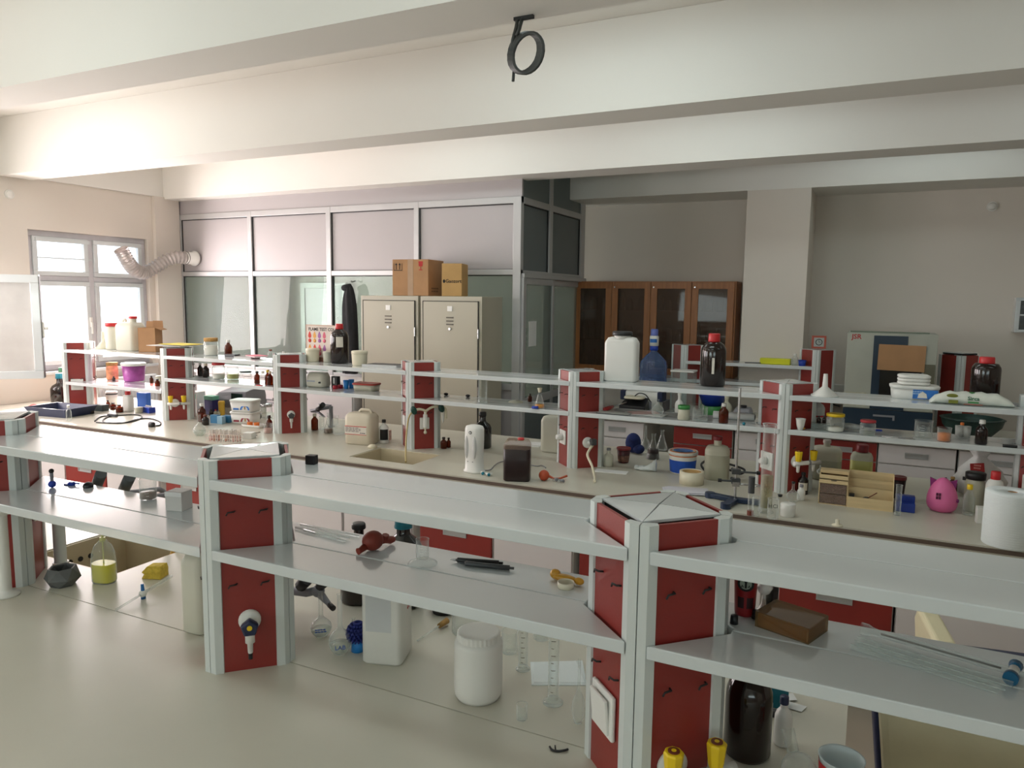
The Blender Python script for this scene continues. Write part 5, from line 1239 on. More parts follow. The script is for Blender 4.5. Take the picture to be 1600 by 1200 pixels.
# bay with pliers
a_ = Vector((-1.481,4.334,1.262)); b_ = Vector((-1.408,4.518,1.285))
t = thing('pliers', 'red-handled pliers lying on the lower shelf near the papers', 'pliers', *a_); d = b_ - a_
obj('handle', G().tube([(0, 0, 0), d * .3, d * .48], [.010, .012, .008], 8).tube([(.02, -.03, 0), d * .3 + Vector((.008, -.008, 0)), d * .48], [.008, .011, .008], 8), mat('pliers_red', (168, 50, 50), .45), t); obj('jaw', G().tube([d * .48, d * 1.15], [.007, .003], 8), STEEL, t)
x, y, z = (-1.383,4.264,1.255)
t = thing('flat_tray', 'flat black-edged grey tray under the red pliers', 'tray', x - .0, 4.25, z, 0)
obj('plate', G().box(-.10, .10, -.035, .05, .0, .004), BLK, t); obj('sheet', G().box(-.095, .105, -.03, .06, .004, .006), mat('grey_sheet', (170, 170, 164), .6), t)
x, y, z = (-1.23,4.354,1.255)
t = thing('loose_papers', 'pinkish and white loose papers on the lower middle shelf', 'paper', x + .01, 4.30, z, .1)
for i, (dx, dy, r_, m_) in enumerate(((-.02, .03, .2, PAPER), (.05, .0, -.15, PAPER), (.0, .05, .5, mat('pinkish_paper', (224, 190, 186), .7)))): obj('sheet', G().box(-.09, .09, -.055, .055, .001 + i * .002, .002 + i * .002, T(dx, dy, 0, rz=r_)), m_, t)
volflask(*(-1.124,4.288,1.255,0.102,0.076), 'round clear flask between the papers and the green-lidded jar', bulb=.7)
x, y, z, h, w = (-.957,4.242,1.255,0.085,0.07)
jar(x, y, z, h, w, 'small jar with a green lid on the lower middle shelf', GREENP, glass=PWT, lidh=.26, content=(.6, POWDER))
beaker(*(-.867,4.25,1.255,0.08,0.087), 'clear wide glass bowl right of the green-lidded jar')
beaker(*(-.92,4.41,1.255,0.071,0.083), 'second clear bowl standing behind the first, right of the green-lidded jar', marks=False)
vial(*(-.732,4.242,1.255,0.113,0.054), 'amber dropper bottle with a white cap in front of the paper roll', AMB, PW, liquid=(.4, LAMB))
a_ = Vector((-.818,4.201,1.275)); b_ = Vector((-.614,4.194,1.275)); t = thing('paper_roll', 'white rolled paper lying behind the amber dropper bottle', 'roll', a_.x, 4.40, 1.276); 
obj('roll', G().tube([(0, 0, 0), (b_.x - a_.x + .03, .0, 0)], .021, 18), PAPER, t); obj('roll_end', G().cyl(.014, 0, .002, 14, T(b_.x - a_.x + .031, 0, 0, ry=pi / 2)), DGREY, t)
x, y, z, h, w = (-.616,4.218,1.255,0.016,0.021)
simple('teal_stopper', G().sphere(.009, M=T(0, 0, .009)), TEAL, 'tiny teal stopper on the shelf beside the tall glass cylinder', 'stopper', x, y, z)
def crucible(x, y, z, h, w, label): 
    t = thing('crucible', label, 'crucible', x, y, z); r = w / 2
    obj('cup', G().lathe([(0, 0), (r * .5, 0), (r * .8, h * .4), (r, h * .95), (r * 1.05, h), (r * .95, h), (r * .7, h * .4), (0, .006)], 22), PW, t)
crucible(-.322, 4.218, 1.255, .062, .05, 'small white porcelain cup on the lower shelf right of the yellow tap post')
x, y, z, h, w = (-.313,4.231,1.255,0.012,0.048)
simple('resin_bit', G().sphere(.010, sc=(1.6, 1, .7), M=T(0, 0, .008)), MATS['amber_resin'], 'small amber lump beside the white porcelain cup', 'resin', x, y, z)
x, y, z, h, w = (-.219,4.271,1.255,0.035,0.123)
x -= .004
t = thing('acrylic_box', 'low clear acrylic box on the shelf below the red-capped white bottle', 'box', x, y, z, .05)
obj('body', G().box(-.048, .045, -.036, .036, 0, .030), ACRY, t); obj('lid', G().box(-.049, .047, -.038, .038, .030, .036), ACRY, t)
vial(x - .012, y, z + .037, .038, .022, 'dark brown vial on the clear acrylic box, left one', AMBD, BLK)
vial(x + .016, y + .006, z + .037, .042, .022, 'dark brown vial on the clear acrylic box, right one', AMBD, BLK)
x, y, z, h, w = (-.255,4.44,1.255,0.142,0.081)
round_bottle(x, 4.45, z, .158, .078, 'white bottle with red cap and red band behind the clear acrylic box', PW, REDP, stick=(.30, .36, REDP, 1.2), sh=.58, capw=.55, caph=.18)
jar(*(-.153,4.267,1.255,0.097,0.092), 'clear jar with a yellow lid on the lower middle shelf', YEL, content=(.25, POWDER))
x, y, z, h, w = (-.087,4.361,1.255,0.033,0.117)
t = thing('plastic_pouch', 'crumpled grey plastic pouch leaning right of the yellow-lidded jar', 'pouch', x, y, z, -.1)
rings = [[(u * .075, .022 * (1 - .4 * abs(u)) * math.cos(k_) * (1 + .2 * math.sin(3 * k_ + 4 * u)), .019 + .018 * (1 - .6 * u * u) * math.sin(k_)) for k_ in [2 * pi * j / 12 for j in range(12)]] for u in [-1 + i / 5 for i in range(11)]]
obj('pouch', G().loft(rings, smooth=True), mat('grey_film', (176, 178, 178), .3, var=.3, scale=30), t)
jar(*(0.005,4.245,1.255,0.078,0.076), 'clear jar with a red lid on the lower middle shelf', mat('lid_rose_red', (178, 50, 58), .4), content=(.2, LCLR))
x, y, z, h, w = (0.056,4.404,1.255,0.011,0.041)
simple('blue_bit', G().box(-.02, .02, -.006, .006, 0, .008), BLUE, 'blue marker cap lying right of the red-lidded jar', 'cap', x, y, z)
t = thing('wire_rods', 'thin grey wires lying on the shelf left of the marked beaker', 'wire', *(0.093,4.182,1.257))
obj('wire', G().tube([(0, 0, .002), (.13, .005, .003)], .002, 6), STEEL, t); obj('wire', G().tube([(-.02, .02, .002), (.12, .035, .003)], .002, 6), STEEL, t)
beaker(*(0.263,4.291,1.255,0.09,0.085), 'marked glass beaker on the lower shelf right of the wires')
beaker(*(0.351,4.239,1.255,0.069,0.064), 'small glass holding orange substance on the lower shelf', (.6, mat('orange_gel', (230, 130, 50), .4, alpha=.8)), marks=False)
for i, b_ in enumerate(((0.435,4.447,1.255,0.055,0.04), (0.469,4.446,1.255,0.054,0.04))):
    x, y, z, h, w = b_
    simple('paper_cup', G().lathe([(0, 0), (w * .42, 0), (w * .5, h), (w * .4, h), (0, h * .9)], 18), PW, ['white paper cup, left of the pair beside the amber bottle at right', 'white paper cup, right of the pair beside the amber bottle at right'][i], 'cup', x, y, z)
vial(*(0.509,4.233,1.255,0.122,0.053), 'amber bottle with a white cap at the right end of the lower shelf', AMBD, PW, liquid=(.4, LAMB))
x, y, z = (0.627,4.177,1.255)
simple('dark_clip', G().rbox([(.03, .012, 0), (.03, .012, .012)], .4), BLK, 'small black object at the foot of the right edge post on the shelf', 'clip', x, 4.212, z)
CLRW = glassy('bright_clear_plastic', (250, 248, 246), body=(240, 232, 226), base=.22, edge=.6)

# ================================================================ MIDDLE BENCH, left part
x, y, z, h, w = (-6.836,4.331,0.9,0.298,0.167)
round_bottle(x, y, z, h, w, 'large brown bottle with a teal cap at the left end of the middle bench', AMBD, TEAL, liquid=(.3, LAMB), sh=.48, neck=.34, capw=.40, caph=.15, ribs=True)
x, y, z, h, w = (-6.855,4.476,0.9,0.229,0.092)
round_bottle(x, y, z, h, w, 'orange bottle with a pink cap right of the large teal-capped bottle', mat('orange_liquid_bottle', (230, 150, 40), .2, alpha=.85), mat('pale_pink_cap', (232, 170, 190), .4))
x, y, z, h, w = (-6.98,4.488,0.9,0.333,0.062)
round_bottle(x - .02, 4.45, z, h, w * 1.5, 'thin clear bottle with a green stopper behind the large teal-capped bottle', GLASS, mat('moss_green_cap', (70, 130, 100), .4), sh=.45)
x, y, z, h, w = (-6.204,3.947,0.9,0.106,0.448)
t = thing('navy_tray', 'deep navy blue plastic tray at the left end of the middle bench', 'tray', -6.27, 3.97, .9, .12)
obj('floor_panel', G().box(-.2, .2, -.13, .13, 0, .006), NAVY, t)
obj('rim_wall', G().loft([[(-.2, -.13, 0), (.2, -.13, 0), (.2, .13, 0), (-.2, .13, 0)], [(-.235, -.16, .075), (.235, -.16, .075), (.235, .16, .075), (-.235, .16, .075)], [(-.225, -.15, .075), (.225, -.15, .075), (.225, .15, .075), (-.225, .15, .075)], [(-.195, -.125, .006), (.195, -.125, .006), (.195, .125, .006), (-.195, .125, .006)]], caps=False), NAVY, t)
obj('paper_strip', G().box(-.12, .06, -.03, .03, .007, .009, T(rz=.2)), PAPER, t)
vial(*(-5.906,3.799,0.9,0.13,0.042), 'clear tube with a pale cap standing in front of the navy tray', GLASS, PW)
t = thing('paper_sheet', 'white sheets lying at the far left behind the near rack', 'paper', -6.75, 3.95, .9, .1)
for i in range(3): obj('sheet', G().box(-.15, .15, -.10, .10, .001 + i * .002, .002 + i * .002, T(.03 * i, -.06 * i, 0, rz=.2 * i)), PAPER, t)
x, y, z, h, w = (-6.799,4.118,0.9,0.042,0.082)
simple('red_rag', G().sphere(.03, sc=(1.4, 1, .55), M=T(0, 0, .017)).sphere(.018, sc=(2, 1, .5), M=T(-.04, 0, .010)), mat('dull_red_cloth', (176, 84, 84), .9), 'small dull red cloth lump on the white sheets', 'cloth', x, y - .06, z + .008)
x, y, z, h, w = (-6.184,4.275,0.9,0.056,0.114)
boxy('small_box', 'dark green-grey open box under the first rack post', 'box', x, y, z, w, .07, h, .1, mat('dark_slate_box', (42, 54, 54), .5))
vial(*(-6.093,4.122,0.9,0.048,0.045), 'dark little round vial beside the dark box by the window post', AMBD, BLK)
round_bottle(*(-6.66,4.466,0.9,0.077,0.042), 'small white-capped bottle before the window post', PWT, PW)
for i, (b_, l_) in enumerate((((-6.272,4.406,0.9,0.075,0.035), 'thin amber vial, leftmost in the sunlit row by the window'), ((-6.17,4.384,0.9,0.061,0.052), 'glowing amber vial, second in the sunlit row by the window'), ((-5.959,4.294,0.9,0.07,0.062), 'wider amber vial standing in front in the sunlit row'), ((-6.078,4.438,0.9,0.067,0.052), 'amber vial right beside the red-capped white bottle'))):
    vial(*b_, l_, AMB, AMBD, liquid=(.6, LAMB))
for i, b_ in enumerate(((-6.417,4.439,0.9,0.21,0.083),)):
    x, y, z, h, w = b_
    t = thing('round_tin', 'white round tin with a dark band behind the dark green-grey box', 'tin', x, 4.55, .9)
    revolve(t, 'body', [(0, 0), (.05, 0), (.05, .13), (0, .13)], PW, 22); revolve(t, 'band', [(.0505, .10), (.0505, .115)], DGREY, 22)
x, y, z, h, w = (-5.97,4.39,0.9,0.179,0.091)
jerry(x, y, z, h, w, w * .7, .1, 'white bottle with a red square cap in the sunlit row', PW, REDP, False, capx=0, shoulder=.72, k=.3, capr=.4, caph=.18)
x, y, z, h, w = (-5.985,4.531,0.9,0.145,0.122)
boxy('blue_carton', 'royal blue carton standing right of the red-capped white bottle', 'box', x, y + .03, z, w, .05, h, .05, mat('royal_blue_card', (44, 100, 190), .6))
pot(*(-5.788,4.355,0.9,0.052,0.068), 'pale small pot in front of the blue carton', PWT)
x, y, z, h, w = (-5.735,4.416,0.9,0.066,0.124)
t = thing('tube_rack', 'small blue tube rack in the sunlight right of the blue carton', 'rack', x, y, z, -.15)
obj('body', G().box(-.055, .055, -.03, .03, 0, .05), BLUE, t, bevel=.002)
for i in range(4): obj('tube_cap', G().cyl(.007, .05, .062, 10, T(-.04 + .026 * i, 0, 0)), PW, t)
x, y, z = (-5.731,4.525,0.9)
t = thing('glove_box', 'white carton with mint green print behind the blue tube rack', 'box', -5.42, 4.62, .9, .05)
obj('body', G().box(-.10, .10, -.05, .05, 0, .19), PAPER, t, bevel=.003); obj('mint_print', G().box(-.09, .09, -.0515, -.05, .13, .17), mat('mint_print', (120, 204, 180), .6), t)
# black power cable
cp = [(-5.9, 3.95), (-5.93, 4.02), (-5.80, 4.12), (-5.5, 4.20), (-5.3, 4.17), (-5.35, 4.08), (-5.6, 3.98), (-5.78, 3.97), (-5.80, 4.04), (-5.55, 4.08), (-5.2, 4.13), (-4.98, 4.10), (-4.92, 3.98), (-5.0, 3.93)]
cp = [(-5.685,3.87,0.905), (-5.85,4.042,0.905), (-5.789,4.158,0.905), (-5.695,4.253,0.905), (-5.53,4.189,0.905), (-5.407,3.995,0.905), (-5.461,3.891,0.905), (-5.563,3.868,0.905), (-5.711,3.967,0.905), (-5.817,4.101,0.905)]
cq = [(-5.619,3.836,0.905), (-5.418,3.916,0.905), (-5.475,4.104,0.905), (-5.413,4.178,0.905), (-5.209,4.109,0.905), (-5.08,4.005,0.905), (-5.085,3.968,0.905)]
o_ = Vector(cp[0]); t = thing('power_cable', 'looped black power cable with a plug on the sunlit bench', 'cable', *o_)
obj('cord', G().tube([q_ - o_ for q_ in catm([Vector(c_) for c_ in cp], 6)], .005, 7).tube([q_ - o_ for q_ in catm([Vector(c_) for c_ in cq], 6)], .005, 7), BLK, t)
obj('plug', G().rbox([(.028, .02, -.004), (.028, .02, .024), (.02, .012, .034)], .4, M=T(*(Vector((-5.085,3.934,0.905)) - o_))), BLK, t)
obj('connector', G().box(-.05, .05, -.012, .012, -.004, .018, T(*(Vector((-5.799,4.111,0.905)) - o_), rz=.1)), DGREY, t, bevel=.003)
# flask, vials, tubs
x, y, z, h, w = (-4.472,3.862,0.9,0.156,0.095)
volflask(x, y, z, h, w, 'round-bottomed clear flask with a wide neck left of the test tube rack', bulb=.55, liq=LCLR)
vial(*(-4.94,4.297,0.9,0.155,0.063), 'amber bottle with white cap behind the round-bottomed clear flask', AMB, PW, liquid=(.45, LAMB))
vial(*(-4.793,4.2,0.9,0.084,0.057), 'short square brown vial right of the round-bottomed clear flask', AMBD, BROWNP)
vial(*(-5.127,4.557,0.9,0.059,0.033), 'tiny dark vial behind the light blue boxes', AMBD, BLK); vial(*(-5.094,4.576,0.9,0.054,0.033), 'tiny pink-topped vial behind the light blue boxes', PWT, REDP); vial(*(-5.042,4.563,0.9,0.054,0.028), 'tiny grey vial behind the light blue boxes', PWT, MGREY)
for i, (b_, m_, l_) in enumerate((((-4.801,4.31,0.9,0.068,0.073), mat('petrol_blue_card', (40, 110, 150), .6), 'petrol blue small box, leftmost beside the white tubs'), ((-4.729,4.304,0.9,0.064,0.052), mat('pale_blue_card', (140, 176, 196), .6), 'pale blue small box between the two darker ones'), ((-4.743,4.377,0.9,0.059,0.068), mat('petrol_blue_card', (40, 110, 150), .6), 'petrol blue small box touching the white tubs'))):
    x, y, z, h, w = b_; boxy('small_box', l_, 'box', x, y, z, w, .04, h, .1, m_)
x, y, z, h, w = (-4.612,4.423,0.9,0.073,0.207)
for i in range(2):
    zz = z + i * .098; t = thing('margarine_tub', ['lower white margarine tub with a dark red arc label', 'upper white margarine tub with a blue arc label'][i], 'tub', x + .01, y + .02, zz, .25, 'stacked margarine tubs')
    obj('body', G().rbox([(.095, .062, 0), (.10, .066, .01), (.108, .072, .085)], .22), PW, t)
    obj('lid', G().rbox([(.112, .076, .083), (.112, .076, .094), (.108, .072, .097)], .22), PW, t)
    m_ = (mat('wine_print', (150, 50, 66), .6), LBLB)[i]
    pl = [(.042 * math.cos(a_), .042 * math.sin(a_)) for a_ in [pi * k_ / 10 for k_ in range(11)]] + [(.028 * math.cos(a_), .028 * math.sin(a_)) for a_ in [pi - pi * k_ / 10 for k_ in range(11)]]
    obj('arc_print', G().prism(pl, 0, .001, face(.035, -.0705, .018) @ T(rx=-.08)), m_, t)
    obj('side_print', G().box(-.07, -.02, -.0695, -.066, .012, .045, T(rx=-.06)), m_, t)
    obj('drop_print', G().sphere(.5, sc=(.012, .002, .03), M=T(.035, -.0695, .035)), WICK, t)
for i, b_ in enumerate(((-5.454,5.07,0.9,0.036,0.018), (-5.438,5.08,0.9,0.029,0.018))):
    pass
x, y, z, h, w = (-4.392,4.33,0.9,0.031,0.181)
t = thing('foam_tray', 'white foam tray holding two orange caps before the margarine tubs', 'tray', x, y, z, .1)
obj('tray', G().rbox([(.09, .045, 0), (.1, .055, .022), (.092, .048, .022), (.085, .042, .006)], .25), PW, t)
for dx in (-.045, .02): obj('orange_cap', G().cyl(.020, .006, .036, 16, T(dx, 0, 0), r1=.022), ORG, t)
x, y, z, h, w = (-4.163,3.818,0.9,0.056,0.209)
t = thing('test_tube_rack', 'white wire test tube rack full of tubes on the middle bench', 'rack', *(-4.122,3.781,0.9), .28)
L_ = .13
fg = G()
for zz in (.0, .028, .055): fg.box(-L_, L_, -.035, -.032, zz, zz + .003).box(-L_, L_, .032, .035, zz, zz + .003).box(-L_, -L_ + .003, -.032, .032, zz, zz + .003).box(L_ - .003, L_, -.032, .032, zz, zz + .003)
for i in range(15): fg.box(-L_ + i * .0183, -L_ + i * .0183 + .003, -.036, -.033, 0, .058)
obj('wire_frame', fg, mat('white_coated_wire', (228, 214, 206), .4), t)
random.seed(3)
for i in range(8):
    for j in range(3):
        tb = obj('test_tube', G().lathe([(0, .002), (.005, .004), (.007, .012), (.007, .078 + .012 * random.random()), (.008, .086)], 10, T(-.105 + i * .03, -.02 + j * .02, 0)), CLRW, t)
        if random.random() < .55: obj('tube_content', G().cyl(.0058, .006, .03 + .02 * random.random(), 8, T(-.105 + i * .03, -.02 + j * .02, 0)), ORG if random.random() < .5 else mat('pink_sample', (230, 150, 140), .5), tb)
x, y, z, h, w = (-4.121,3.935,0.9,0.055,0.075)
boxy('foam_block', 'white foam block against the right end of the test tube rack', 'block', x + .055, y + .02, z, .07, .07, .045, .28, PW)
jar(*(-4.641,4.717,0.9,0.12,0.098), 'clear jar with a silver screw lid behind the amber bottle', STEEL, lidh=.2)
x, y, z, h, w = (-4.617,4.59,0.9,0.072,0.054)
simple('tape_roll', G().lathe([(.015, -.01), (.032, -.01), (.032, .01), (.015, .01), (.015, -.01)], 24, T(0, 0, .033, rx=pi / 2)), BLK, 'black tape roll standing between the white tubs and the silver-lidded jar', 'tape', x, y, z)
vial(*(-4.145,4.236,0.9,0.126,0.049), 'amber bottle standing left of the grey tap post', AMB, AMBD)
beaker(*(-4.1,4.176,0.9,0.074,0.063), 'tiny glass with pink residue in front of the amber bottle', (.5, mat('pink_gel', (226, 180, 170), .4, alpha=.6)), marks=False)
for i, (p0, p1) in enumerate((((-4.163,4.026,0.903), (-4.179,4.171,0.903)), ((-4.11,3.968,0.903), (-4.098,4.063,0.903)))):
    p0, p1 = Vector(p0), Vector(p1); simple('glass_tube', G().tube([(0, 0, 0), p1 - p0], .004, 8), PW, ['short white tube lying right of the test tube rack, rear', 'short white tube lying right of the test tube rack, front'][i], 'tube', *p0)
# grey tap right of post
t = thing('angled_tap', 'grey angled tap with a black lever right of the grey-knob post', 'tap', -3.86, 4.62, .9); o_ = Vector(t.location)
q = lambda v_: Vector(v_) - o_
obj('column', G().cyl(.016, 0, .17, 12).cyl(.026, 0, .012, 16), MGREY, t)
obj('arm', G().tube([(0, 0, .165), q((-4.048,4.6,1.02)), q((-3.969,4.6,1.021))], .014, 10).tube([q((-3.982,4.6,1.02)), q((-3.894,4.58,0.988))], [.012, .007], 10), MGREY, t)
obj('lever', G().tube([q((-3.981,4.6,1.036)), q((-3.904,4.58,1.086))], .020, 12), BLK, t)
vial(*(-3.884,4.453,0.9,0.132,0.055), 'amber bottle with a clear cap right of the grey tap post', AMB, PWT)
erlen(*(-3.708,4.409,0.9,0.157,0.078), 'small conical flask between the amber bottle and the beakers', content=(.2, LBRN))
beaker(*(-3.61,4.425,0.9,0.113,0.116), 'clear beaker left of the cream jerrycan')
beaker(*(-3.908,4.696,0.9,0.076,0.093), 'clear beaker behind, between the conical flask and the jerrycan', marks=False)
cylg(*(-3.851,4.496,0.9,0.109,0.04), 'thin glass cylinder close behind the amber bottle', base=1.3)
# 5 litre jerrycan
x, y, z, h, w = (-3.244,4.186,0.9,0.242,0.171)
t = jerry(x, y + .03, z, h, .21, .15, .15, 'cream five litre jerrycan with a paper label left of the sink', mat('cream_jerrycan_plastic', (216, 206, 186), .4), None, True, k=.2, shoulder=.84, capx=-.9)
card_label(t, .17, h * .30, h * .56, -.0752, LBLW, -.01); obj('red_line', G().box(-.095, .075, -.0772, -.0752, h * .535, h * .555).box(-.095, .075, -.0772, -.0752, h * .30, h * .315), REDP, t)
scribble('label_print', .12, .035, 4, mat('grey_print', (150, 140, 140), .7), t, face(-.03, -.0766, h * .44)); scribble('dark_print', .04, .008, 1, INKB, t, face(.045, -.0766, h * .35))
round_bottle(-3.115, 4.30, .9, .17, .07, 'white bottle with a blue and black label right behind the jerrycan', PW, BLK, stick=(.15, .6, INKB, .9))
x, y, z, h, w = (-3.168,4.413,0.9,0.07,0.066)
boxy('small_box', 'tiny white carton with red print left of the sink post', 'box', x, y, z, w * .8, .04, h, .2, mat('red_speckle_card', (220, 180, 170), .6, var=.35, scale=60))
x, y, z, h, w = (-3.08,4.117,0.9,0.034,0.066)
simple('soap_dish', G().lathe([(0, 0), (w * .5, 0), (w * .5, .012), (w * .3, .022), (0, .026)], 22), PCR, 'small cream domed disc at the left corner of the sink', 'disc', x, y, z)
# white soap dispenser
x, y, z, h, w = (-2.112,3.829,0.9,0.286,0.126)
t = thing('soap_dispenser', 'tall white plastic dispenser standing on the bench right of the sink', 'dispenser', x, y, z, -.1)
a = w * .5
obj('body', G().rbox([(a * 1.02, a * .8, 0), (a * 1.04, a * .82, .012), (a * .90, a * .72, .018), (a * .86, a * .70, h * .3), (a * .92, a * .72, h * .7), (a * .92, a * .70, h * .92), (a * .80, a * .6, h * .98), (a * .5, a * .4, h)], .42), PW, t)
for s in (-1, 1): obj('side_recess', G().sphere(.5, sc=(.030, .02, .14), M=T(s * a * .42, -a * .66, h * .55, rz=-s * .15)), mat('recess_white', (200, 200, 198), .5), t)
obj('button', G().cyl(.010, 0, .003, 18, T(0, -a * .70, h * .86, rx=pi / 2)), DGREY, t); obj('button_ring', G().cyl(.0055, .003, .004, 14, T(0, -a * .70, h * .86, rx=pi / 2)), PW, t)
obj('vent', G().box(-.022, -.014, -a * .725, -a * .70, h * .24, h * .25).box(.014, .022, -a * .725, -a * .70, h * .24, h * .25), GASK, t)
x, y, z, h, w = (-2.434,4.493,0.9,0.255,0.133)
round_bottle(x + .02, y, z, h, .125, 'glossy black bottle standing behind the white dispenser', BLKG, BLK, sh=.52, neck=.36, capw=.4, caph=.12)
x, y, z, h, w = (-1.801,3.778,0.9,0.246,0.167)
t = jerry(x, y, z, h, w * .92, w * .66, .35, 'jerrycan full of dark brown liquid with a small red cap', mat('brown_tinted_can', (146, 112, 88), .35, alpha=.32), REDP, False, liquid=(.76, LDARK), shoulder=.88, capx=.25, capr=.19, caph=.05, k=.2)
obj('carry_handle', G().tube([(-.055, 0, h * .93), (-.05, 0, h * .965), (-.01, 0, h * .965), (-.005, 0, h * .93)], .008, 8), MATS['brown_tinted_can'], t)
x, y, z, h, w = (-1.655,3.832,0.9,0.049,0.062)
t = thing('pipette_bulb', 'round orange rubber bulb with a long tail on the middle bench', 'pipette bulb', x, y, z, .35)
obj('bulb', G().sphere(w / 2, M=T(0, 0, w / 2)), RUBO, t); obj('tail', G().tube([(w * .42, 0, w * .45), (w * .9, .0, .014), (w * 1.5, .02, .012), (w * 2.1, .05, .02)], [.008, .006, .006, .007], 8), RUBO, t)
for i, (px_, l_) in enumerate(((((-2.024,3.787,0.9)), 'metal and teal stopcock left of the dark jerrycan, rear'), (((-1.983,3.774,0.9)), 'metal and teal stopcock left of the dark jerrycan, front'), (((-1.59,3.849,0.9)), 'glass stopper right of the orange rubber bulb'), (((-1.549,3.837,0.9)), 'second glass stopper at the right, near the bench edge'))):
    t = thing('stopcock', l_, 'stopcock', *px_, .4 * i)
    obj('body', G().tube([(-.018, 0, .012), (.018, 0, .012)], .008, 10), PW if i < 2 else GLASS, t); obj('key', G().tube([(0, -.018, .012), (0, .016, .012)], [.009, .006], 10), TEAL if i < 2 else MGREY, t)
o_ = Vector((-2.04,3.848,0.905)); t = thing('grey_cord', 'thin grey cord curling from behind the dark jerrycan', 'cord', *o_)
obj('cord', G().tube([Vector(q_) - o_ for q_ in catm([Vector(c_) for c_ in ((-2.065,3.872,0.905), (-2.043,3.903,0.905), (-2.075,4.025,0.905), (-2.085,4.123,0.905), (-2.037,4.192,0.905), (-1.846,4.131,0.905), (-1.818,4.166,0.905), (-1.766,4.115,0.905))], 5)], .0032, 6), MGREY, t)
for i, (b_, l_) in enumerate((((-2.636,4.336,0.9,0.08,0.044), 'brown vial, left one beside the water tap post'), ((-2.622,4.379,0.9,0.07,0.031), 'thin brown vial, right one beside the water tap post'))):
    vial(*b_, l_, AMB, AMBD)
x, y, z, h, w = (-1.906,4.538,0.9,0.259,0.12)
jerry(-1.93, 4.62, .9, .30, .16, .12, 0, 'milky white canister behind the round-socket post, left side', PWM, None, False, k=.3, shoulder=.74)
x, y, z = (-2.267,4.561,0.9)
t = thing('paper_sheet', 'white sheets with a pen behind the white dispenser', 'paper', -2.2, 4.75, .9, .1)
obj('sheet', G().box(-.15, .12, -.07, .07, 0, .002), PAPER, t); obj('sheet', G().box(-.10, .14, -.05, .08, .003, .005, T(rz=.2)), PAPER, t)

# ================================================================ MIDDLE BENCH, right part
x, y, z, h, w = (-1.45,4.377,0.9,0.115,0.056)
round_bottle(x, y, z, h, w * 1.1, 'small white bottle with a grey cap right of the round-socket post', PWM, MGREY, sh=.5)
t = thing('blue_cloth', 'dark blue crumpled cloth seen behind the small white bottle', 'cloth', -1.43, 5.0 - .16, .9)
obj('cloth', G().sphere(.06, sc=(.9, .8, 1.15), M=T(0, 0, .07)).sphere(.04, sc=(1, 1, .8), M=T(.045, -.02, .035)), mat('navy_fabric', (26, 40, 92), .9, var=.4, scale=30, bump=.5, bscale=20), t)
x, y, z, h, w = (-1.396,4.517,0.9,0.099,0.09)
t = tub(x, y, z, h, w, 'dark red printed paper coffee cup on the middle bench', mat('dark_coffee_cup', (70, 26, 30), .4, var=.45, scale=30), mat('coffee_cup_rim', (128, 40, 44), .4), taper=.72, cat='cup', name='coffee_cup', band=(.1, .5, mat('cup_print', (120, 84, 70), .5, var=.6, scale=45)))
erlen(*(-1.258,4.721,0.9,0.167,0.088), 'conical flask holding dark brown liquid', content=(.4, LDARK))
erlen(*(-1.28,5.032,0.9,0.142,0.08), 'empty clear conical flask behind the one with dark liquid')
volflask(*(-1.374,4.945,0.9,0.179,0.062), 'thin-necked clear flask behind the flask with dark liquid', bulb=.5)
x, y, z, h, w = (-.995,4.431,0.9,0.135,0.176)
t = tub(x, y, z, h, w, 'white bucket with a blue wave label and orange rim line', PW, PW, taper=.84, band=(.06, .62, mat('blue_wave_label', (28, 84, 190), .45, var=.25, scale=12)), handle=False)
r = w / 2
obj('orange_line', G().lathe([(r * .955, h * .80), (r * .96, h * .84)], 26), ORG, t)
obj('blue_lid_print', G().lathe([(0, h * 1.012), (r * .66, h * 1.012)], 22), mat('blue_white_print', (70, 120, 190), .5, var=.6, scale=20), t)
obj('orange_rim', G().torus(r * .86, .003, 26, 6, z=h * .99), ORG, t)
x, y, z, h, w = (-.884,4.176,0.9,0.073,0.137)
t = thing('tape_drum', 'round cream tape drum in front of the blue-labelled bucket', 'roll', x, y, z)
obj('drum', G().lathe([(w * .40, .0), (w / 2, .0), (w / 2, h), (w * .40, h), (w * .40, 0)], 26), PCR, t); obj('core', G().lathe([(w * .3, .0), (w * .40, .0), (w * .40, h * .96), (w * .3, h * .96), (w * .3, 0)], 22), CARD2, t); obj('inner', G().cyl(w * .3, 0, h * .9, 20), CARD2, t)
x, y, z = (-.882,3.975,0.9)
t = thing('paper_sheet', 'printed grey-white sheets lying before the cream tape drum', 'paper', x, y, z, .35)
for i in range(3): obj('sheet', G().box(-.11, .11, -.075, .075, .001 + i * .003, .003 + i * .003, T(.01 * i, -.005 * i, 0, rz=-.06 * i)), mat('lilac_white_paper', (206, 204, 212), .8), t)
obj('dark_sheet_edge', G().box(-.112, .112, -.079, -.076, .001, .012), MGREY, t)
x, y, z, h, w = (-.777,4.353,0.9,0.262,0.141)
jerry(x, y, z, h * .98, w, w * .72, .1, 'milky jug with a dark red cap on the middle bench, left of the lab stand', PWT, mat('dull_red_cap', (130, 34, 40), .4), False, capx=0, k=.42, shoulder=.70, capr=.28, caph=.09, liquid=(.58, mat('milky_liquid', (190, 188, 166), .5, alpha=.6)))
x, y, z = (-1.219,4.401,0.9)
t = thing('tissue', 'crumpled white tissue lying on the bench below the coffee cup', 'tissue', x + .01, y - .03, z)
random.seed(5)
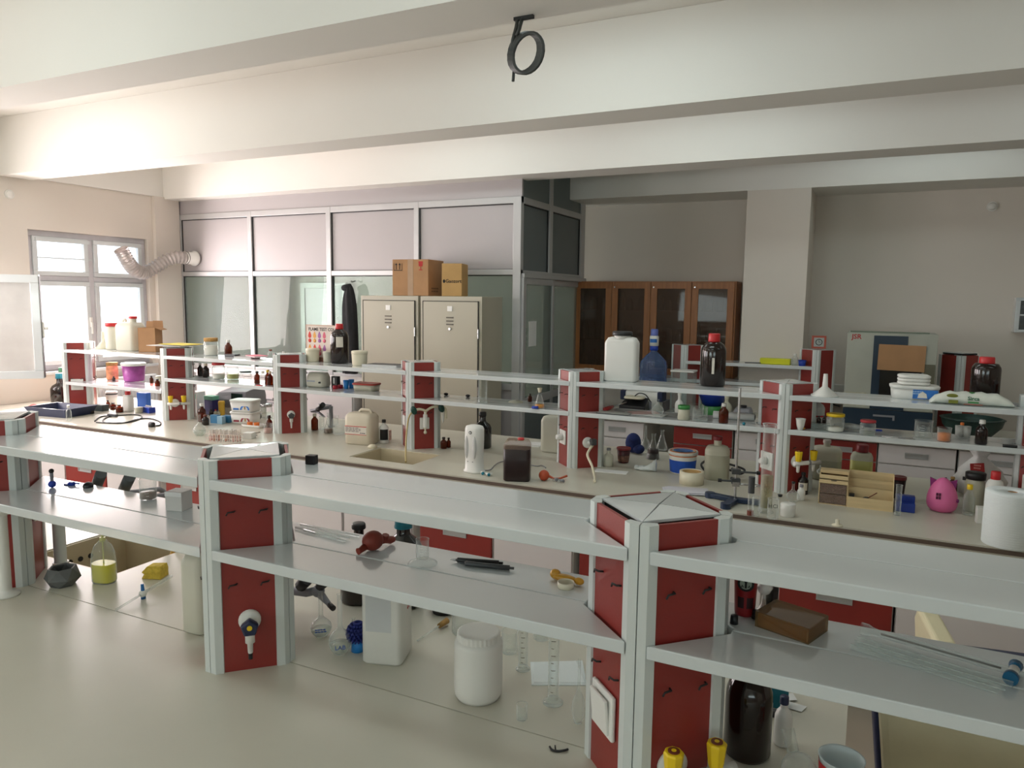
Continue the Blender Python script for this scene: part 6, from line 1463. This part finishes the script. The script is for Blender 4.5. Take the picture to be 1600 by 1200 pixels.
rings = [[((.075 - .02 * abs(u)) * u * 1.2, (.035 * (1 - .5 * u * u)) * math.cos(k_) * (1 + .35 * random.random()), (.010 + .02 * max(0, u)) * (1 + math.sin(k_)) * (1 + .5 * random.random())) for k_ in [2 * pi * j / 12 for j in range(12)]] for u in [-1 + i / 4 for i in range(9)]]
obj('tissue', G().loft(rings), TISSUE, t)
x, y, z = (-1.383,4.233,0.9)
simple('paper_sheet', G().box(-.10, .10, -.04, .04, 0, .002), PAPER, 'thin white paper strip at the foot of the round-socket post', 'paper', x, y, z, .1)
simple('black_bead', G().sphere(.007, M=T(0, 0, .007)), BLK, 'tiny black bead on the bench near the coffee cup', 'bead', *(-1.449,4.355,0.9))
o_ = Vector((-.921,4.705,0.905)); t = thing('black_tube', 'black rubber tubing looped behind the milky jug', 'tube', o_.x + .08, 4.50, .91)
obj('loop', G().tube(catm([Vector(q_) for q_ in ((-.02, -.03, .0), (-.06, .02, .03), (-.03, .08, .05), (.04, .06, .05), (.14, .02, .045), (.20, .0, .03), (.18, -.03, .01), (.11, .04, .01), (.02, .06, .012))], 6), .007, 8), BLK, t)
# lab stand
bx, by, bz = (-.594,3.884,0.9)
t = thing('lab_stand', 'laboratory stand with dark blue base and steel rod holding clamps', 'stand', bx, by, bz, .25)
bs = G()
for a_ in (2.62, 4.3, -.25): bs.box(0, .14, -.022, .022, .004, .026, T(rz=a_)).cyl(.026, 0, .028, 14, T(.14 * math.cos(a_), .14 * math.sin(a_), 0))
obj('base', bs, DBLUE, t, bevel=.003)
rh = .60
obj('rod', G().cyl(.0065, .02, rh, 12, T(.0, .0, 0)), STEEL, t)
for zz, ln, l_ in ((.165, .10, 0), (.115, -.09, 1)):
    c_ = obj('clamp', G().box(-.022, .022, -.016, .016, zz - .014, zz + .014).tube([(0, -.01, zz), (ln, -.01, zz + .0)], .0055, 8), DGREY, t, bevel=.002)
    obj('clamp_screw', G().cyl(.009, .016, .05, 10, T(-.015, 0, zz, rx=-pi / 2)), BLK, c_); obj('arm_tip', G().cyl(.010, 0, .018, 10, T(ln, -.01, zz, ry=pi / 2)), BLK, c_)
obj('holder', G().torus(.022, .003, 20, 6, T(.10, -.01, .10)).tube([(0, -.01, .10), (.078, -.01, .10)], .005, 8).box(-.018, .018, -.02, .01, .088, .112), STEEL, t)
# tall cylinder group at the bench edge
x, y, z, h, w = (-.427,3.77,0.9,0.446,0.06)
cylg(x, y, z, h, w, 'tallest clear glass cylinder standing at the front edge of the middle bench', base=1.3, marks=False, liquid=(.42, glassy('faint_yellow_water', (226, 222, 196), body=(200, 194, 160), base=.3, edge=.5)))
x, y, z, h, w = (-.488,3.685,0.9,0.191,0.031)
t = thing('ph_probe', 'thin probe with a dark grey cap left of the tallest cylinder', 'probe', x, y, z)
obj('tube', G().cyl(w * .45, 0, h * .6, 12), GLASS, t); obj('cap', G().cyl(w * .5, h * .58, h, 12), DGREY, t); obj('tip', G().cyl(w * .5, 0, h * .12, 12), BROWNP, t)
t = beaker(*(-.382,3.67,0.9,0.1,0.052), 'clear beaker marked HCl at the front edge of the middle bench', marks=False)
text('marker_text', 'HCl', .026, INKB, t, face(0, 0, .07, va(t.location.x, t.location.y) + pi / 2) @ T(0, 0, .031))
beaker(*(-.463,3.678,0.9,0.097,0.037), 'narrow clear beaker left of the HCl beaker', marks=False)
x, y, z, h, w = (-.323,3.758,0.9,0.064,0.071)
t = thing('white_pot', 'round white pot with lid in front of the yellow taps', 'pot', x, y, z); r = w / 2
revolve(t, 'body', [(0, 0), (r * .9, 0), (r * .96, .004), (r * .98, h * .6)], PW, 22); revolve(t, 'lid', [(r * 1.02, h * .55), (r * 1.02, h * .92), (r * .9, h), (0, h)], PW, 22)
x, y, z, h, w = (-.327,4.049,0.9,0.098,0.067)
volflask(x, y, z, h, w, 'small clear bulb flask with black stopper behind the white pot', stopper=BLK, bulb=.6)
vial(*(-.29,4.097,0.9,0.085,0.04), 'small white-labelled bottle beside the foot of the yellow tap post', PW, MGREY)
round_bottle(*(-.294,4.244,0.9,0.119,0.056), 'brown bottle with white label behind the yellow taps', AMBD, BLK, stick=(.2, .55, LBLW, .9))
simple('rubber_stopper', G().lathe([(0, 0), (.010, 0), (.013, .012), (0, .012)], 14), BLK, 'black rubber stopper on the bench before the yellow tap post', 'stopper', *(-.396,4.119,0.9))
x, y, z, h, w = (-.28,4.608,0.9,0.106,0.082)
beaker((-.29,4.5,0.959)[0] - .01, 4.49, z, .11, .075, 'cloudy glass beaker behind the yellow taps', m=ACRY, marks=False)
# translucent jugs behind the rack
jerry(-.205, 4.68, .9, .235, .17, .12, .0, 'milky can with sloping shoulders behind the yellow taps', PWT, mat('faded_cap', (196, 190, 180), .4), False, capx=.0, k=.3, shoulder=.74, liquid=(.5, mat('milky_liquid', (190, 188, 166), .5, alpha=.6)))
x, y, z, h, w = (-.045,4.817,0.9,0.247,0.103)
jerry(-.015, 4.62, .9, .235, .118, .09, .0, 'bottle of pale yellow liquid with a red cap behind the rack', PWT, mat('dull_red_cap', (130, 34, 40), .4), False, capx=0, k=.32, shoulder=.72, capr=.42, caph=.18, liquid=(.62, LYELP))
# acrylic drawers and wooden organizer
p0 = Vector((-.205,4.08,0.9)); p1 = Vector((-.068,4.086,0.9)); p2 = Vector((0.143,4.096,0.9))
t = thing('drawer_box', 'small plywood box with two smoky clear drawers', 'box', (p0.x + p1.x) / 2, p0.y + .06, .9)
w2 = (p1.x - p0.x) / 2; hh = .155
obj('case', G().box(-w2, -w2 + .004, -.06, .06, 0, hh).box(w2 - .004, w2, -.06, .06, 0, hh).box(-w2, w2, .056, .06, 0, hh).box(-w2, w2, -.06, .06, 0, .004).box(-w2, w2, -.06, .056, hh - .025, hh - .020).box(-w2 + .004, w2 - .004, -.06, -.056, hh - .045, hh - .0).box(-w2, w2, .0, .06, hh - .004, hh + .012), PWOOD, t)
for i in range(2):
    z0 = .006 + i * .052
    d = obj('drawer', G().box(-w2 + .006, w2 - .006, -.062, -.059, z0, z0 + .049).box(-w2 + .006, w2 - .006, -.059, .05, z0, z0 + .003), ACRB, t)
    obj('drawer_content', G().box(-w2 + .02, w2 * .1, -.04, .03, z0 + .004, z0 + .022).box(w2 * .2, w2 * .8, -.04, .02, z0 + .004, z0 + .034), mat('tan_parts', (176, 150, 136), .6, var=.3, scale=40), d)
obj('finger_slot', G().box(-.012, .014, -.0612, -.060, hh - .030, hh - .026), GASK, t)
t = thing('wood_organizer', 'pale plywood desk organizer with stepped trays', 'organizer', (p1.x + p2.x) / 2, p1.y + .06, .9)
w2 = (p2.x - p1.x) / 2; hh = .165
gs = G()
for s in (-1, 1):
    xx = s * w2
    pts = [(-.07, 0), (.08, 0), (.08, hh), (.05, hh), (-.06, .065), (-.07, .055)]
    gs.add([(xx - s * .004, a_, b_) for a_, b_ in pts] + [(xx, a_, b_) for a_, b_ in pts], [tuple(range(6)), tuple(reversed(range(6, 12)))] + [(i, i + 6, (i + 1) % 6 + 6, (i + 1) % 6) for i in range(6)])
obj('side', gs, PWOOD, t)
obj('front_board', G().box(-w2 + .004, w2 - .004, -.07, -.066, 0, .055), PWOOD, t)
for yy, zz in ((-.015, .095), (.03, .13), (.076, hh)): obj('divider', G().box(-w2 + .004, w2 - .004, yy, yy + .004, 0, zz), PWOOD, t)
obj('base_board', G().box(-w2 + .004, w2 - .004, -.066, .076, .012, .016), PWOOD, t)
t2 = thing('spatula', 'dark little spatula lying in the plywood organizer', 'spatula', t.location.x - .02, t.location.y - .04, .917)
obj('blade', G().tube([(-.03, 0, .012), (0, 0, .03), (.012, 0, .036)], [.009, .010, .004], 8), DGREY, t2); obj('stem', G().tube([(.012, 0, .036), (.05, .005, .065)], .0025, 6), BROWNP, t2)
simple('black_eraser', G().box(-.012, .012, -.012, .012, 0, .05), BLK, 'black rubber piece in the left corner of the plywood organizer', 'rubber', t.location.x - w2 + .02, t.location.y - .045, .917)
x, y, z = t.location.x - .19, t.location.y + .0, 1.056
volflask(t.location.x - .245, t.location.y + .01, .9 + .155 - .018, .05, .035, 'tiny clear flask standing on the plywood drawer box', bulb=.6)
simple('dark_rod', G().tube([(-.02, 0, .004), (.02, .01, .004)], .004, 8), BLK, 'short black rod lying on the plywood drawer box', 'rod', t.location.x - .175, t.location.y - .02, 1.037)
x, y, z, h, w = (0.191,4.14,0.9,0.088,0.09)
t = thing('blue_holder', 'dark blue stepped plastic holder right of the plywood organizer', 'holder', x + .01, y + .01, z, 0)
obj('front_step', G().box(-.05, .04, -.045, .0, 0, .045), mat('ultramarine_plastic', (24, 52, 140), .35), t, bevel=.003); obj('back_step', G().box(-.05, .04, .0, .045, 0, .072), MATS['ultramarine_plastic'], t, bevel=.003)
x, y, z, h, w = (0.173,4.333,0.9,0.12,0.071)
tub(x, y + .06, z, h, w, 'dark cup with a brown-red rim behind the blue holder', mat('black_cup_body', (40, 22, 22), .4), mat('maroon_rim', (120, 44, 44), .4), taper=.75, name='paper_cup', cat='cup')
cylg(*(0.162,4.032,0.9,0.152,0.028), 'slim clear glass tube standing at the right end of the plywood organizer', base=1.2, marks=False)
# pink egg with ears
x, y, z, h, w = (0.364,4.23,0.9,0.171,0.14)
t = thing('egg_speaker', 'pink egg-shaped plastic gadget with small magenta ears and square holes', 'gadget', x, y, z, va(x, y) + pi / 2)
r = w / 2
pr = [(r * .55, 0), (r * .72, h * .02), (r * .90, h * .10), (r * .98, h * .20), (r, h * .32), (r * .97, h * .45), (r * .89, h * .58), (r * .76, h * .72), (r * .60, h * .83), (r * .40, h * .92), (r * .2, h * .98), (0, h)]
revolve(t, 'shell', [(0, 0)] + pr, PINK, 32)
for s in (-1, 1):
    obj('ear', G().loft([[(s * r * .18, -.004, h * .86), (s * r * .78, -.004, h * .60), (s * r * .85, -.004, h * .97)], [(s * r * .18, .010, h * .86), (s * r * .78, .010, h * .60), (s * r * .85, .010, h * .97)]][::(1 if s > 0 else -1)]), MAG, t)
for i in range(2):
    for j in range(2): obj('grille_hole', G().box(-.027 + i * .012, -.018 + i * .012, -r * .985, -r * .90, h * .42 + j * .017, h * .42 + .014 + j * .017), mat('deep_magenta_hole', (84, 10, 56), .5), t)
obj('side_knob', G().cyl(.009, 0, .01, 14, T(r * .88, -r * .3, h * .38, ry=pi / 2, rz=-.3)), MAG, t)
# bag, bottles, paper towel
x, y, z, h, w = (0.549,4.952,0.9,0.163,0.147)
t = thing('plastic_bag', 'tied white plastic shopping bag with a red print', 'bag', x + .02, 4.42 + .28, .9)
random.seed(11); rings = []
for zz, rr in ((0, .09), (.02, .12), (.08, .125), (.14, .10), (.185, .055), (.21, .03), (.235, .045), (.26, .06)):
    rings.append([(rr * math.cos(k_) * (1 + .16 * math.sin(5 * k_ + zz * 20)) * .95, rr * math.sin(k_) * (.75 + .1 * math.sin(3 * k_ + zz * 9)), zz) for k_ in [2 * pi * j / 26 for j in range(26)]])
obj('bag', G().loft(rings, smooth=True), mat('white_bag_film', (222, 220, 218), .3, var=.08, scale=20, bump=.25, bscale=18), t)
obj('red_print', G().prism([(-.03, 0), (.035, .012), (.028, .06), (-.036, .048)], 0, .001, face(-.02, -.092, .135, -.2)), INKR, t)
scribble('pale_print', .035, .03, 2, mat('salmon_print', (226, 150, 140), .7), t, face(-.02, -.0945, .167, -.2))
obj('dark_print', G().box(-.07, -.02, -.103, -.102, .09, .11, T(rz=-.15)), DGREY, t)
x, y, z, h, w = (0.528,4.438,0.9,0.207,0.093)
jar(x - .02, 4.30, z, .20, .09, 'cloudy jar with a black screw lid behind the pink egg gadget', BLK, glass=PWT, lidh=.17, lidw=1.05)
x, y, z, h, w = (0.57,4.385,0.9,0.232,0.072)
round_bottle(x + .01, 4.21, z, h, w * 1.1, 'white wash bottle with a red cap and red stripe left of the paper roll', PW, REDP, stick=(.45, .50, REDP, .5), sh=.66, capw=.52, caph=.17)
x, y, z, h, w = (0.477,4.208,0.9,0.154,0.044)
vial(x, y, z, h, w * 1.15, 'clear glass bottle with a yellow stopper right of the pink gadget', GLASS, YEL)
x, y, z, h, w = (0.52,4.079,0.9,0.079,0.049)
boxy('small_box', 'small white box between the wash bottle and the paper roll', 'box', x + .0, y, z, w, .04, h, .1, PW)
round_bottle(.44, 4.62, .9, .10, .05, 'little brown bottle with a cork behind the pink gadget', AMB, WICK)
x, y, z, h, w = (0.585,3.765,0.9,0.235,0.202)
t = thing('paper_towel_roll', 'large roll of white paper towel standing at the right edge', 'paper roll', x, y, z); r = w / 2
obj('roll', G().lathe([(r * .20, h - .002), (r * .20, h), (r * .97, h), (r, h - .006), (r * 1.0, .004), (r * .98, 0), (0, 0)], 44), TISSUE, t)
obj('core', G().lathe([(r * .20, h * .99), (r * .185, h * .99), (r * .185, h * .3), (0, h * .3)], 20), CARD, t)
lg = G()
for i in range(22): lg.torus(r * 1.0, .0006, 36, 4, z=.01 + i * (h - .02) / 21)
obj('embossing', lg, TISSUE, t)
simple('cream_stopper', G().lathe([(0, 0), (.026, 0), (.022, .005), (.009, .008), (.010, .026), (.006, .030), (0, .030)], 20), PCR, 'cream rubber stopper near the front edge of the middle bench', 'stopper', *(-.097,3.704,0.9))
# ================================================================ FAR BENCH AND BACK WALL
# water bottle with hand pump
x, y = (-1.859,6.88,1.148)[0], 6.88
t = thing('water_bottle', 'large blue water bottle with a hand pump standing on the far bench', 'water bottle', x, y, 1.0)
obj('stand', G().box(-.14, .14, -.13, .13, -.1, -.002), MGREY, t, bevel=.004)
rb_ = .13
revolve(t, 'bottle', [(0, 0), (rb_ * .9, 0), (rb_, .02), (rb_, .08), (rb_ * .96, .10), (rb_, .12), (rb_, .20), (rb_ * .96, .22), (rb_, .24), (rb_, .33), (rb_ * .92, .37), (rb_ * .5, .43), (rb_ * .25, .455), (rb_ * .24, .50)], BOTB, 30)
revolve(t, 'water', [(0, .01), (rb_ * .93, .01), (rb_ * .93, .20), (0, .20)], glassy('blue_water', (180, 200, 230), body=(120, 146, 190), base=.25, edge=.6), 24)
revolve(t, 'pump_base', [(.034, .47), (.040, .475), (.038, .51), (.030, .515)], BLUE, 22)
revolve(t, 'pump_body', [(.030, .51), (.042, .515), (.043, .60), (.034, .61)], PW, 22)
obj('blue_label', G().lathe([(.0435, .545), (.0435, .58)], 14, a0=-pi / 2 - 1.2 + .35, a1=-pi / 2 + .9), LBLB, t)
revolve(t, 'pump_knob', [(.030, .605), (.036, .61), (.034, .665), (.028, .672), (0, .672)], mat('lavender_blue_plastic', (110, 124, 200), .4), 22)
t = thing('acrylic_tank', 'clear acrylic box with a white lid right of the water bottle', 'box', (-1.525,6.6,1.196)[0], 6.70, .9)
obj('body', G().box(-.10, .10, -.08, .08, 0, .40), ACRY, t); obj('lid', G().box(-.105, .105, -.085, .085, .40, .415), PW, t, bevel=.003)
t = thing('centrifuge', 'white bench instrument with navy blue corners below the water bottle', 'instrument', (-1.885,6.68,1.016)[0], 6.66, .9)
obj('body', G().rbox([(.17, .07, 0), (.17, .07, .19), (.155, .06, .205)], .2), PW, t)
for s in (-1, 1): obj('corner_guard', G().box(s * .175 - .024, s * .175 + .024, -.078, .075, .12, .208), NAVY, t, bevel=.006)
obj('control_panel', G().box(-.08, .10, -.073, -.069, .05, .12), MGREY, t)
t = thing('black_balance', 'black and white weighing scale on the far bench behind the red pliers', 'scale', (-1.897,6.4,0.961)[0], 6.42, .9)
obj('body', G().loft([[(-.12, -.08, 0), (.12, -.08, 0), (.12, .1, 0), (-.12, .1, 0)], [(-.12, -.08, .10), (.12, -.08, .10), (.10, .1, .16), (-.10, .1, .16)]]), BLK, t, bevel=.006)
obj('pan', G().rbox([(.085, .065, .16), (.09, .07, .165), (.085, .065, .18)], .3), PCR, t)
obj('cable', G().tube(catm([Vector(q_) for q_ in ((.0, .0, .18), (.04, .0, .21), (.10, .0, .20), (.14, .02, .14))], 5), .005, 7), BLK, t)
round_bottle((-1.511,6.5,0.978)[0], 6.5, .9, .235, .075, 'white wash bottle with a nozzle left of the blue basin', PW, PW, sh=.5)
x = (-1.275,6.6,1.051)[0]
t = thing('basin', 'royal blue plastic basin stacked on a green one on the far bench', 'basin', x, 6.78, .9)
obj('green_basin', G().lathe([(0, 0), (.07, 0), (.105, .10), (.11, .10), (.075, 0)], 28, T(0, 0, .0)), GREENP, t); obj('blue_basin', G().lathe([(0, .10), (.085, .10), (.12, .19), (.128, .195), (.115, .19), (.08, .11), (0, .11)], 28), BLUE, t)
round_bottle((-1.101,6.5,1.009)[0], 6.50, .9, .23, .09, 'cloudy grey bottle behind the amber dropper bottle on the far bench', PWT, PWT, sh=.55)
t = thing('red_vortex', 'small grey and red instrument left of the middle yellow tap post, far bench', 'instrument', (-.988,6.5,1.018)[0] + .02, 6.55, .9)
obj('body', G().rbox([(.075, .08, 0), (.075, .08, .10), (.06, .07, .13)], .2), MGREY, t); obj('red_front', G().box(-.06, .06, -.084, -.079, .03, .09), REDP, t); obj('top', G().cyl(.03, .13, .15, 18), BLK, t)
# far shelf ware
zf = 1.376
x, y, z = (-.789,7.1,1.28)
boxy('yellow_box', 'bright yellow flat box on the far rack shelf', 'box', x, 7.12, zf, .26, .10, .05, 0, mat('bright_yellow_card', (214, 214, 30), .5))
vial((-.619,7.08,1.321)[0], 7.10, zf, .10, .055, 'clear vial with white cap on the far shelf right of the yellow box', GLASS, PW)
tub((-.552,7.05,1.327)[0], 7.03, zf, .055, .07, 'small blue bowl against the far post with the clock', BLUE, None, name='bowl', cat='bowl')
simple('pen', G().tube([(-.07, 0, .006), (.07, .01, .009)], .005, 8), DGREY, 'grey pen lying on the far shelf left of the yellow box', 'pen', (-.973,7,1.308)[0], 7.02, zf)
t = thing('clock', 'small square red-rimmed clock on top of the far rack post', 'clock', (-.431,7.15,1.527)[0], 7.14, 1.529, .1)
obj('frame', G().box(-.06, .06, -.012, .012, 0, .115), mat('rust_red_frame', (176, 84, 66), .5), t, bevel=.003)
obj('dial', G().box(-.042, .042, -.0135, -.012, .018, .098), mat('clock_dial', (170, 176, 172), .4), t); obj('hour_ring', G().torus(.026, .003, 22, 6, face(0, -.0135, .058)), INKB, t)
obj('hand', G().box(-.0015, .0015, -.0155, -.0140, .058, .080).box(0, .015, -.0155, -.0140, .0565, .0595), INKB, t)
# incubator
x0, x1 = (-.19,6.75,1.478)[0], (0.468,6.75,1.508)[0]
zt = (0.121,6.75,1.696)[2]
t = thing('incubator', 'tall grey and navy laboratory oven marked JSR on the far bench', 'oven', (x0 + x1) / 2, 6.75, .9)
W5 = (x1 - x0) / 2; H5 = zt - .9; W5b = W5
obj('body', G().box(-W5, W5, .02, .42, 0, H5), mat('pale_green_grey_paint', (168, 170, 158), .45), t, bevel=.006)
obj('door', G().box(-W5, W5, 0, .02, .17, H5 - .004), MATS['pale_green_grey_paint'], t, bevel=.004)
obj('lower_panel', G().box(-W5, W5, -.002, .02, 0, .165), mat('ink_blue_panel', (20, 42, 60), .35), t)
obj('handle', G().box(-.10, .06, -.012, -.002, .11, .125).box(.045, .06, -.014, -.002, .085, .11), MGREY, t)
obj('blue_stripe', G().box(-W5 + .20, W5 - .21, -.004, 0, .17, H5 - .02), MATS['ink_blue_panel'], t)
obj('dark_window', G().box(-W5 + .26, W5 - .10, -.008, -.004, H5 - .52, H5 - .28), mat('oven_dark_glass', (24, 24, 24), .15), t)
obj('cardboard_sheet', G().box(-.10, .24, -.014, -.009, H5 - .30, H5 - .09, T(ry=.015)), CARD, t)
obj('grey_unit', G().box(W5 - .085, W5 - .008, -.006, 0, H5 - .40, H5 - .24), mat('olive_grey_panel', (98, 96, 78), .5), t)
text('brand_text', 'JSR', .055, INKR, t, face(-W5 + .07, -.0005, H5 - .035), bold=True)
obj('warning_label', G().box(-W5 + .01, -W5 + .17, -.0015, 0, .19, .30), mat('cream_label', (180, 176, 150), .6, var=.2, scale=40), t)
for zz in (.21, .25): obj('warning_triangle', G().prism([(-.011, 0), (.011, 0), (0, .02)], 0, .0015, face(-W5 + .09, -.0015, zz + .02)), YEL, t)
obj('top_rail', G().box(-W5 + .02, W5 - .06, .05, .08, H5, H5 + .012), mat('green_grey_rail', (110, 120, 104), .5), t)
t = thing('wall_duct_box', 'grey wall socket box with cables left of the oven', 'socket', (-.239,7.2,0.984)[0] - .02, 7.80, 1.10)
obj('plate', G().box(-.13, .13, -.03, .04, -.05, .05), PW, t, bevel=.004); obj('cable', G().tube(catm([Vector(q_) for q_ in ((-.10, -.03, 0), (-.14, -.08, -.04), (-.08, -.10, -.12), (.02, -.10, -.15))], 5), .008, 8).tube(catm([Vector(q_) for q_ in ((.08, -.03, 0), (.06, -.09, -.06), (.0, -.10, -.12))], 5), .008, 8), BLK, t)
t = thing('green_bowl', 'large dark green bowl on the far bench right of the oven', 'bowl', (0.714,6.6,1.035)[0] + .02, 6.68, .9)
obj('bowl', G().lathe([(0, 0), (.11, 0), (.20, .10), (.215, .155), (.225, .158), (.20, .165), (.19, .10), (.10, .02), (0, .02)], 34), mat('bottle_green_plastic', (30, 58, 52), .4), t)
jar((0.461,6.45,0.886)[0] - .07, 6.42, .9, .13, .09, 'dark-lidded jar on the far bench right of the oven foot', BLK)
vial((0.58,6.45,0.947)[0] + .06, 6.38, .9, .16, .05, 'thin amber bottle beside the green bowl on the far bench', AMB, ORG)
for i, (px_, l_) in enumerate(((1380, 'black shoe-like clamp lying on the far bench, seen left below the shelf'), (1385, ''))):
    if l_: simple('black_clamp', G().rbox([(.05, .02, 0), (.05, .02, .03), (.02, .012, .045)], .4), BLK, l_, 'clamp', (0.172,6.4,0.638)[0] + .03, 6.42, .9)
# ware behind the left part of the middle rack
t = thing('analyser', 'grey bench instrument with a dark green screen behind the vials', 'instrument', -4.90, 4.78, .965)
t.location.x = (-5.059,4.75,1.049)[0]
t.location.z = .9
obj('stand', G().box(-.19, .20, -.09, .16, 0, .06), PW, t, bevel=.004)
obj('body', G().loft([[(-.20, -.10, .06), (.20, -.10, .06), (.20, .16, .06), (-.20, .16, .06)], [(-.18, -.10, .13), (.20, -.10, .13), (.20, .16, .16), (-.18, .16, .16)], [(-.12, -.085, .19), (.195, -.07, .21), (.195, .14, .25), (-.08, .14, .25)]]), MGREY, t, bevel=.006)
obj('screen', G().box(.05, .175, -.108, -.098, .095, .19, T(rx=-.02)), mat('dark_green_screen', (30, 54, 48), .2), t)
obj('button', G().cyl(.006, 0, .004, 10, T(-.12, -.10, .10, rx=pi / 2)), GASK, t)
t = thing('tip_box', 'green-lidded pipette tip box left of the grey bench instrument', 'box', (-5.187,4.62,1.1)[0], 4.62, .9)
obj('body', G().box(-.05, .05, -.035, .035, 0, .13), mat('indigo_plastic', (56, 52, 110), .4), t, bevel=.003); obj('lid', G().box(-.052, .052, -.037, .037, .13, .165), mat('sea_green_plastic', (120, 186, 160), .4), t, bevel=.003)
pot((-5.045,4.6,1.022)[0], 4.60, .9, .13, .055, 'yellow little pot left of the grey bench instrument', mat('mustard_plastic', (220, 176, 60), .4))
